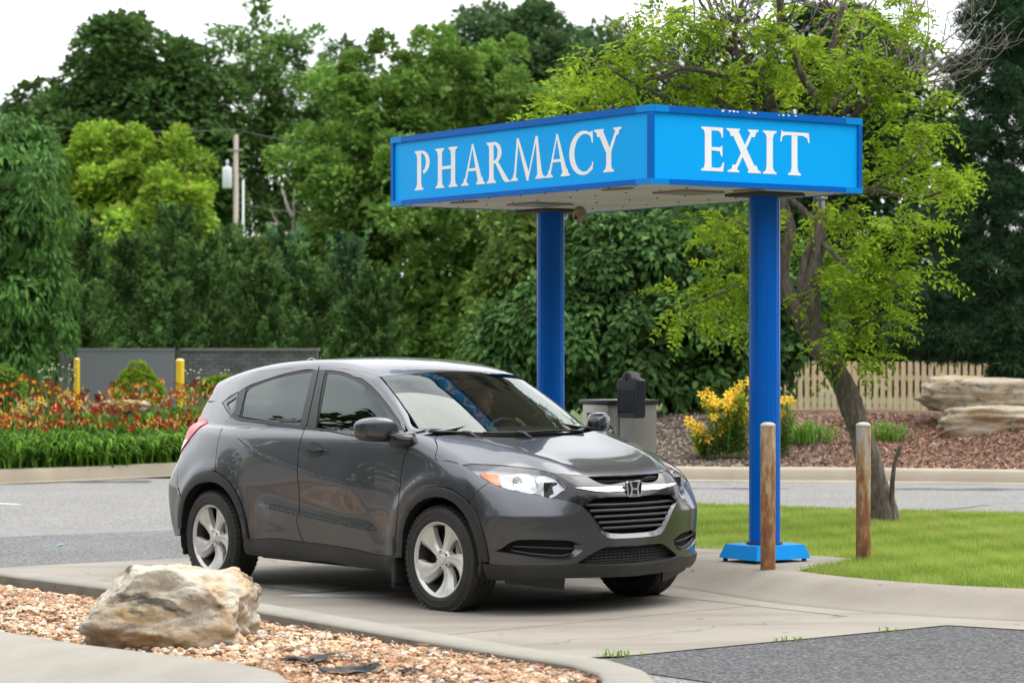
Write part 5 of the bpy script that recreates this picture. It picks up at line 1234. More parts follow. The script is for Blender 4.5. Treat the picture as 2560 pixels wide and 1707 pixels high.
# letters: hand-drawn condensed roman capitals, x right, y up in metres, H = cap height
Hc = .288
def arcp(cx_, cy_, rx, ry, a0, a1, n=16): return [(cx_ + rx * math.cos(math.radians(a)), cy_ + ry * math.sin(math.radians(a))) for a in np.linspace(a0, a1, n)]
def serif(x0, x1, y, d, l_=.030, r_=.030): return [(x0 - l_, y), (x1 + r_, y), (x1 + r_, y + d * .010), (x1 + .008, y + d * .022), (x1, y + d * .050), (x0, y + d * .050), (x0 - .008, y + d * .022), (x0 - l_, y + d * .010)]
def bar_(x0, y0, x1, y1, w0, w1=None): w1 = w1 or w0; return [(x0 - w0 / 2, y0), (x0 + w0 / 2, y0), (x1 + w1 / 2, y1), (x1 - w1 / 2, y1)]
def stem(x, w, y0=0, y1=Hc): return [[(x, y0), (x + w, y0), (x + w, y1), (x, y1)]]
def bowl(x, rx, y0, y1, th, end=-90): 
    c, r = (y0 + y1) / 2, (y1 - y0) / 2
    return arcp(x, c, rx, r, 90, end, 18) + arcp(x, c + .001, rx - th, r - .020, end, 90, 18)
S_ = .053
GL = {
 'P': (.203, stem(.034, S_) + [serif(.034, .034 + S_, 0, 1), serif(.034, .06, Hc, -1, .030, .0), bowl(.088, .113, .112, Hc, .050, -72)]),
 'H': (.314, stem(.046, S_) + stem(.215, S_) + [serif(.046, .046 + S_, 0, 1), serif(.046, .046 + S_, Hc, -1), serif(.215, .215 + S_, 0, 1), serif(.215, .215 + S_, Hc, -1), [(.09, .133), (.225, .133), (.225, .156), (.09, .156)]]),
 'A': (.300, [bar_(.058, .012, .152, Hc + .004, .026, .014), bar_(.248, .012, .150, Hc + .004, .058, .020), [(.085, .100), (.215, .100), (.210, .120), (.092, .120)], serif(.048, .072, 0, 1, .034, .030), serif(.222, .276, 0, 1, .026, .028)]),
 'R': (.292, stem(.034, S_) + [serif(.034, .034 + S_, 0, 1), serif(.034, .06, Hc, -1, .030, 0), bowl(.088, .098, .135, Hc, .048, -90), [(.100, .150), (.140, .150), (.262, .020), (.296, .0), (.232, -.002), (.205, .016)]]),
 'M': (.412, [bar_(.046, .012, .082, Hc + .004, .026, .022), [(.070, Hc + .006), (.094, Hc + .006), (.214, .05), (.206, -.006), (.190, -.006)], bar_(.200, -.006, .304, Hc + .006, .016, .022), [(.296, Hc + .006), (.318, Hc + .006), (.372, .012), (.316, .012)], serif(.034, .058, 0, 1, .034, .030), serif(.318, .370, 0, 1, .026, .040)]),
 'C': (.275, [arcp(.150, Hc / 2, .150, Hc / 2 + .004, 52, 310, 40) + arcp(.165, Hc / 2, .110, Hc / 2 - .018, 310, 52, 40), [(.232, Hc - .006), (.250, Hc - .004), (.252, .205), (.242, .205), (.228, .245), (.20, Hc - .018)], [(.205, .012), (.250, .03), (.256, .080), (.246, .082), (.236, .052), (.20, .030)]]),
 'Y': (.293, stem(.125, S_, 0, .130) + [[(.020, Hc), (.084, Hc), (.180, .128), (.125, .128)], [(.232, Hc), (.258, Hc), (.178, .128), (.155, .150)], serif(.125, .125 + S_, 0, 1), serif(.030, .074, Hc, -1, .034, .026), serif(.236, .256, Hc, -1, .032, .032)]),
 'E': (.185, stem(.032, S_) + [serif(.032, .05, 0, 1, .030, 0), serif(.032, .05, Hc, -1, .030, 0), [(.08, Hc - .022), (.08, Hc), (.178, Hc), (.176, .222), (.168, .222), (.160, .250), (.140, Hc - .022)], [(.08, .136), (.08, .158), (.150, .158), (.172, .170), (.172, .100), (.162, .100), (.150, .132)], [(.08, 0), (.178, 0), (.186, .062), (.178, .062), (.160, .030), (.140, .022), (.08, .024)]]),
 'X': (.290, [[(.030, Hc), (.092, Hc), (.262, 0), (.196, 0)], [(.212, Hc), (.238, Hc), (.076, 0), (.048, 0)], serif(.036, .086, Hc, -1, .034, .026), serif(.206, .236, Hc, -1, .028, .030), serif(.050, .074, 0, 1, .040, .032), serif(.204, .252, 0, 1, .028, .034)]),
 'I': (.113, stem(.031, .050) + [serif(.031, .081, 0, 1), serif(.031, .081, Hc, -1)]),
 'T': (.257, stem(.102, .050) + [serif(.102, .152, 0, 1), [(.004, .222), (.014, Hc + .010), (.030, Hc), (.250, Hc), (.256, .222), (.246, .222), (.236, .250), (.205, Hc - .022), (.050, Hc - .022), (.022, .255), (.014, .222)]])}
def letter(ch, o2, xdir, nrm, z0, parent, w=None):
    W, polys = GL[ch]; k = (w or W) / W; b = MB()
    for i, p in enumerate(polys):
        p = [(x * k, y) for x, y in p]; d0 = .0005 + .00035 * i
        v2 = [Vector(q) for q in p]; _, _, f2, *_ = geometry.delaunay_2d_cdt(v2, [(i_, (i_ + 1) % len(p)) for i_ in range(len(p))], [], 1, 1e-6)
        vv, _, ff, *_ = geometry.delaunay_2d_cdt(v2, [(i_, (i_ + 1) % len(p)) for i_ in range(len(p))], [], 1, 1e-6)
        b.add([(o2[0] + xdir[0] * x + nrm[0] * d0, o2[1] + xdir[1] * x + nrm[1] * d0, z0 + y) for x, y in vv], ff)
    return b.build('letter', m_white, parent)
zl0 = 2.783
for ch, s_, w_ in (('P', 2.775, .205), ('H', 2.514, .315), ('A', 2.180, .305), ('R', 1.855, .292), ('M', 1.560, .410), ('A', 1.166, .285), ('C', .886, .285), ('Y', .607, .295)):
    q = CD * s_ + ED * .016; letter(ch, q, -CD, -ED, zl0, PAN_P, w_)
for ch, s_, w_ in (('E', .422, .190), ('X', .632, .295), ('I', .940, .120), ('T', 1.086, .258)):
    q = ED * s_ + CD * .016; letter(ch, q, ED, -CD, zl0, PAN_E, w_)
# soffit details
m_dark = pbr('dark_slot', (.05, .042, .035), .7); m_plate = pbr('grey_cover_plate', (.24, .215, .18), .55)
for a, b_ in ((.55, .16), (2.35, .16), (.16, .95)):
    m_ = MB(); q = cpt(a, b_, ZB); ca = math.atan2(CD[1], CD[0]); V = [(q[0] + CD[0] * .16 * math.cos(t) + ED[0] * .055 * math.sin(t), q[1] + CD[1] * .16 * math.cos(t) + ED[1] * .055 * math.sin(t), ZB + z) for z in (.003, -.006) for t in np.linspace(0, 6.283, 25)[:-1]]
    m_.add(V, [(i, (i + 1) % 24, 24 + (i + 1) % 24, 24 + i) for i in range(24)] + [tuple(range(24, 48))]); m_.build('soffit_lamp', pbr('lamp_trim', (.26, .17, .10), .5), can)
for a, b_ in ((.55, .75), (2.25, .75)):
    m_ = MB(); cbox(m_, a - .17, a + .17, b_ - .17, b_ + .17, ZB - .010, ZB + .003); m_.build('soffit_hatch', m_plate, can)
b = MB()
for a in np.linspace(.2, LA - .2, 9):
    for b_ in (.06, .48, 1.0, 1.45, LB - .06):
        q = cpt(a + .03 * math.sin(a * 7 + b_), b_, ZB); b.lathe([(0, .002), (.006, .002), (.009, .008)], 8, (q[0], q[1], ZB - .004))
b.build('soffit_screws', m_dark, can)
PR = (np.array([1.716, 16.65]) - CO); pr_a, pr_b = PR @ CD, PR @ ED
PL_ = pr_a + 2.46
for a in (pr_a, PL_):
    m_ = MB(); cbox(m_, a - .19, a + .19, pr_b - .19, pr_b + .19, ZB - .018, ZB - .0005); fl = m_.build('pillar_flange', m_dark, can)
    q = CO + CD * a + ED * pr_b; z0 = float(gz(*q)) + .15
    col = MB(); rp = .107; prof = []
    N_ = 20
    V = []; zs = [z0 + .10, ZB - .018]
    for z in zs:
        for k in range(N_ * 4):
            t = 2 * math.pi * k / (N_ * 4); r = rp * (1.0 if k % 4 in (1, 2) else .985); V.append((r * math.cos(t), r * math.sin(t), z))
    n4 = N_ * 4; col.add(V, [(k, (k + 1) % n4, n4 + (k + 1) % n4, n4 + k) for k in range(n4)])
    col.add([(v[0] + 0, v[1], v[2]) for v in V[:n4]], [tuple(range(n4))])
    o = col.build('pillar', m_pil, can, auto=12, loc=(q[0] - CO[0], q[1] - CO[1], 0))
    m_ = MB(); V = []
    for z, e in ((z0 + .024, .045), (z0 + .118, .0)):
        for sa, sb in ((-1, -1), (1, -1), (1, 1), (-1, 1)): p_ = CD * sa * (.165 + e * .7) + ED * sb * (.205 + e * .7); V.append((p_[0], p_[1], z))
    m_.add(V, [(0, 1, 5, 4), (1, 2, 6, 5), (2, 3, 7, 6), (3, 0, 4, 7), (4, 5, 6, 7), (3, 2, 1, 0)]); sk = m_.build('pillar_base', m_corner, o)
    m_ = MB(); m_.lathe([(.125, z0 + .1185), (.125, z0 + .132), (.11, z0 + .133)], 32); m_.build('base_collar', m_dark, sk)
    for sa, sb in ((-1, -1), (1, -1), (1, 1), (-1, 1)): p_ = CD * sa * .17 + ED * sb * .20; m_ = MB(); m_.box((p_[0], p_[1], z0 + .011), (.03, .03, .026)); m_.build('base_foot', m_dark, sk)
# flaking white paint along the top edge of the EXIT face
b = MB()
for i in range(15):
    s_ = .55 + .75 * rng.random() ** 1.5; q = ED * s_ - CD * .0026; w = .006 + .022 * rng.random(); z = ZT - .004 - .008 * rng.random()
    b.add([(q[0], q[1], z), (q[0] + ED[0] * w, q[1] + ED[1] * w, z - .002), (q[0] + ED[0] * w * .7, q[1] + ED[1] * w * .7, z - .004 - .012 * rng.random()), (q[0] + ED[0] * w * .1, q[1] + ED[1] * w * .1, z - .010)], [(0, 1, 2, 3)])
b.build('paint_chip', m_white, can)
# papery nest and small sensor box below the soffit
b = MB(); nb_ = CO + CD * 2.20 + ED * 1.48; nx, ny = apt(1449, 530, 18.2)[:2]
pr = [(.004, ZB)] + [((.050 * math.sin(math.pi * (.12 + .80 * i / 18)) ** .8) * (1 + .05 * (i % 2)), ZB + .003 - .115 * i / 18) for i in range(19)] + [(.010, ZB - .113)]
b.lathe(pr, 24, (nx, ny, 0)); nest = sharp(b.build('wasp_nest', None, None, smooth=True), 80); 
m_nest, n, l, bb = nmat('nest_paper'); l.new(ramp(n, l, noise_fac(n, l, 30, 5, stretch=(.4, .4, 3)), [(.3, (.24, .17, .11)), (.7, (.50, .40, .30))]), bb.inputs['Base Color']); bb.inputs['Roughness'].default_value = .9; nest.data.materials.append(m_nest)
tag(nest, 'pale papery wasp nest hanging under the canopy beside the far blue pillar', 'wasp nest')
b = MB(); b.lathe([(.013, 0), (.015, .004), (.010, .03), (0, .034)], 12, (nx - .028, ny - .034, ZB - .092)); b.build('nest_entrance', m_dark, nest)
sx, sy = apt(2054, 500, 16.95)[:2]
b = MB(); b.box((sx, sy, ZB - .055), (.036, .036, .06), math.radians(33), .004); b.tube([(sx, sy, ZB - .028), (sx, sy, ZB + .004)], .009, 8); b.box((sx, sy, ZB - .007), (.06, .06, .012), math.radians(33), .002)
sb_ = b.build('sensor_box', pbr('sensor_plastic', (.42, .39, .34), .5), None, auto=40); tag(sb_, 'small beige sensor box hanging under the canopy behind the near pillar', 'sensor')

# --- kiosk
KO = np.array([.694, 17.20]); KA, KB = .34, .425; kz = float(gz(*KO)) + .15; KT = 1.254
m_steel, n, l, bb = nmat('brushed_steel'); l.new(ramp(n, l, noise_fac(n, l, 6, 5, stretch=(1, 1, .15)), [(.3, (.30, .275, .245)), (.7, (.40, .375, .34))]), bb.inputs['Base Color']); bb.inputs['Metallic'].default_value = .55; bb.inputs['Roughness'].default_value = .38
m_kblk = pbr('kiosk_black', (.022, .022, .026), .38); m_screen = pbr('dark_screen', (.004, .004, .006), .08, 0, .5, .6); m_door = pbr('pale_hatch', (.62, .60, .55), .4)
kio = empty('kiosk', (KO[0], KO[1], kz), 'low steel drive-through kiosk with black lid and pale hatch between the pillars', 'kiosk')
def kbox(mb, a0, a1, b0, b1, z0, z1, bev=0):
    c = CD * (a0 + a1) / 2 + ED * (b0 + b1) / 2; mb.box((c[0], c[1], (z0 + z1) / 2 - kz), (b1 - b0, a1 - a0, z1 - z0), math.atan2(ED[1], ED[0]), bev)
b = MB(); kbox(b, 0, KA, .10, KB, kz, KT - .032, .004); b.build('cabinet', m_steel, kio, auto=40)
b = MB(); kbox(b, .012, KA - .02, -.002, .0995, kz, KT - .032, .003); b.build('terminal_housing', m_steel, kio, auto=40)
b = MB(); kbox(b, -.015, KA + .015, -.015, KB + .012, KT - .0315, KT, .006); b.build('lid', m_kblk, kio, auto=40)
b = MB()
for a0, a1, z0, z1 in ((.035, .055, .72, 1.16), (.225, .245, .72, 1.16), (.0555, .2245, 1.135, 1.16)): kbox(b, a0, a1, -.016, -.0025, z0, z1)
kbox(b, .0555, .2245, -.010, -.0025, 1.092, 1.1)
b.build('hatch_frame', m_kblk, kio)
b = MB(); kbox(b, .056, .224, -.008, -.0025, .73, 1.091); b.build('hatch', m_door, kio)
b = MB(); kbox(b, .09, .224, -.012, -.0025, 1.101, 1.134); b.build('hatch_display', pbr('hatch_plate', (.30, .28, .25), .4), kio)
kiz = empty('video_terminal', (.869, 16.95, 0), 'black rounded video screen unit mounted in front of the steel kiosk', 'video terminal')
W_ = .215; zb_, zs_, zt_ = 1.132, 1.405, 1.458
out_ = [(0, zb_ + .012), (.012, zb_), (W_ - .012, zb_), (W_, zb_ + .012), (W_, zs_ - .008), (W_ - .010, zs_), (W_ * .5 + .062, zs_ + .004)] + [(W_ * .5 + .055 * math.cos(a), zs_ + .006 + (zt_ - zs_ - .006) * math.sin(a)) for a in np.linspace(.25, math.pi - .25, 9)] + [(W_ * .5 - .062, zs_ + .004), (.010, zs_), (0, zs_ - .008)]
TK = Matrix(((CD[0], 0, ED[0], 0), (CD[1], 0, ED[1], 0), (0, 1, 0, 0), (0, 0, 0, 1)))
b = MB(); b.prism(out_, 0, .085, TK); kb = b.build('terminal_body', m_kblk, kiz, auto=40); bv = kb.modifiers.new('bevel', 'BEVEL'); bv.width = .006; bv.segments = 2
b = MB(); b.prism([(.030, zb_ + .035), (W_ - .020, zb_ + .035), (W_ - .020, zs_ - .075), (.030, zs_ - .075)], -.0008, .002, TK); b.build('screen', m_screen, kiz)
b = MB(); b.prism([(.022, zb_ + .028), (.0295, zb_ + .028), (.0295, zs_ - .067), (.022, zs_ - .067)], -.004, .002, TK); b.prism([(W_ - .0195, zb_ + .028), (W_ - .012, zb_ + .028), (W_ - .012, zs_ - .067), (W_ - .0195, zs_ - .067)], -.004, .002, TK); b.prism([(.030, zs_ - .0745), (W_ - .02, zs_ - .0745), (W_ - .02, zs_ - .067), (.030, zs_ - .067)], -.004, .002, TK); b.build('screen_bezel', m_kblk, kiz)
b = MB(); b.prism([(W_ * .5 + .014 * math.cos(a), zs_ + .012 + .026 * math.sin(a)) for a in np.linspace(0, 6.283, 17)[:-1]], -.001, .002, TK); b.build('handle_hole', m_screen, kiz)
b = MB(); q0, q1 = CD * .10 + ED * .05, CD * .10 + ED * .05 + (KO + ED * .20 + CD * .0 - np.array([.869, 16.95])) * .0; b.tube([(q0[0], q0[1], 1.20), (q0[0] + .02, q0[1] + .14, 1.20)], .02, 8); b.build('mounting_arm', m_kblk, kiz, smooth=True)

# --- bollards
def rust_mat(name, seed):
    m, n, l, b = nmat(name)
    tc = n.new('ShaderNodeTexCoord'); mp = n.new('ShaderNodeMapping'); mp.inputs['Location'].default_value = (seed, seed, 0); mp.inputs['Scale'].default_value = (1, 1, .30); l.new(tc.outputs['Object'], mp.inputs[0])
    t = n.new('ShaderNodeTexNoise'); t.inputs['Scale'].default_value = 22; t.inputs['Detail'].default_value = 9; t.inputs['Roughness'].default_value = .68; l.new(mp.outputs[0], t.inputs['Vector'])
    sp = n.new('ShaderNodeSeparateXYZ'); l.new(tc.outputs['Object'], sp.inputs[0])
    mr = n.new('ShaderNodeMapRange'); mr.inputs['From Min'].default_value = 1.0; mr.inputs['From Max'].default_value = .0; mr.inputs['To Min'].default_value = -.05 if seed < 5 else -.14; mr.inputs['To Max'].default_value = .16; l.new(sp.outputs['Z'], mr.inputs['Value'])
    ad = n.new('ShaderNodeMath'); l.new(t.outputs['Fac'], ad.inputs[0]); l.new(mr.outputs[0], ad.inputs[1])
    c = ramp(n, l, ad.outputs[0], [(.36, (.42, .40, .36)), (.46, (.40, .27, .14)), (.58, (.26, .115, .042)), (.80, (.11, .048, .025))])
    l.new(c, b.inputs['Base Color']); b.inputs['Roughness'].default_value = .85; bump(n, l, b, t.outputs['Fac'], .4, .004); return m
def bollard(x, y, z, h, r, mat, cmat, label, name='bollard', group=None):
    e = empty(name, (x, y, z), label, 'bollard', group)
    b = MB(); b.lathe([(r, -.02), (r, h - r * .55)], 32); b.build('post', mat, e, smooth=True)
    b = MB(); b.lathe([(r * .99, h - r * .55), (r * 1.03, h - r * .53), (r * 1.03, h - r * .38), (r * .98, h - r * .34)] + [(r * .97 * math.cos(a), h - r * .34 + r * .36 * math.sin(a)) for a in np.linspace(.1, 1.5, 7)], 32); b.build('cap', cmat, e, smooth=True); return e
m_cap = concrete_mat('cement_cap', (.42, .40, .35), (.58, .55, .50), (.30, .22, .14), 6, .5)
p = gpt(1922, 1424, .15); bollard(p[0], p[1] + .05, p[2], 1.63 - (1055 - HY) / FPX * (p[1] + .05) - p[2], .050, rust_mat('rusty_pipe', 1), m_cap, 'rusty pipe bollard standing on the slab in front of the near blue pillar')
p = gpt(2161, 1400, .15); bollard(p[0], p[1] + .05, p[2], 1.63 - (1055 - HY) / FPX * (p[1] + .05) - p[2], .051, rust_mat('rusty_pipe_grey_top', 9), m_cap, 'rusty pipe bollard with grey top at the lawn edge by the tree trunk')

# --- behind the flower bed: screen wall, gate, yellow bollards
def brick_mat():
    m, n, l, b = nmat('charcoal_brick'); tc = n.new('ShaderNodeTexCoord'); mp = n.new('ShaderNodeMapping'); mp.inputs['Rotation'].default_value = (math.radians(90), 0, 0); l.new(tc.outputs['Object'], mp.inputs[0])
    t = n.new('ShaderNodeTexBrick'); t.inputs['Scale'].default_value = 1.0; t.inputs['Brick Width'].default_value = .22; t.inputs['Row Height'].default_value = .075; t.inputs['Mortar Size'].default_value = .008
    t.inputs['Color1'].default_value = (.065, .067, .072, 1); t.inputs['Color2'].default_value = (.12, .122, .128, 1); t.inputs['Mortar'].default_value = (.025, .025, .027, 1); l.new(mp.outputs[0], t.inputs['Vector'])
    l.new(mixc(n, l, ramp(n, l, noise_fac(n, l, 3, 5), [(.4, (0, 0, 0)), (.7, (.4, .4, .4))]), t.outputs['Color'], (.16, .162, .17)), b.inputs['Base Color']); b.inputs['Roughness'].default_value = .85; return m
m_brick = brick_mat()
GY = 50.0
def wall_obj(name, u0, u1, y, ztop, zbot, th, mat, label, cat):
    x0, x1 = apt(u0, HY, y)[0], apt(u1, HY, y)[0]; b = MB(); b.box(((x0 + x1) / 2, y + th / 2, (ztop + zbot) / 2), (x1 - x0, th, ztop - zbot)); o = b.build(name, mat); tag(o, label, cat); return o
w1 = wall_obj('brick_wall', 452, 792, GY + .1, 1.575, -.3, .3, m_brick, 'long dark grey brick screen wall running from the gate to behind the car', 'wall')
b = MB(); b.box((apt(622, HY, GY)[0], GY + .25, 1.585), (apt(792, HY, GY)[0] - apt(452, HY, GY)[0] + .06, .36, .05)); b.build('coping', pbr('pale_coping', (.15, .15, .15), .8), w1)
w2 = wall_obj('brick_wall', 150, 189, GY + .12, 1.56, -.3, .3, m_brick, 'short dark brick pier beside the slim yellow bollard', 'wall')
for u in (190, 443):
    pass
m_gate = pbr('grey_gate_sheet', (.15, .162, .185), .5)
x0, x1 = apt(193, HY, GY)[0], apt(437, HY, GY)[0]
gt = empty('gate', ((x0 + x1) / 2, GY, 0), 'flat blue grey sheet metal gate between the yellow bollards', 'gate')
b = MB(); n_ = 30
for i in range(n_):
    xa = (x0 - x1) / 2 + (x1 - x0) * (i + .5) / n_; b.box((xa, .02, .68), ((x1 - x0) / n_ * .985, .03 + .006 * (i % 2), 1.78))
b.build('gate_panel', m_gate, gt)
b = MB(); b.box((0, .02, 1.585), (x1 - x0, .06, .05)); b.build('gate_rail', m_gate, gt)
for u, s_ in ((447, 1), (190, -1)):
    b = MB(); b.box((apt(u, HY, GY)[0] - (x0 + x1) / 2, .06, .63), (.10, .10, 1.9)); b.build('gate_post', pbr('brown_post', (.055, .045, .04), .7), gt)
m_yel = pbr('yellow_bollard_sleeve', (.72, .47, .015), .4); m_ytop = pbr('sun_bleached_yellow', (.78, .62, .20), .45)
bollard(apt(192, HY, 49)[0], 49, -.2, 1.63 - (895 - HY) / FPX * 49 + .2, .058, m_yel, m_ytop, 'slim yellow bollard between the short brick pier and the grey gate')
bollard(apt(450, HY, 48.5)[0], 48.5, -.2, 1.63 - (897 - HY) / FPX * 48.5 + .2, .084, m_yel, m_ytop, 'thick yellow bollard between the grey gate and the long brick wall')

# --- picket fence on the right
m_pick, n, l, bb = nmat('raw_cedar_picket'); l.new(ramp(n, l, noise_fac(n, l, 5, 5, stretch=(6, 1, .6)), [(.3, (.42, .295, .19)), (.7, (.58, .435, .30))]), bb.inputs['Base Color']); bb.inputs['Roughness'].default_value = .85
FY = 50.0; zt_f = 1.63 - (903 - HY) / FPX * FY; fx0, fx1 = apt(1640, HY, FY)[0], apt(2640, HY, FY)[0]
fen = empty('picket_fence', (fx0, FY, 0), 'pale raw timber picket fence behind the leaning tree', 'fence')
nP = int((fx1 - fx0) / .142)
for i in range(nP):
    x = i * .142; h = zt_f + .02 * math.sin(i * 12.9) * .5; w = .094
    if i < 100:
        b = MB(); b.prism([(x - w / 2, -.2), (x + w / 2, -.2), (x + w / 2, h - .03), (x + w * .25, h), (x - w * .25, h), (x - w / 2, h - .03)], 0, .02, Matrix(((1, 0, 0, 0), (0, 0, 1, -.03 if i % 1 == 0 else 0), (0, 1, 0, 0), (0, 0, 0, 1)))); b.build('picket', m_pick, fen)
for z in (.35, 1.0): b = MB(); b.box(((fx1 - fx0) / 2, .012, z), (fx1 - fx0, .04, .09)); b.build('fence_rail', m_pick, fen)
for i in range(5): b = MB(); b.box((.6 + i * 1.75, .06, .55), (.10, .05, 1.45)); b.build('fence_post', m_pick, fen)

# --- utility pole with transformer, conduit pole, cables
m_pole, n, l, bb = nmat('weathered_pole'); l.new(ramp(n, l, noise_fac(n, l, 3, 5, stretch=(5, 5, .2)), [(.3, (.20, .165, .14)), (.7, (.33, .285, .25))]), bb.inputs['Base Color']); bb.inputs['Roughness'].default_value = .9
PY = 110.0; pp = apt(590, 337, PY)
po = empty('utility_pole', (pp[0], PY, -.5), 'weathered wooden utility pole with a pale transformer can among the trees', 'utility pole')
b = MB(); b.lathe([(.135, 0), (.105, pp[2] + .5)], 20, cap=True); b.build('pole_shaft', m_pole, po, smooth=True)
tq = apt(569, 445, PY); m_can = pbr('pale_grey_transformer', (.52, .56, .58), .4)
b = MB(); b.lathe([(0, -.48), (.20, -.48), (.22, -.45), (.22, .40), (.20, .46), (.05, .52), (0, .52)], 24, (tq[0] - pp[0], -.1, tq[2] + .5)); b.build('transformer', m_can, po, smooth=True)
b = MB(); b.lathe([(.0, 0), (.07, 0), (.05, .15), (.08, .2), (.05, .3), (0, .32)], 12, (tq[0] - pp[0], -.1, tq[2] + 1.0)); b.build('insulator', m_can, po, smooth=True)
b = MB(); b.tube([(0, 0, tq[2] + .6), (tq[0] - pp[0], -.1, tq[2] + .6)], .04, 6); b.tube([(-.3, -.1, tq[2] + 1.75), (.35, -.1, tq[2] + 1.75)], .04, 6); b.build('cross_bracket', m_pole, po, smooth=True)
cp = apt(608, 450, 100.0); b = MB(); b.lathe([(.048, 0), (.045, cp[2] + .5)], 14, (cp[0], 100, -.5), cap=True); tag(b.build('conduit_pole', pbr('galvanised_pole', (.42, .44, .45), .5), None, smooth=True), 'thin galvanised metal pole standing beside the wooden utility pole', 'pole')
def cable(uv0, uv1, y0, y1, sag, label):
    a, c = apt(*uv0, y0), apt(*uv1, y1); P = [a + (c - a) * t - np.array([0, 0, sag * 4 * t * (1 - t)]) for t in np.linspace(0, 1, 24)]
    b = MB(); b.tube(P, .012, 5); tag(b.build('overhead_cable', pbr('cable', (.10, .10, .10), .6), None, smooth=True), label, 'cable', 'overhead cables near the utility pole')
cable((-40, 300), (590, 324), 95, 110, .25, 'upper overhead cable crossing the tall dark tree towards the pole'); cable((590, 324), (960, 360), 110, 125, .3, 'overhead cable running from the pole top towards the rounded maple'); cable((590, 505), (900, 525), 110, 122, .3, 'lower overhead cable leaving the pole below the transformer')
# ================================================================== VEGETATION
m_leaf = leafmat('broad_leaves', .22, .45, .40); m_need = leafmat('needles', .15, .6, .25); m_loc = leafmat('locust_leaflets', .42, .5, .30); m_lily = leafmat('strap_leaves', .30, .42, .4); m_petal = leafmat('petals', .08, .6, .2)
def bark_mat(name, a, b_, sc=14, st=.8):
    m, n, l, b = nmat(name); f = noise_fac(n, l, sc, 8, .7, stretch=(1.6, 1.6, .35), dist=.6)
    l.new(ramp(n, l, f, [(.32, tuple(x * .35 for x in a)), (.5, a), (.72, b_)]), b.inputs['Base Color']); b.inputs['Roughness'].default_value = .95; bump(n, l, b, f, st, .03); return m
m_bark = bark_mat('furrowed_bark', (.13, .10, .08), (.27, .225, .185)); m_dbark = bark_mat('dark_bark', (.06, .048, .038), (.12, .10, .08)); m_twig = bark_mat('grey_twigs', (.17, .14, .12), (.34, .30, .27), 20, .3)
def unit(v): return v / (np.linalg.norm(v, axis=-1, keepdims=True) + 1e-9)
def kites(P, D, N, L, W, fold=.18, curl=.15):
    """leaf faces: base P, direction D, upper side N, length L, half width W (arrays)"""
    D = unit(D); S = unit(np.cross(D, N)); U = np.cross(S, D); L = L[:, None]; W = W[:, None]
    a = P; b = P + D * L * .45 + S * W + U * W * fold; c = P + D * L - U * L * curl; d = P + D * L * .45 - S * W + U * W * fold
    return np.stack([a, b, c, d], 1).reshape(-1, 3), np.arange(4 * len(P)).reshape(-1, 4)
def tints(n, pal, w=None, var=.22):
    pal = np.asarray(pal, float); i = rng.choice(len(pal), n, p=w); c = pal[i] * (1 + (rng.random((n, 1)) - .5) * 2 * var); return np.c_[np.clip(c, .002, 1), np.ones(n)]
def sph(n): return unit(rng.normal(size=(n, 3)))
def clump_crown(lobes, n_cl, cr, per, L, W, pal, flat=.55, droop=.3, bias=.35, shell=(.70, 1.10), up=.25, upright=0.0, pal_w=None, clvar=.30, inner=.12):
    """leaf clumps over the outside of the crown's lobes; every clump is a little dome of leaves on a twig end"""
    lobes = [(np.array(c, float), np.array(r, float)) for c, r in lobes]; area = np.array([r[0] * r[2] + r[1] * r[2] + r[0] * r[1] for c, r in lobes]); area /= area.sum()
    C, Nn = [], []; tries = 0
    while len(C) < n_cl and tries < 60:
        tries += 1; m = n_cl; k = rng.choice(len(lobes), m, p=area); s = sph(m); f = shell[0] + (shell[1] - shell[0]) * rng.random(m) ** .6; isin = rng.random(m) < inner; f[isin] = .25 + .5 * rng.random(isin.sum())
        c0 = np.array([lobes[i][0] for i in k]); r0 = np.array([lobes[i][1] for i in k]); p = c0 + s * r0 * f[:, None]
        ok = np.ones(m, bool)
        for j, (c, r) in enumerate(lobes):
            q = np.linalg.norm((p - c) / r, axis=1); ok &= ~((k != j) & (q < .62))
        ok &= (p[:, 1] < c0[:, 1] + r0[:, 1] * .55) | (rng.random(m) < .35)
        C += list(p[ok]); Nn += list(unit(s[ok] / r0[ok] * r0.mean() + [0, 0, up]))
    C = np.array(C[:n_cl]); Nn = np.array(Nn[:n_cl]); n = len(C); sz = cr * (.55 + .9 * rng.random(n))
    ci = np.repeat(np.arange(n), per); M_ = len(ci); s = sph(M_); nn = Nn[ci]; s = unit(s + nn * bias * 2 + [0, 0, .35])
    rr = sz[ci][:, None] * (.45 + .55 * rng.random((M_, 1)) ** .4)
    off = s * rr; ax = (off * nn).sum(1, keepdims=True) * nn; off = ax * (1 + upright) + (off - ax) * (1.0 if upright == 0 else .75); off[:, 2] *= (flat + .45)
    P = C[ci] + off; Dv = unit(off + rng.normal(size=(M_, 3)) * .35 * rr + np.array([0, 0, -droop]) * rr); Nv = unit(nn * .35 + [0, 0, 1.0] + rng.normal(size=(M_, 3)) * .34)
    ll = L * (.6 + .8 * rng.random(M_)); V, F_ = kites(P, Dv, Nv, ll, W * (.6 + .8 * rng.random(M_)))
    col = tints(M_, pal, pal_w); cv = 1 + (rng.random(n) - .5) * 2 * clvar; col[:, :3] *= cv[ci][:, None]
    return V, F_, np.repeat(col, 4, 0), C
def limb(b, pts, r0, r1, n=8, wob=0.0):
    P = curve(np.array(pts, float), max(.08, np.linalg.norm(np.diff(np.array(pts, float), axis=0), axis=1).mean() / 4), False, 120)
    if wob: P = P + rng.normal(size=P.shape) * wob
    R = r1 + (r0 - r1) * (1 - np.linspace(0, 1, len(P))) ** .8; b.tube(P, R, n); return P
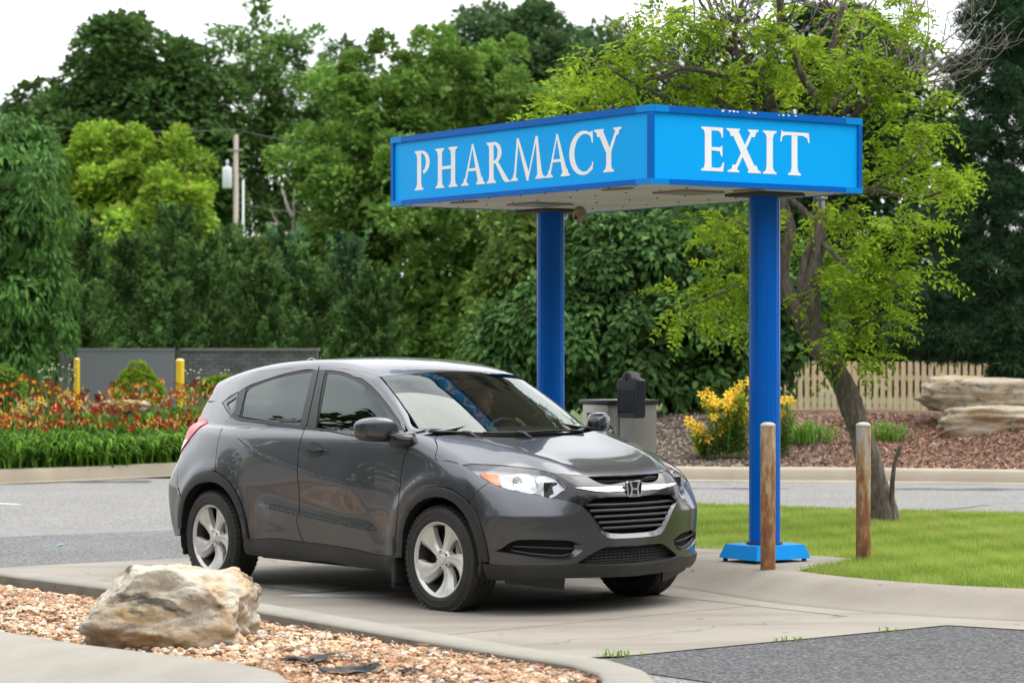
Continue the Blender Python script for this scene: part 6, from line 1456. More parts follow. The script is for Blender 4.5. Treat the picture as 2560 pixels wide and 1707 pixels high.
def tree(name, label, base, lobes, args, kw, trunk_r=.18, bark=None, mat=None, group=None, nlimb=10, cat='tree', core=.66):
    t = empty(name, base, label, cat, group); base = np.array(base, float)
    V, F_, col, C = clump_crown([(np.array(c) - base, r) for c, r in lobes], *args, **kw)
    if core:                                              # oversized inner leaves added to close the crown and block light
        for c, r in lobes:
            m_ = int(260 * max(1, min(6, r[0] * r[2] / (args[3] * 8) ** 2 * .6))); q = sph(m_) * (rng.random((m_, 1)) ** .33) * core * np.array(r) + (np.array(c) - base)
            v, f = kites(q, sph(m_), sph(m_), np.full(m_, args[3] * 2.6), np.full(m_, args[3] * .9)); F_ = np.r_[F_, f + len(V)]; V = np.r_[V, v]; col = np.r_[col, np.repeat(tints(m_, args[5]), 4, 0)]
    mesh_obj('crown', V, F_, mat or m_leaf, t, False, None, col)
    b = MB(); top = np.mean([np.array(c) for c, r in lobes], 0) - base; limb(b, [(0, 0, -.3), (top[0] * .3, top[1] * .3, top[2] * .35), (top[0] * .8, top[1] * .8, top[2] * .9), (top[0], top[1], top[2] * 1.25)], trunk_r, trunk_r * .25, 10)
    for i in rng.choice(len(C), min(nlimb, len(C)), False):
        e = C[i]; s = top * (.25 + .5 * rng.random()); s[2] = min(s[2], max(.3, e[2] * .75)); limb(b, [s, (s + e) / 2 + [0, 0, .15 * e[2] * .3], e], trunk_r * .32, .02, 6)
    b.build('trunk', bark or m_dbark, t, smooth=True); return t
def P3(u, v, y): return apt(u / .91875, v / .91875, y)           # 2352-px survey point at depth y
def lob(u, v, ru, rv, y, ry=None):
    k = y / FPX / .91875; return (P3(u, v, y), (ru * k, ry or (ru + rv) / 2 * k, rv * k))
# -- tall trees far behind, the pole stands in front of them
G_dark = [(0.052, 0.111, 0.026), (0.072, 0.143, 0.034), (0.046, 0.091, 0.029)]
tree('tall_tree', 'tallest dark green tree behind the young yellow green maple', (P3(300, 860, 128)[0], 128, -.6),
     [lob(300, 180, 130, 120, 128), lob(180, 270, 120, 110, 128), lob(410, 230, 110, 120, 127), lob(290, 330, 190, 110, 126), lob(80, 340, 90, 60, 128), lob(450, 420, 110, 120, 126), lob(330, 520, 180, 130, 124)],
     (190, 1.35, 200, .38, .15, G_dark), dict(clvar=.28, shell=(.68, 1.03)), .35)
G_mid = [(0.101, 0.189, 0.047), (0.128, 0.23, 0.061), (0.081, 0.155, 0.047)]
tree('tall_tree', 'tall airy mid green tree behind the utility pole', (P3(620, 860, 132)[0], 132, -.6),
     [lob(590, 150, 75, 90, 132), lob(660, 220, 90, 110, 131), lob(570, 280, 70, 90, 132), lob(690, 340, 80, 100, 131), lob(610, 420, 100, 90, 132), lob(740, 300, 50, 110, 133), lob(600, 560, 130, 110, 130)],
     (250, 1.0, 75, .38, .12, G_mid), dict(clvar=.25, upright=.5, shell=(.6, 1.0)), .30, core=0)
G_far = [(0.058, 0.114, 0.042), (0.072, 0.13, 0.052)]
tree('tall_tree', 'dark far tree rising above the rounded maple behind the canopy', (P3(1180, 860, 135)[0], 135, -.6), [lob(1130, 130, 75, 80, 135), lob(1240, 120, 90, 70, 135), lob(1180, 220, 130, 90, 134), lob(1010, 300, 70, 130, 136), lob(1320, 150, 90, 90, 134), lob(790, 260, 40, 110, 137)],
     (170, 1.3, 150, .40, .14, G_far), dict(clvar=.2), .35)
tree('tall_tree', 'bluish dark tree mass behind the leaning locust crown', (P3(1600, 860, 80)[0], 80, -.5), [lob(1500, 330, 170, 200, 80), lob(1750, 280, 160, 230, 80), lob(2000, 380, 150, 230, 79), lob(1900, 160, 140, 110, 81), lob(1640, 560, 230, 190, 78), lob(2000, 650, 170, 150, 77)],
     (280, .95, 170, .27, .095, [(.028, .062, .022), (.038, .078, .026), (.024, .05, .024)]), dict(clvar=.25), .3)
# -- rounded maple behind the canopy
G_map = [(0.115, 0.223, 0.041), (0.142, 0.257, 0.049), (0.095, 0.182, 0.035), (0.176, 0.29, 0.068)]
tree('maple_tree', 'big rounded bright green maple behind the PHARMACY end of the canopy', (P3(960, 860, 66)[0], 66, -.4),
     [lob(960, 230, 190, 110, 66), lob(840, 330, 130, 130, 65), lob(1060, 320, 170, 140, 66), lob(790, 470, 110, 140, 65), lob(940, 480, 190, 160, 64), lob(1150, 280, 110, 120, 67), lob(820, 620, 90, 110, 66), lob(1000, 660, 190, 150, 64), lob(1130, 560, 140, 200, 65), lob(950, 790, 170, 110, 65)],
     (300, .56, 270, .145, .064, G_map), dict(clvar=.30, droop=.1, upright=.35), .28)
# -- young yellow-green maple
G_yel = [(0.176, 0.304, 0.03), (0.23, 0.365, 0.041), (0.135, 0.243, 0.027), (0.297, 0.324, 0.068)]
tree('maple_tree', 'young yellow green maple with reddish tips above the cedars', (P3(310, 860, 76)[0], 76, -.4),
     [lob(305, 395, 80, 70, 76), lob(240, 440, 80, 80, 76), lob(370, 450, 70, 85, 75), lob(300, 520, 130, 100, 74), lob(395, 560, 60, 85, 75), lob(200, 540, 70, 80, 76), lob(310, 660, 170, 110, 75)],
     (120, .62, 240, .17, .078, G_yel), dict(clvar=.25, upright=.35, pal_w=[.4, .3, .22, .08]), .2)
# -- drooping compound-leaved tree at the left edge
G_pec = [(0.074, 0.169, 0.041), (0.101, 0.209, 0.049), (0.057, 0.128, 0.035)]
tree('ash_tree', 'drooping compound leaved tree beside the cedars and flower bed', (P3(20, 880, 46)[0], 46, -.2),
     [lob(10, 390, 90, 80, 46), lob(70, 350, 45, 40, 46), lob(40, 480, 110, 100, 45), lob(20, 620, 110, 120, 45), lob(70, 560, 70, 100, 45.5), lob(30, 760, 100, 110, 45), lob(-80, 500, 120, 200, 46)],
     (150, .40, 125, .17, .030, G_pec), dict(clvar=.25, droop=1.4, up=.1), .16)
# -- cedars in a row
G_ced = [(.078, .150, .042), (.10, .185, .052), (.055, .11, .034)]
def cedar(u, vt, w, y, label, tilt=0.0, pal=G_ced, vb=900, dens=1.0):
    base = P3(u, vb, y); base[2] = min(base[2], .1); top = P3(u + tilt, vt, y); H = top[2] - base[2]; k = y / FPX / .91875; Rb = w * k
    t = empty('cedar_tree', base, label, 'cedar', 'cedars behind the gate'); n = int(190 * dens); f = rng.random(n) ** .75; a = rng.random(n) * 6.283
    rad = Rb * (1 - f) ** .75 * (.45 + .65 * rng.random(n)) + .06; ax = np.c_[(top[0] - base[0]) * f, 0 * f, H * f]
    keep = (np.sin(a) < .5) | (rng.random(n) < .5); f, a, rad, ax = f[keep], a[keep], rad[keep], ax[keep]; n = len(f)
    out = np.c_[np.cos(a), np.sin(a), 0 * a]; st = ax + out * rad[:, None] * .45; dr = unit(out * (.75 + .3 * rng.random((n, 1))) + np.c_[0 * a, 0 * a, .55 + .7 * f]); ln = (.75 + .7 * rng.random(n)) * (.55 + .4 * (1 - f)) * y / 60
    per = 85; ci = np.repeat(np.arange(n), per); q = rng.random(len(ci)); P = st[ci] + dr[ci] * (ln[ci] * q)[:, None] + rng.normal(size=(len(ci), 3)) * (.085 * (1.15 - q) * ln[ci])[:, None]
    P[:, 2] -= .10 * q * q * 0; Dv = unit(dr[ci] + rng.normal(size=P.shape) * .45); V, F_ = kites(P, Dv, unit(out[ci] + [0, 0, .8] + rng.normal(size=P.shape) * .4), .12 * (.6 + .8 * rng.random(len(ci))) * y / 60, np.full(len(ci), .026 * y / 60))
    col = tints(len(ci), pal); col[:, :3] *= (1 + (rng.random(n) - .5) * 1.1)[ci][:, None]
    mesh_obj('crown', V, F_, m_need, t, False, None, np.repeat(col, 4, 0))
    b = MB(); limb(b, [(0, 0, -.2), (ax[:, 0].mean(), 0, H * .5), (top[0] - base[0], 0, H * .95)], .10, .015, 8); b.build('trunk', m_dbark, t, smooth=True)
for i, (u, vt, w, y, lb, tl) in enumerate([(110, 600, 95, 55, 'leftmost shaggy cedar beside the drooping ash tree', 10), (215, 545, 80, 60, 'dark cedar directly behind the short brick pier', -12), (300, 575, 90, 58, 'cedar filling the hedge behind the middle of the gate', 8), (395, 515, 75, 62, 'slender cedar tip standing against the yellow green maple', 10), (470, 585, 90, 57, 'broad cedar next to the slender one near the utility pole foot', -6),
                                            (545, 560, 75, 60, 'cedar in front of the utility pole foot', 10), (655, 565, 70, 61, 'bluish cedar with a pointed tip below the dead tree', 6), (720, 610, 95, 56, 'broad cedar behind the car roof antenna', -8), (790, 575, 80, 58, 'pale feathery cedar at the foot of the rounded maple', 10), (850, 660, 70, 57, 'lowest pale cedar at the end of the row behind the car roof', 20), (600, 640, 110, 54, 'low wide cedar filling the gap above the brick wall', 0), (180, 690, 120, 53, 'low wide dark cedar behind the slim yellow bollard', 0), (385, 690, 130, 54, 'low wide dark cedar behind the thick yellow bollard', 0)]):
    cedar(u, vt, w, y, lb, tl, [(.085, .17, .075), (.11, .21, .09), (.07, .14, .062)] if i in (6, 8) else G_ced, 905)
# yellow leaved shrub between the cedars, dead tree
tree('shrub', 'yellow leaved shrub top peeping between the cedars by the pole', (P3(635, 880, 62)[0], 62, -.2), [lob(605, 590, 32, 32, 62, .6), lob(665, 585, 28, 26, 62, .6), lob(640, 690, 30, 60, 62, .5)], (60, .22, 40, .12, .05, [(.42, .33, .02), (.30, .30, .03), (.16, .22, .03)]), dict(clvar=.3), .05, cat='shrub')
dt = empty('dead_tree', (P3(668, 620, 90)[0], 90, 1.0), 'small bare grey dead tree between the utility pole and rounded maple', 'tree'); b = MB(); o_ = P3(668, 620, 90) * [1, 1, 0] + [0, 0, 1.0]
for pts in ([(668, 700), (670, 560), (675, 470), (680, 400)], [(670, 560), (640, 520), (622, 480)], [(671, 540), (705, 500), (728, 470)], [(673, 500), (655, 460), (645, 430)], [(670, 580), (710, 560), (750, 545)], [(670, 590), (630, 570), (610, 545)], [(675, 470), (700, 440), (712, 405)], [(640, 520), (620, 515), (600, 520)], [(705, 500), (730, 505), (755, 500)]):
    limb(b, [P3(u, v, 90) - o_ + rng.normal(size=3) * [0, .2, 0] for u, v in pts], .07, .018, 6, .02)
b.build('trunk', m_twig, dt, smooth=True)
# -- large-leaved dark tree behind the kiosk (hand-shaped leaves)
G_big = [(0.054, 0.124, 0.032), (0.07, 0.155, 0.041), (0.043, 0.1, 0.03), (0.101, 0.189, 0.054)]
tree('sweetgum_tree', 'large leaved dark green tree behind the kiosk and pillars', (P3(1480, 920, 36)[0], 36.5, .2),
     [lob(1400, 640, 130, 150, 36.5), lob(1560, 600, 170, 160, 37), lob(1300, 760, 150, 110, 36), lob(1480, 800, 200, 110, 36), lob(1660, 760, 150, 150, 37), lob(1190, 820, 90, 60, 36), lob(1740, 800, 70, 70, 37), lob(1800, 680, 100, 110, 38), lob(1380, 880, 110, 40, 36), lob(1640, 900, 90, 40, 36.5)],
     (330, .33, 100, .14, .046, G_big), dict(clvar=.25, droop=.9, up=.15, inner=.25), .14)
tree('sweetgum_tree', 'lighter green tree whose boughs show between the pillars below the canopy', (P3(1230, 900, 44)[0], 44, 0), [lob(1210, 560, 80, 100, 44), lob(1180, 680, 70, 70, 44), lob(1260, 640, 90, 120, 45), lob(1150, 770, 80, 60, 43)],
     (170, .30, 46, .13, .045, [(.10, .18, .035), (.075, .14, .03), (.14, .21, .045)]), dict(clvar=.3, droop=.6), .1)
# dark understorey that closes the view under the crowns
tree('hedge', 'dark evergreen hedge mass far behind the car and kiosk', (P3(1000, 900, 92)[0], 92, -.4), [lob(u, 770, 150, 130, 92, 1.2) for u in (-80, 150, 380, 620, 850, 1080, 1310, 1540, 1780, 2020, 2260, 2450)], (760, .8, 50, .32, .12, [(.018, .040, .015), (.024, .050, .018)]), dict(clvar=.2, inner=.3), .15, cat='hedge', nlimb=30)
# -- dark pine at the right edge
def pine(name, label, base, tufts, L, pal, limbs):
    t = empty(name, base, label, 'pine tree'); base = np.array(base); C = np.array(tufts) - base; n = len(C); per = 60; ci = np.repeat(np.arange(n), per); out = unit(C - C.mean(0) * [1, 1, .6]); Dv = unit(rng.normal(size=(len(ci), 3)) + (out[ci] + [0, -.25, .35]) * .8); P = C[ci] + Dv * (.05 * rng.random((len(ci), 1)))
    V, F_ = kites(P, Dv, sph(len(ci)), L * (.6 + .7 * rng.random(len(ci))), np.full(len(ci), .0075)); col = tints(len(ci), pal); col[:, :3] *= (1 + (rng.random(n) - .5) * .6)[ci][:, None]
    mesh_obj('crown', V, F_, m_need, t, False, None, np.repeat(col, 4, 0)); b = MB()
    for pts, r0, r1 in limbs: limb(b, [np.array(p) - base for p in pts], r0, r1, 7, .01)
    b.build('trunk', m_dbark, t, smooth=True)
tf = []
for (u, v, ru, rv, n) in [(2300, 60, 110, 90, 220), (2270, 190, 110, 80, 240), (2330, 300, 100, 90, 230), (2210, 330, 70, 50, 130), (2250, 440, 110, 70, 240), (2340, 520, 90, 90, 220), (2180, 520, 80, 60, 170), (2260, 620, 130, 80, 280), (2160, 680, 100, 60, 200), (2330, 730, 110, 70, 230), (2200, 780, 130, 50, 240), (2330, 840, 60, 60, 130), (2090, 770, 60, 40, 90), (2370, 60, 60, 160, 200)]:
    s = sph(n); s[:, 1] = -np.abs(s[:, 1]) * .9; f = .55 + .45 * rng.random(n); c = P3(u, v, 35.5); k = 35.5 / FPX / .91875; tf += list(c + s * f[:, None] * [ru * k, .55, rv * k])
pb = P3(2420, 900, 36); lim = [([(pb[0], 36, .2), P3(2425, 500, 36), P3(2415, 100, 36), P3(2400, -200, 36)], .20, .05)]
for (u0, v0, u1, v1) in [(2420, 300, 2210, 340), (2420, 450, 2200, 430), (2420, 560, 2130, 520), (2420, 640, 2110, 690), (2420, 760, 2150, 790), (2420, 800, 2330, 880), (2415, 150, 2250, 60), (2420, 260, 2240, 190), (2420, 400, 2170, 560)]: lim.append(([P3(u0, v0, 35.9), P3((u0 + u1) / 2, (v0 + v1) / 2 - 12, 35.5), P3(u1, v1, 35.2)], .045, .012))
pine('pine_tree', 'dark long needled pine hanging over the fence and stone slabs', (pb[0], 36.0, .2), tf, .13, [(.042, .092, .042), (.058, .118, .052), (.030, .070, .036)], lim)

# -- leaning locust on the island: trunk, limbs, bare twigs, feathery leaves
LY = 20.8; lb0 = P3(2035, 1205, LY); lb0[2] = float(island_z(lb0[0], lb0[1]))
loc = empty('locust_tree', lb0, 'leaning locust tree with feathery lime leaves and bare grey twigs on the lawn', 'tree')
def Q(u, v, dy=0.0): return P3(u, v, LY + dy) - lb0
b = MB()
def tp(pts, rad, n=12):
    P = np.array([Q(*p) for p in pts]); R = np.array(rad); s = np.linspace(0, 1, len(P)); q = np.linspace(0, 1, len(P) * 7)
    C_ = curve(P, np.linalg.norm(np.diff(P, axis=0), axis=1).mean() / 7, False, 179); r = np.interp(np.linspace(0, 1, len(C_)), s, R)
    jit = 1 + .05 * np.sin(np.linspace(0, len(C_) * .45, len(C_))); b.tube(C_ + rng.normal(size=C_.shape) * .003, r * jit * .80, n); return C_
tp([(2032, 1212), (2026, 1170), (2010, 1110), (1990, 1040), (1968, 970), (1940, 890), (1905, 830)], [.175, .150, .135, .130, .125, .125, .120], 18)
tp([(2045, 1212), (2030, 1150), (2008, 1090)], [.12, .10, .05], 12); tp([(2010, 1210), (2005, 1165), (1995, 1120)], [.10, .08, .05], 10)
tp([(1910, 840), (1880, 795), (1845, 740), (1815, 690), (1800, 640), (1798, 590), (1815, 530), (1800, 470), (1790, 380), (1778, 250)], [.115, .105, .095, .085, .075, .065, .06, .052, .045, .04], 14)
tp([(1905, 835), (1890, 780), (1868, 720), (1862, 660), (1872, 600), (1880, 530), (1884, 470), (1888, 400), (1893, 300), (1898, 230), (1905, 150), (1925, 60), (1950, -40)], [.10, .095, .09, .085, .08, .078, .078, .07, .06, .05, .04, .03, .02], 14)
tp([(1845, 742), (1838, 680), (1850, 600), (1862, 560)], [.06, .05, .045, .03]); tp([(1880, 520), (1840, 480), (1812, 455)], [.05, .04, .03])
LIMBS = [([(1778, 250), (1760, 190), (1770, 120), (1790, 40), (1785, -40)], .045, .018), ([(1778, 260), (1740, 170), (1690, 120), (1620, 90), (1580, 60)], .042, .012), ([(1890, 250), (1850, 190), (1820, 110), (1800, 30), (1795, -30)], .04, .015), ([(1895, 250), (1930, 150), (1950, 80), (1990, 10)], .04, .015), ([(1900, 260), (1960, 200), (2040, 175), (2120, 160), (2190, 120)], .036, .010), ([(1930, 260), (2000, 215), (2100, 190), (2180, 150)], .03, .008), ([(1960, 270), (2020, 200), (2065, 120), (2090, 30)], .03, .008), ([(1740, 200), (1640, 170), (1560, 160), (1480, 190)], .03, .010), ([(1780, 300), (1700, 200), (1640, 60), (1600, -20)], .03, .010), ([(1700, 262), (1600, 205), (1530, 190), (1480, 140)], .03, .010), ([(1570, 250), (1510, 215), (1450, 190), (1400, 150)], .028, .008), ([(1885, 420), (1960, 440), (2030, 440), (2110, 455), (2160, 440)], .035, .010), ([(2000, 440), (2060, 400), (2110, 350), (2125, 300)], .02, .006), ([(1810, 640), (1740, 640), (1680, 660), (1600, 700)], .022, .006), ([(1810, 560), (1720, 520), (1640, 500)], .02, .006), ([(1890, 560), (1960, 620), (2030, 640), (2080, 660)], .022, .006), ([(1905, 800), (1960, 760), (2000, 740), (2030, 720)], .018, .006), ([(1920, 850), (1940, 800), (1950, 760)], .014, .006), ([(1730, 230), (1690, 110), (1700, 20), (1720, -40)], .024, .010), ([(1830, 140), (1880, 80), (1920, 20)], .02, .008), ([(1960, 90), (1930, 40), (1890, 0)], .02, .008)]
ends = []
for pts, r0, r1 in LIMBS:
    ph = rng.normal() * .6; P = [Q(u, v, ph * i / len(pts) + (rng.random() - .5) * .2) for i, (u, v) in enumerate(pts)]; C_ = limb(b, P, r0, r1, 8, .008); ends.append((C_, r1))
b.build('trunk', m_bark, loc, smooth=True)
b = MB()
def twigs(C_, n, ln, depth, r):
    for _ in range(n):
        i = rng.integers(len(C_) // 3, len(C_)); s = C_[i]; t = unit(C_[min(i + 1, len(C_) - 1)] - C_[i - 1]); d = unit(t * .8 + rng.normal(size=3) * [.6, .6, .5] + [0, 0, .35]); L = ln * (.5 + .8 * rng.random())
        m_ = s + d * L * .5 + rng.normal(size=3) * L * .08; e = s + d * L + [0, 0, L * .18] + rng.normal(size=3) * L * .10; T = limb(b, [s, m_, e], r, r * .35, 5)
        if depth: twigs(T, 3, ln * .6, depth - 1, r * .6)
for i in (0, 1, 2, 3, 4, 5, 6, 7, 8, 18, 19, 20): twigs(ends[i][0], 9 if i in (4, 5, 6) else 6, .6, 2, .0085)
b.build('bare_twigs', m_twig, loc, smooth=True)
# compound leaves: a drooping rachis with leaflets in pairs
def compound(P0, D0, N0, Lr, pairs, ls, lw, pal, w=None):
    n = len(P0); t = np.linspace(.18, 1, pairs); D0 = unit(D0); ci = np.repeat(np.arange(n), pairs * 2); tt = np.tile(np.repeat(t, 2), n); sg = np.tile([1, -1], n * pairs)
    L = Lr[ci]; P = P0[ci] + D0[ci] * (tt * L)[:, None] + np.c_[np.zeros((len(ci), 2)), -.38 * L * tt ** 2]
    T = unit(D0[ci] + np.c_[np.zeros((len(ci), 2)), -.76 * tt]); S = unit(np.cross(T, N0[ci])) * sg[:, None]; U = np.cross(S, T) * sg[:, None]
    Dv = unit(S * .85 + T * .5 + rng.normal(size=P.shape) * .16); sz = ls * (.75 + .5 * rng.random(len(ci))) * (1.05 - .35 * np.abs(tt - .5) * 2)
    V, F_ = kites(P, Dv, unit(N0[ci] + rng.normal(size=P.shape) * .25), sz, lw * sz / ls, .10, .10); col = tints(len(ci), pal, w, .12); cv = 1 + (rng.random(n) - .5) * .55; col[:, :3] *= cv[ci][:, None]; return V, F_, np.repeat(col, 4, 0)
BL = [(1300, 215, 75, 45, 80), (1340, 170, 70, 50, 95), (1420, 150, 90, 70, 150), (1440, 215, 70, 40, 80), (1510, 110, 80, 90, 150), (1540, 60, 80, 60, 110), (1560, 190, 90, 60, 140), (1640, 200, 90, 50, 130), (1700, 170, 100, 70, 180), (1780, 190, 90, 60, 140), (1600, 30, 90, 60, 100), (1720, 60, 110, 70, 130), (1860, 110, 110, 90, 180), (1960, 170, 110, 80, 190), (2040, 90, 110, 70, 110), (2000, 30, 100, 60, 90), (2080, 230, 80, 60, 130), (2090, 300, 70, 50, 120), (2040, 340, 60, 60, 110), (2110, 400, 85, 55, 170), (2170, 430, 55, 40, 90), (2010, 400, 60, 50, 80), (1960, 500, 100, 60, 170), (2040, 540, 90, 70, 190), (1990, 610, 110, 80, 230), (2090, 630, 70, 60, 140), (1930, 650, 80, 70, 120), (2000, 720, 70, 60, 130), (1920, 780, 60, 60, 90), (1965, 820, 45, 45, 70), (1750, 560, 80, 60, 110), (1660, 520, 100, 50, 130), (1680, 640, 90, 60, 150), (1610, 690, 80, 50, 130), (1560, 730, 50, 30, 60), (1700, 720, 50, 40, 50), (1260, 235, 50, 25, 45), (1840, 520, 60, 50, 50), (1900, 40, 90, 60, 70), (1480, 40, 50, 30, 40)]
P0, D0 = [], []
kk = LY / FPX / .91875
for (u, v, ru, rv, n) in BL:
    n = int(n * .44); ns = max(3, n // 7); s = sph(ns); y0 = LY + rng.normal() * .35; c = np.array([P3(u + ru * q[0] * .9, v + rv * q[2] * .9, y0 + q[1] * .6) for q in s * (.3 + .7 * rng.random((ns, 1)))]) - lb0
    d = unit(s * [1, .8, .35] + rng.normal(size=(ns, 3)) * .3)
    for p, q in zip(c, d):
        for _ in range(7): P0.append(p + q * (rng.random() - .4) * .22 + rng.normal(size=3) * .025); D0.append(unit(q + rng.normal(size=3) * .55))
P0, D0 = np.array(P0), np.array(D0); n = len(P0)
V, F_, col = compound(P0, D0, unit(rng.normal(size=(n, 3)) * .35 + [0, -.15, 1]), .20 + .13 * rng.random(n), 6, .068, .0175, [(.155, .265, .016), (.20, .315, .022), (.10, .19, .014), (.26, .34, .035)], [.35, .35, .2, .1])
mesh_obj('crown', V, F_, m_loc, loc, False, None, col)
sk = apt(2236, 1200, 20.9); b = MB(); s0_ = np.array([apt(2229, 1240, 20.7), apt(2231, 1205, 20.7), apt(2236, 1160, 20.7), apt(2246, 1128, 20.7), apt(2251, 1116, 20.7)]); s0_[0, 2] = float(island_z(s0_[0, 0], s0_[0, 1])); b.tube(s0_, [.024, .021, .018, .021, .016], 9); b.tube([s0_[3], s0_[3] + [-.035, 0, .02]], [.016, .011], 8); tag(sharp(b.build('tree_stub', m_bark, None, smooth=True), 60), 'dead grey stub of a stem standing right beside the leaning trunk', 'stub')

# -- daylilies in the left bed
def strap(P0, a, L, H, w, n=6):
    """arching strap leaves"""
    t = np.linspace(0, 1, n)[None, :, None]; d = np.c_[np.cos(a), np.sin(a), 0 * a][:, None, :]; C_ = P0[:, None, :] + d * (L[:, None, None] * t ** 1.25) + np.array([0, 0, 1.0]) * (H[:, None, None] * (2.1 * t - 1.55 * t ** 2.1))
    S = np.c_[-np.sin(a), np.cos(a), 0 * a][:, None, :] * (w[:, None, None] * (1 - t ** 3) ** .6 * .5 + .0006); V = np.stack([C_ - S, C_ + S], 2).reshape(-1, 3); m = len(P0); k = np.arange(m)[:, None] * 2 * n + 2 * np.arange(n - 1)[None, :]; k = k.ravel(); return V, np.stack([k, k + 1, k + 3, k + 2], 1)
def lily_bloom(c, d, r, k=6):
    V, F_, i = [], [], 0; d = Vector(d).normalized(); q = d.to_track_quat('Z', 'Y')
    for j in range(k):
        a = 6.283 * j / k; ca, sa = math.cos(a), math.sin(a)
        for rr, w, z in ((.12, .06, 0), (.55, .20, .28), (1.0, .03, .10)):
            for s in (-1, 1): V.append(Vector(c) + q @ Vector(((ca * rr - sa * s * w) * r, (sa * rr + ca * s * w) * r, z * r)))
        F_ += [(i, i + 1, i + 3, i + 2), (i + 2, i + 3, i + 5, i + 4)]; i += 6
    return V, F_
def blooms(e, VB, FB, CB):
    par = list(range(len(VB)))                                # every connected bloom or bud becomes one part
    def fd(i):
        while par[i] != i: i = par[i]
        return i
    for f in FB:
        for i in f[1:]: par[fd(i)] = fd(f[0])
    gr = {}
    for f in FB: gr.setdefault(fd(f[0]), []).append(f)
    keys = sorted(gr); out = []; k = 0
    while k < len(keys):                                      # a bloom is six petals, a bud one piece
        n_ = 6 if len(gr[keys[k]]) == 2 and len(gr[keys[k]][0]) == 4 and k + 6 <= len(keys) and all(len(gr[q]) == 2 and len(gr[q][0]) == 4 and len({i for f in gr[q] for i in f}) == 6 for q in keys[k:k + 6]) and max(i for f in gr[keys[k]] for i in f) - min(i for f in gr[keys[k]] for i in f) == 5 and len({i for f in gr[keys[k]] for i in f}) == 6 and gr[keys[k]][0][1] == gr[keys[k]][0][0] + 1 and gr[keys[k]][1][0] == gr[keys[k]][0][3] else 1
        fs = [f for q in keys[k:k + n_] for f in gr[q]]; ids = sorted({i for f in fs for i in f}); mp = {i: j for j, i in enumerate(ids)}
        mesh_obj('flower' if n_ == 6 else 'bud', [VB[i] for i in ids], [tuple(mp[i] for i in f) for f in fs], m_petal, e, False, None, [CB[i] for i in ids]); k += n_
def daylily(p, label, hsc=1.0, nb=5, seed=0, group='red and yellow daylilies in the back bed'):
    r = np.random.default_rng(seed); e = empty('daylily', p, label, 'daylily', group); n = 84; a = r.random(n) * 6.283; L = .16 + .34 * r.random(n); H = (.34 + .36 * r.random(n)) * (.55 + .45 * hsc)
    V, F_ = strap(np.c_[.07 * r.normal(size=n), .07 * r.normal(size=n), 0 * a], a, L, H, .017 + .014 * r.random(n)); col = tints(n, [(.10, .22, .022), (.16, .31, .035), (.055, .13, .018), (.03, .085, .012)], None, .35); mesh_obj('leaves', V, F_, m_lily, e, False, None, np.repeat(col, 12, 0))
    b = MB(); VB, FB, CB = [], [], []
    for i in range(nb):
        q = np.array([r.normal() * .17, r.normal() * .15, (.58 + .26 * r.random()) * hsc]); b.tube([(q[0] * .2, q[1] * .2, .05), (q[0] * .7, q[1] * .7, q[2] * .6), q], .005, 4, False)
        for _ in range(3):
            o = q + r.normal(size=3) * [.055, .05, .035]; kind = r.random(); 
            if kind < .62:
                v, f = lily_bloom(o, (r.normal() * .6, -.6 + r.normal() * .4, .7), .048 + .016 * r.random()); c0 = (.17, .006, .006) if r.random() < .90 else (.66, .42, .05); c1 = (.68, .42, .03) if r.random() < .42 else (.13, .008, .006)
                cc = [c1 if (j % 6) < 2 else c0 for j in range(len(v))]
            else:
                d = r.normal(size=3) * [.5, .5, .2] + [0, 0, 1]; d /= np.linalg.norm(d); s = np.array([d[2], 0, -d[0]]); s = s / np.linalg.norm(s); s2 = np.cross(d, s); v = [o, o + d * .045 + s * .015, o + d * .09, o + d * .045 - s * .015, o + d * .045 + s2 * .015, o + d * .045 - s2 * .015]; f = [(0, 1, 2, 3), (0, 4, 2, 5)]; cc = [(.68, .44, .22)] * 6 if r.random() < .55 else [(.40, .42, .06)] * 6
            k = len(VB); VB += list(v); FB += [tuple(i_ + k for i_ in g) for g in f]; CB += [(*c, 1) for c in cc]
    st = b.build('stems', pbr('lily_stem', (.10, .20, .03), .6) if 'lily_stem' not in bpy.data.materials else bpy.data.materials['lily_stem'], e)
    blooms(e, VB, FB, CB)
    return e
protos = [daylily((0, 0, 0), 'proto', 1.0, 6, 11), daylily((0, 0, 0), 'proto', .92, 7, 12), daylily((0, 0, 0), 'proto', 1.06, 6, 13), daylily((0, 0, 0), 'proto', .60, 0, 14), daylily((0, 0, 0), 'proto', .8, 4, 15)]
used = set(); cnt = 0
for d, step, kinds in ((.34, .25, (3, 3, 3)), (.75, .26, (3, 3, 4)), (1.15, .27, (4, 3, 4)), (1.6, .26, (4, 0, 1)), (2.1, .26, (0, 1, 2)), (2.7, .28, (0, 1, 2))):
    x = -7.1 + rng.random() * .2
    while x < -2.9:
        y = float(np.interp(x, bx, by)) + d + rng.normal() * .08; k = kinds[rng.integers(3)]; p = protos[k]
        if k in used: p = copy_tree(p)
        used.add(k); p.location = (x, y, float(bank_z(x, y)) - .02); p.rotation_euler = (0, 0, rng.normal() * .6 + (math.pi * (rng.random() < .3))); s = .88 + .24 * rng.random(); p.scale = (s, s, s)
        p['label'] = 'low arching daylily clump of bare green leaves along the kerb front of the flower bed' if k == 3 else ('half height daylily clump with maroon blooms in the middle of the flower bed' if k == 4 else 'tall daylily clump with maroon and yellow blooms at the back of the flower bed'); x += step * (.8 + .4 * rng.random()); cnt += 1
for k in range(5):
    if k not in used: 
        for ch in list(protos[k].children): bpy.data.objects.remove(ch)
        bpy.data.objects.remove(protos[k])
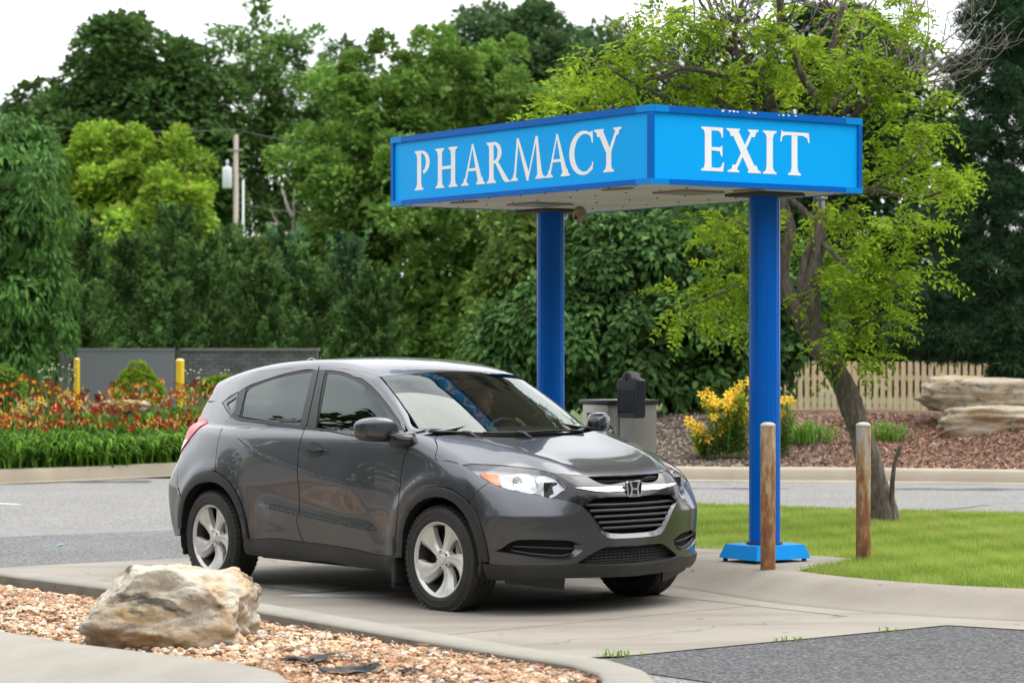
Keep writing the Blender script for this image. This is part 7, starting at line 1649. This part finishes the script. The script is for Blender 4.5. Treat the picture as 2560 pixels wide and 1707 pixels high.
# clipped round shrub, weeds with white heads, bed stones
def small_bush(name, label, c, r, n_cl, per, L, W, pal, cat='shrub', mat=None, **kw):
    e = empty(name, (c[0], c[1], c[2] - r[2]), label, cat); V, F_, col, C = clump_crown(kw.pop('lobes', [((0, 0, r[2]), r)]), n_cl, kw.pop('cr', .09), per, L, W, pal, **kw); mesh_obj('foliage', V, F_, mat or m_leaf, e, False, None, col)
    b = MB(); b.tube([(0, 0, -.1), (0, 0, r[2] * .8)], .025, 6); b.build('stem', m_dbark, e, smooth=True); return e
k = 40 / FPX / .91875; c = P3(318, 880, 40)
small_bush('dwarf_spruce', 'lime green clipped cone shaped shrub in front of the grey gate', c, (55 * k, 50 * k, 46 * k), 300, 60, .030, .010, [(.18, .28, .026), (.23, .33, .034), (.14, .22, .022)], cr=.055, shell=(.85, 1.0), clvar=.2, lobes=[((0, 0, 28 * k), (58 * k, 50 * k, 30 * k)), ((0, 0, 52 * k), (38 * k, 34 * k, 28 * k)), ((0, 0, 74 * k), (18 * k, 18 * k, 20 * k))])
c = P3(508, 893, 37); small_bush('low_shrub', 'small bright green mound behind the rear spoiler of the car', c, (.25, .2, .14), 70, 40, .05, .02, [(.16, .26, .03), (.13, .22, .025)], cr=.07)
c = P3(12, 895, 38); small_bush('low_shrub', 'light green leafy shrub under the drooping compound leaved tree', c, (.22, .2, .28), 80, 40, .06, .02, [(.12, .22, .035), (.16, .26, .05)], cr=.08)
def weeds(u0, u1, v0, v1, n, y, label, seed):
    r = np.random.default_rng(seed); c = P3((u0 + u1) / 2, v1 + 60, y); e = empty('white_flower_weed', c, label, 'wildflower', 'white headed weeds by the gate'); b = MB(); V, F_ = [], []; hd = MB()
    for i in range(n):
        t = P3(u0 + (u1 - u0) * r.random(), v0 + (v1 - v0) * r.random() ** 1.4, y + r.normal() * .15) - c; b.tube([(t[0] * .5, t[1], 0), (t[0] * .85, t[1], t[2] * .6), t], .0045, 4, False)
        if r.random() < .55: hd.lathe([(0, -.012), (.014, -.004), (.016, .003), (.008, .009), (0, .010)], 7, tuple(t + [0, 0, .01]))
    b.build('stems', pbr('weed_stem', (.10, .15, .05), .7), e); hd.build('flower_heads', pbr('white_heads', (.66, .66, .60), .8), e)
weeds(85, 175, 838, 880, 36, 42, 'clump of white headed weeds in front of the short brick pier', 1); weeds(425, 545, 850, 885, 34, 42, 'white headed weeds in front of the long brick wall', 2)
tag(boulder('bed_stone', P3(278, 938, 33.3) + np.array([0, .3, .02]), (.40, .2, .10), 0, 4, m_lime, 4, .6, .1), 'flat buff stone half hidden among the daylilies', 'boulder')
# -- yellow lilies and grass tufts on the right bank
def yellow_lily(p, label, nst, hs, seed, spread=.20):
    r = np.random.default_rng(seed); e = empty('yellow_lily', p, label, 'lily', 'yellow lilies behind the near pillar'); b = MB(); VB, FB, CB = [], [], []; LP, LDr = [], []
    for i in range(nst):
        a = r.random() * 6.283; q = np.array([spread * 1.6 * r.normal() * .6, spread * r.normal() * .6, hs * (.55 + .5 * r.random())]); b.tube([(q[0] * .3, q[1] * .3, 0), (q[0] * .7, q[1] * .7, q[2] * .55), q], .006, 5, False)
        for t in np.linspace(.12, .97, 26):
            s = np.array([q[0] * (.3 + .7 * t), q[1] * (.3 + .7 * t), q[2] * t])
            for _ in range(3): g = r.random() * 6.283; LP.append(s); LDr.append((math.cos(g), math.sin(g), .35 + .3 * r.random()))
        if r.random() < .70:
            for _ in range(r.integers(1, 4)):
                v, f = lily_bloom(q + r.normal(size=3) * .05, (r.normal() * .5, -.8, .35 + .4 * r.random()), .075 + .02 * r.random()); kx = len(VB); VB += v; FB += [tuple(i_ + kx for i_ in g) for g in f]; CB += [((.72, .50, .05, 1) if (j % 6) >= 2 else (.70, .30, .02, 1)) for j in range(len(v))]
        else:
            for _ in range(3):
                o = q + r.normal(size=3) * .045; d = np.array([r.normal() * .4, -.2, 1]); d /= np.linalg.norm(d); s = np.array([1, 0, 0]); kx = len(VB); VB += [o, o + d * .05 + s * .014, o + d * .09, o + d * .05 - s * .014]; FB.append((kx, kx + 1, kx + 2, kx + 3)); CB += [(.62, .48, .08, 1)] * 4
    b.build('stems', pbr('lily_stalk', (.09, .20, .03), .6) if 'lily_stalk' not in bpy.data.materials else bpy.data.materials['lily_stalk'], e)
    LP, LDr = np.array(LP), np.array(LDr); n = len(LP); V, F_ = kites(LP, LDr, np.tile([0, 0, 1.0], (n, 1)) + r.normal(size=(n, 3)) * .2, .10 + .05 * r.random(n), np.full(n, .009), .1, .25); mesh_obj('leaves', V, F_, m_lily, e, False, None, np.repeat(tints(n, [(.12, .25, .025), (.16, .31, .035), (.09, .19, .02)]), 4, 0))
    blooms(e, VB, FB, CB)
for (u, v, n_, h_, sd, lb) in ((1665, 1012, 22, .80, 1, 'tallest fullest yellow lily clump between the kiosk and near pillar'), (1625, 1005, 14, .50, 2, 'low budding yellow lily at the kiosk end of the clump'), (1700, 1015, 14, .95, 5, 'slender yellow lily stems touching the near pillar edge'), (1797, 1000, 9, .72, 3, 'yellow lily showing between the near blue pillar and the tree trunk')):
    y = 32.2; p = P3(u, v, y); p[2] = float(bank_z(p[0], y)); yellow_lily(p, lb, n_, h_, sd, .16 if n_ > 10 else .08)
def tuft(p, label, n, h, seed):
    r = np.random.default_rng(seed); a = r.random(n) * 6.283; V, F_ = strap(np.c_[.13 * r.normal(size=n), .10 * r.normal(size=n), 0 * a], a, .06 + .18 * r.random(n), h * (.6 + .6 * r.random(n)), .012 + .006 * r.random(n)); o = mesh_obj('grass_tuft', V, F_, m_lily, None, False, None, np.repeat(tints(n, [(.10, .22, .03), (.14, .28, .04)]), 12, 0), loc=p); tag(o, label, 'grass tuft', 'grass tufts on the mulch bank')
for (u, v, n_, h_, sd, lb) in ((1850, 975, 90, .36, 1, 'biggest grass tuft on the mulch between pillar and leaning trunk'), (1815, 985, 60, .30, 2, 'grass tuft on the mulch next to the near blue pillar'), (1890, 985, 50, .28, 6, 'smaller grass tuft touching the pillar side of the leaning trunk'), (2025, 970, 70, .30, 3, 'grass tuft on the mulch between leaning trunk and stone slabs'), (2055, 985, 40, .22, 4, 'small grass tuft below the stone slabs on the mulch'), (2005, 1000, 30, .18, 5, 'tiny grass tuft close behind the leaning trunk')):
    y = 33.0; p = P3(u, v, y); p[2] = float(bank_z(p[0], y)) - .01; tuft(p, lb, n_, h_, sd)
def weed_tuft(u, v, n, lb, seed, h=.045):
    p = gpt(u, v, .01); r = np.random.default_rng(seed); a = r.random(n) * 6.283; V, F_ = strap(np.c_[.06 * r.normal(size=n), .03 * r.normal(size=n), 0 * a], a, .02 + .03 * r.random(n), h * (.5 + .7 * r.random(n)), np.full(n, .006)); tag(mesh_obj('weed_tuft', V, F_, m_lily, None, False, None, np.repeat(tints(n, [(.16, .28, .04)]), 12, 0), loc=p), lb, 'weed', 'weeds in the pavement joint')
weed_tuft(1545, 1640, 30, 'bright weed tuft in the joint by the rounded planter end', 1); weed_tuft(1985, 1601, 16, 'small weed tuft midway along the asphalt joint', 2, .03); weed_tuft(2225, 1577, 16, 'small weed tuft in the asphalt joint farthest from the planter', 3, .03)
tag(chips('litter', np.array([gpt(150, 1364)]) + [0, 0, .012], .10, .05, np.array([[.02, .30, .42]]), m_chip, .1), 'tiny blue scrap of litter on the asphalt behind the boulder', 'litter')

# unseen trees added behind the camera to cut low sky light and darken reflections
wl_ = [((x * .86, y * .86, 6.5 + h * 2), (6.0, 2.5, 7.5 + h * 2)) for x, y, h in [(-34, 2, .8), (-36, 14, 1.2), (-36, 26, .4), (-30, -10, 1.0), (-20, -20, .6), (-8, -26, 1.2), (5, -28, .2), (18, -26, 1.0), (30, -16, .6), (36, -2, 1.2), (36, 12, .8), (34, 26, .8)]]
V, F_, col, C = clump_crown([(c, (r[0], r[0], r[2])) for c, r in wl_], 1500, 1.5, 34, .85, .36, [(.035, .075, .02), (.05, .095, .026)], inner=.2)
tag(mesh_obj('unseen_shade_trees', V, F_, m_leaf, None, False, None, col), kind='stuff')
# ================================================================== THE DRIVER
m_skin, n, l, bb = nmat('skin'); l.new(ramp(n, l, noise_fac(n, l, 18, 4), [(.35, (.42, .24, .17)), (.7, (.54, .33, .25))]), bb.inputs['Base Color']); bb.inputs['Roughness'].default_value = .5; bb.inputs['Subsurface Weight'].default_value = .15; bb.inputs['Subsurface Radius'].default_value = (.01, .004, .002)
drv = bpy.data.objects.new('person', None); COL.objects.link(drv); drv.rotation_euler = R_CAR
tag(drv, 'driver in a dark shirt behind the windscreen with one hand on the steering wheel', 'person')
DO = np.array([.0, .38, .50]); drv.location = CM @ DO + CT
def dl(p): return np.array(p, float) - DO
HC = dl((.115, .395, 1.265)); HY_ = math.radians(14)
def head_verts():
    bm = bmesh.new(); bmesh.ops.create_icosphere(bm, subdivisions=5, radius=1.0); V = np.array([v.co[:] for v in bm.verts]); Fc = [[v.index for v in f.verts] for f in bm.faces]; bm.free()
    x, y, z = V.T; P = V * [.098, .076, .120]; P[:, 0] += np.where(x < 0, -.012 * (z > -.3), 0)
    jaw = sstep(-z, .15, .9); P[:, 1] *= 1 - .28 * jaw; P[:, 0] += .010 * jaw * (x > .1)
    g = lambda cy_, cz_, sy, sz: np.exp(-((y - cy_) / sy) ** 2 - ((z - cz_) / sz) ** 2) * (x > 0)
    P[:, 0] += .030 * g(0, -.16, .13, .15) + .014 * g(0, .05, .10, .20)                # nose
    P[:, 0] += .009 * g(.28, .26, .30, .10) + .009 * g(-.28, .26, .30, .10)            # brows
    P[:, 0] -= .013 * g(.32, .08, .20, .10) + .013 * g(-.32, .08, .20, .10)            # eye hollows
    P[:, 0] += .006 * g(.34, .06, .10, .05) + .006 * g(-.34, .06, .10, .05)            # eyelids
    P[:, 0] += .007 * g(0, -.42, .26, .05) + .008 * g(0, -.55, .24, .05) - .007 * g(0, -.485, .30, .025)   # lips
    P[:, 0] += .014 * g(0, -.80, .25, .14)                                             # chin
    P[:, 1] += np.sign(y) * .004 * np.exp(-((x - .45) / .3) ** 2 - ((z + .25) / .25) ** 2)
    c, s = math.cos(HY_), math.sin(HY_); return np.c_[P[:, 0] * c - P[:, 1] * s, P[:, 0] * s + P[:, 1] * c, P[:, 2]] + HC, Fc
b = MB(); hv, hf = head_verts(); b.add(hv, hf)
def hl(p): c, s = math.cos(HY_), math.sin(HY_); p = np.array(p); return np.array([p[0] * c - p[1] * s, p[0] * s + p[1] * c, p[2]]) + HC
for s in (-1, 1): b.tube([hl((-.012, s * .070, -.035)), hl((-.018, s * .084, .0)), hl((-.020, s * .086, .028))], [.008, .013, .010], 8)
b.tube([dl((.055, .39, 1.02)), dl((.075, .39, 1.10)), dl((.10, .395, 1.19))], [.075, .062, .060], 14)
sh_l, sh_r = dl((.05, .575, 1.02)), dl((.05, .205, 1.02))
b.tube([dl((.0, .39, .64)), dl((.0, .39, .80)), dl((.03, .39, .95)), dl((.045, .39, 1.04))], [.15, .145, .16, .10], 16); b.tube([sh_l, dl((.05, .39, 1.03)), sh_r], [.065, .085, .065], 12)
aw = math.radians(40); WC = np.array(wheel_c)
def wp(a, dx=0.0, r=.185): q = wheel_c + tilt @ Vector((dx, r * math.sin(a), r * math.cos(a))); return dl((q.x, q.y, q.z))
el, wr = dl((.16, .625, .82)), wp(aw) + [-.075, .012, -.045]
b.tube([sh_l, (sh_l + el) / 2 + [.0, .02, 0], el], [.060, .052, .044], 12); b.tube([el, (el + wr) / 2, wr], [.046, .042, .028], 12)
pal = wp(aw) + [-.030, .004, .006]; b.tube([wr, (wr + pal) / 2 + [0, 0, .008], pal + [.012, 0, .012]], [.028, .034, .030], 10)
for i, (da, lf) in enumerate(((-.17, .9), (-.055, 1.0), (.06, .97), (.17, .80))):          # four fingers over the rim
    k0 = wp(aw + da * 1.0, -.022, .203); k1 = wp(aw + da * 1.05, .010, .212); k2 = wp(aw + da * 1.08, .026, .196); k3 = wp(aw + da * 1.1, .020, .178)
    b.tube([pal + (k0 - pal) * .35, k0, k1 * lf + k0 * (1 - lf), k2, k3], [.011, .0108, .010, .009, .0078], 8)
t0 = wp(aw - .28, -.030, .190); b.tube([pal + [-.01, -.012, -.008], t0, wp(aw - .36, -.012, .176)], [.013, .011, .0085], 8)
er, wr2 = dl((.14, .16, .80)), dl((.40, .22, .90)); b.tube([sh_r, (sh_r + er) / 2, er], [.060, .052, .044], 12); b.tube([er, wr2, dl((.46, .23, .93))], [.045, .030, .030], 10)
for s in (-1, 1): b.tube([dl((.02, .39 + s * .09, .66)), dl((.40, .39 + s * .13, .70)), dl((.62, .39 + s * .12, .38))], [.095, .070, .05], 12)
body = b.build('body', m_skin, drv, smooth=True); rm = body.modifiers.new('skin', 'REMESH'); rm.mode = 'VOXEL'; rm.voxel_size = .0055; rm.use_smooth_shade = True; smm = body.modifiers.new('soft', 'SMOOTH'); smm.factor = .5; smm.iterations = 2
b = MB(); b.tube([dl((.0, .39, .60)), dl((.0, .39, .80)), dl((.03, .39, .95)), dl((.05, .39, 1.055))], [.165, .158, .172, .105], 18); b.tube([sh_l + [0, .01, 0], dl((.05, .39, 1.035)), sh_r - [0, .01, 0]], [.074, .094, .074], 12)
b.tube([sh_l, sh_l + (el - sh_l) * .55], [.070, .066], 12); b.tube([sh_r, sh_r + (er - sh_r) * .55], [.070, .066], 12); b.tube([dl((.052, .39, 1.05)), dl((.066, .39, 1.10))], [.085, .072], 14)
st = b.build('shirt', pbr('dark_shirt', (.020, .022, .026), .85), drv, smooth=True); rm = st.modifiers.new('cloth', 'REMESH'); rm.mode = 'VOXEL'; rm.voxel_size = .009; rm.use_smooth_shade = True
hv2, hf2 = head_verts(); q = hv2 - HC; c, s = math.cos(-HY_), math.sin(-HY_); q = np.c_[q[:, 0] * c - q[:, 1] * s, q[:, 0] * s + q[:, 1] * c, q[:, 2]]
hairy = (q[:, 2] > .055 + .35 * np.maximum(q[:, 0] - .02, 0)) | ((q[:, 0] < -.005) & (q[:, 2] > -.055 + .5 * (q[:, 0] + .06).clip(0)))
ctr_ = HC; hv3 = ctr_ + (hv2 - ctr_) * (1 + .075 * hairy[:, None]) + rng.normal(size=hv2.shape) * .0009
mesh_obj('hair', hv3, [f for f in hf2 if all(hairy[i] for i in f)], pbr('short_grey_brown_hair', (.07, .058, .048), .8), drv, True)
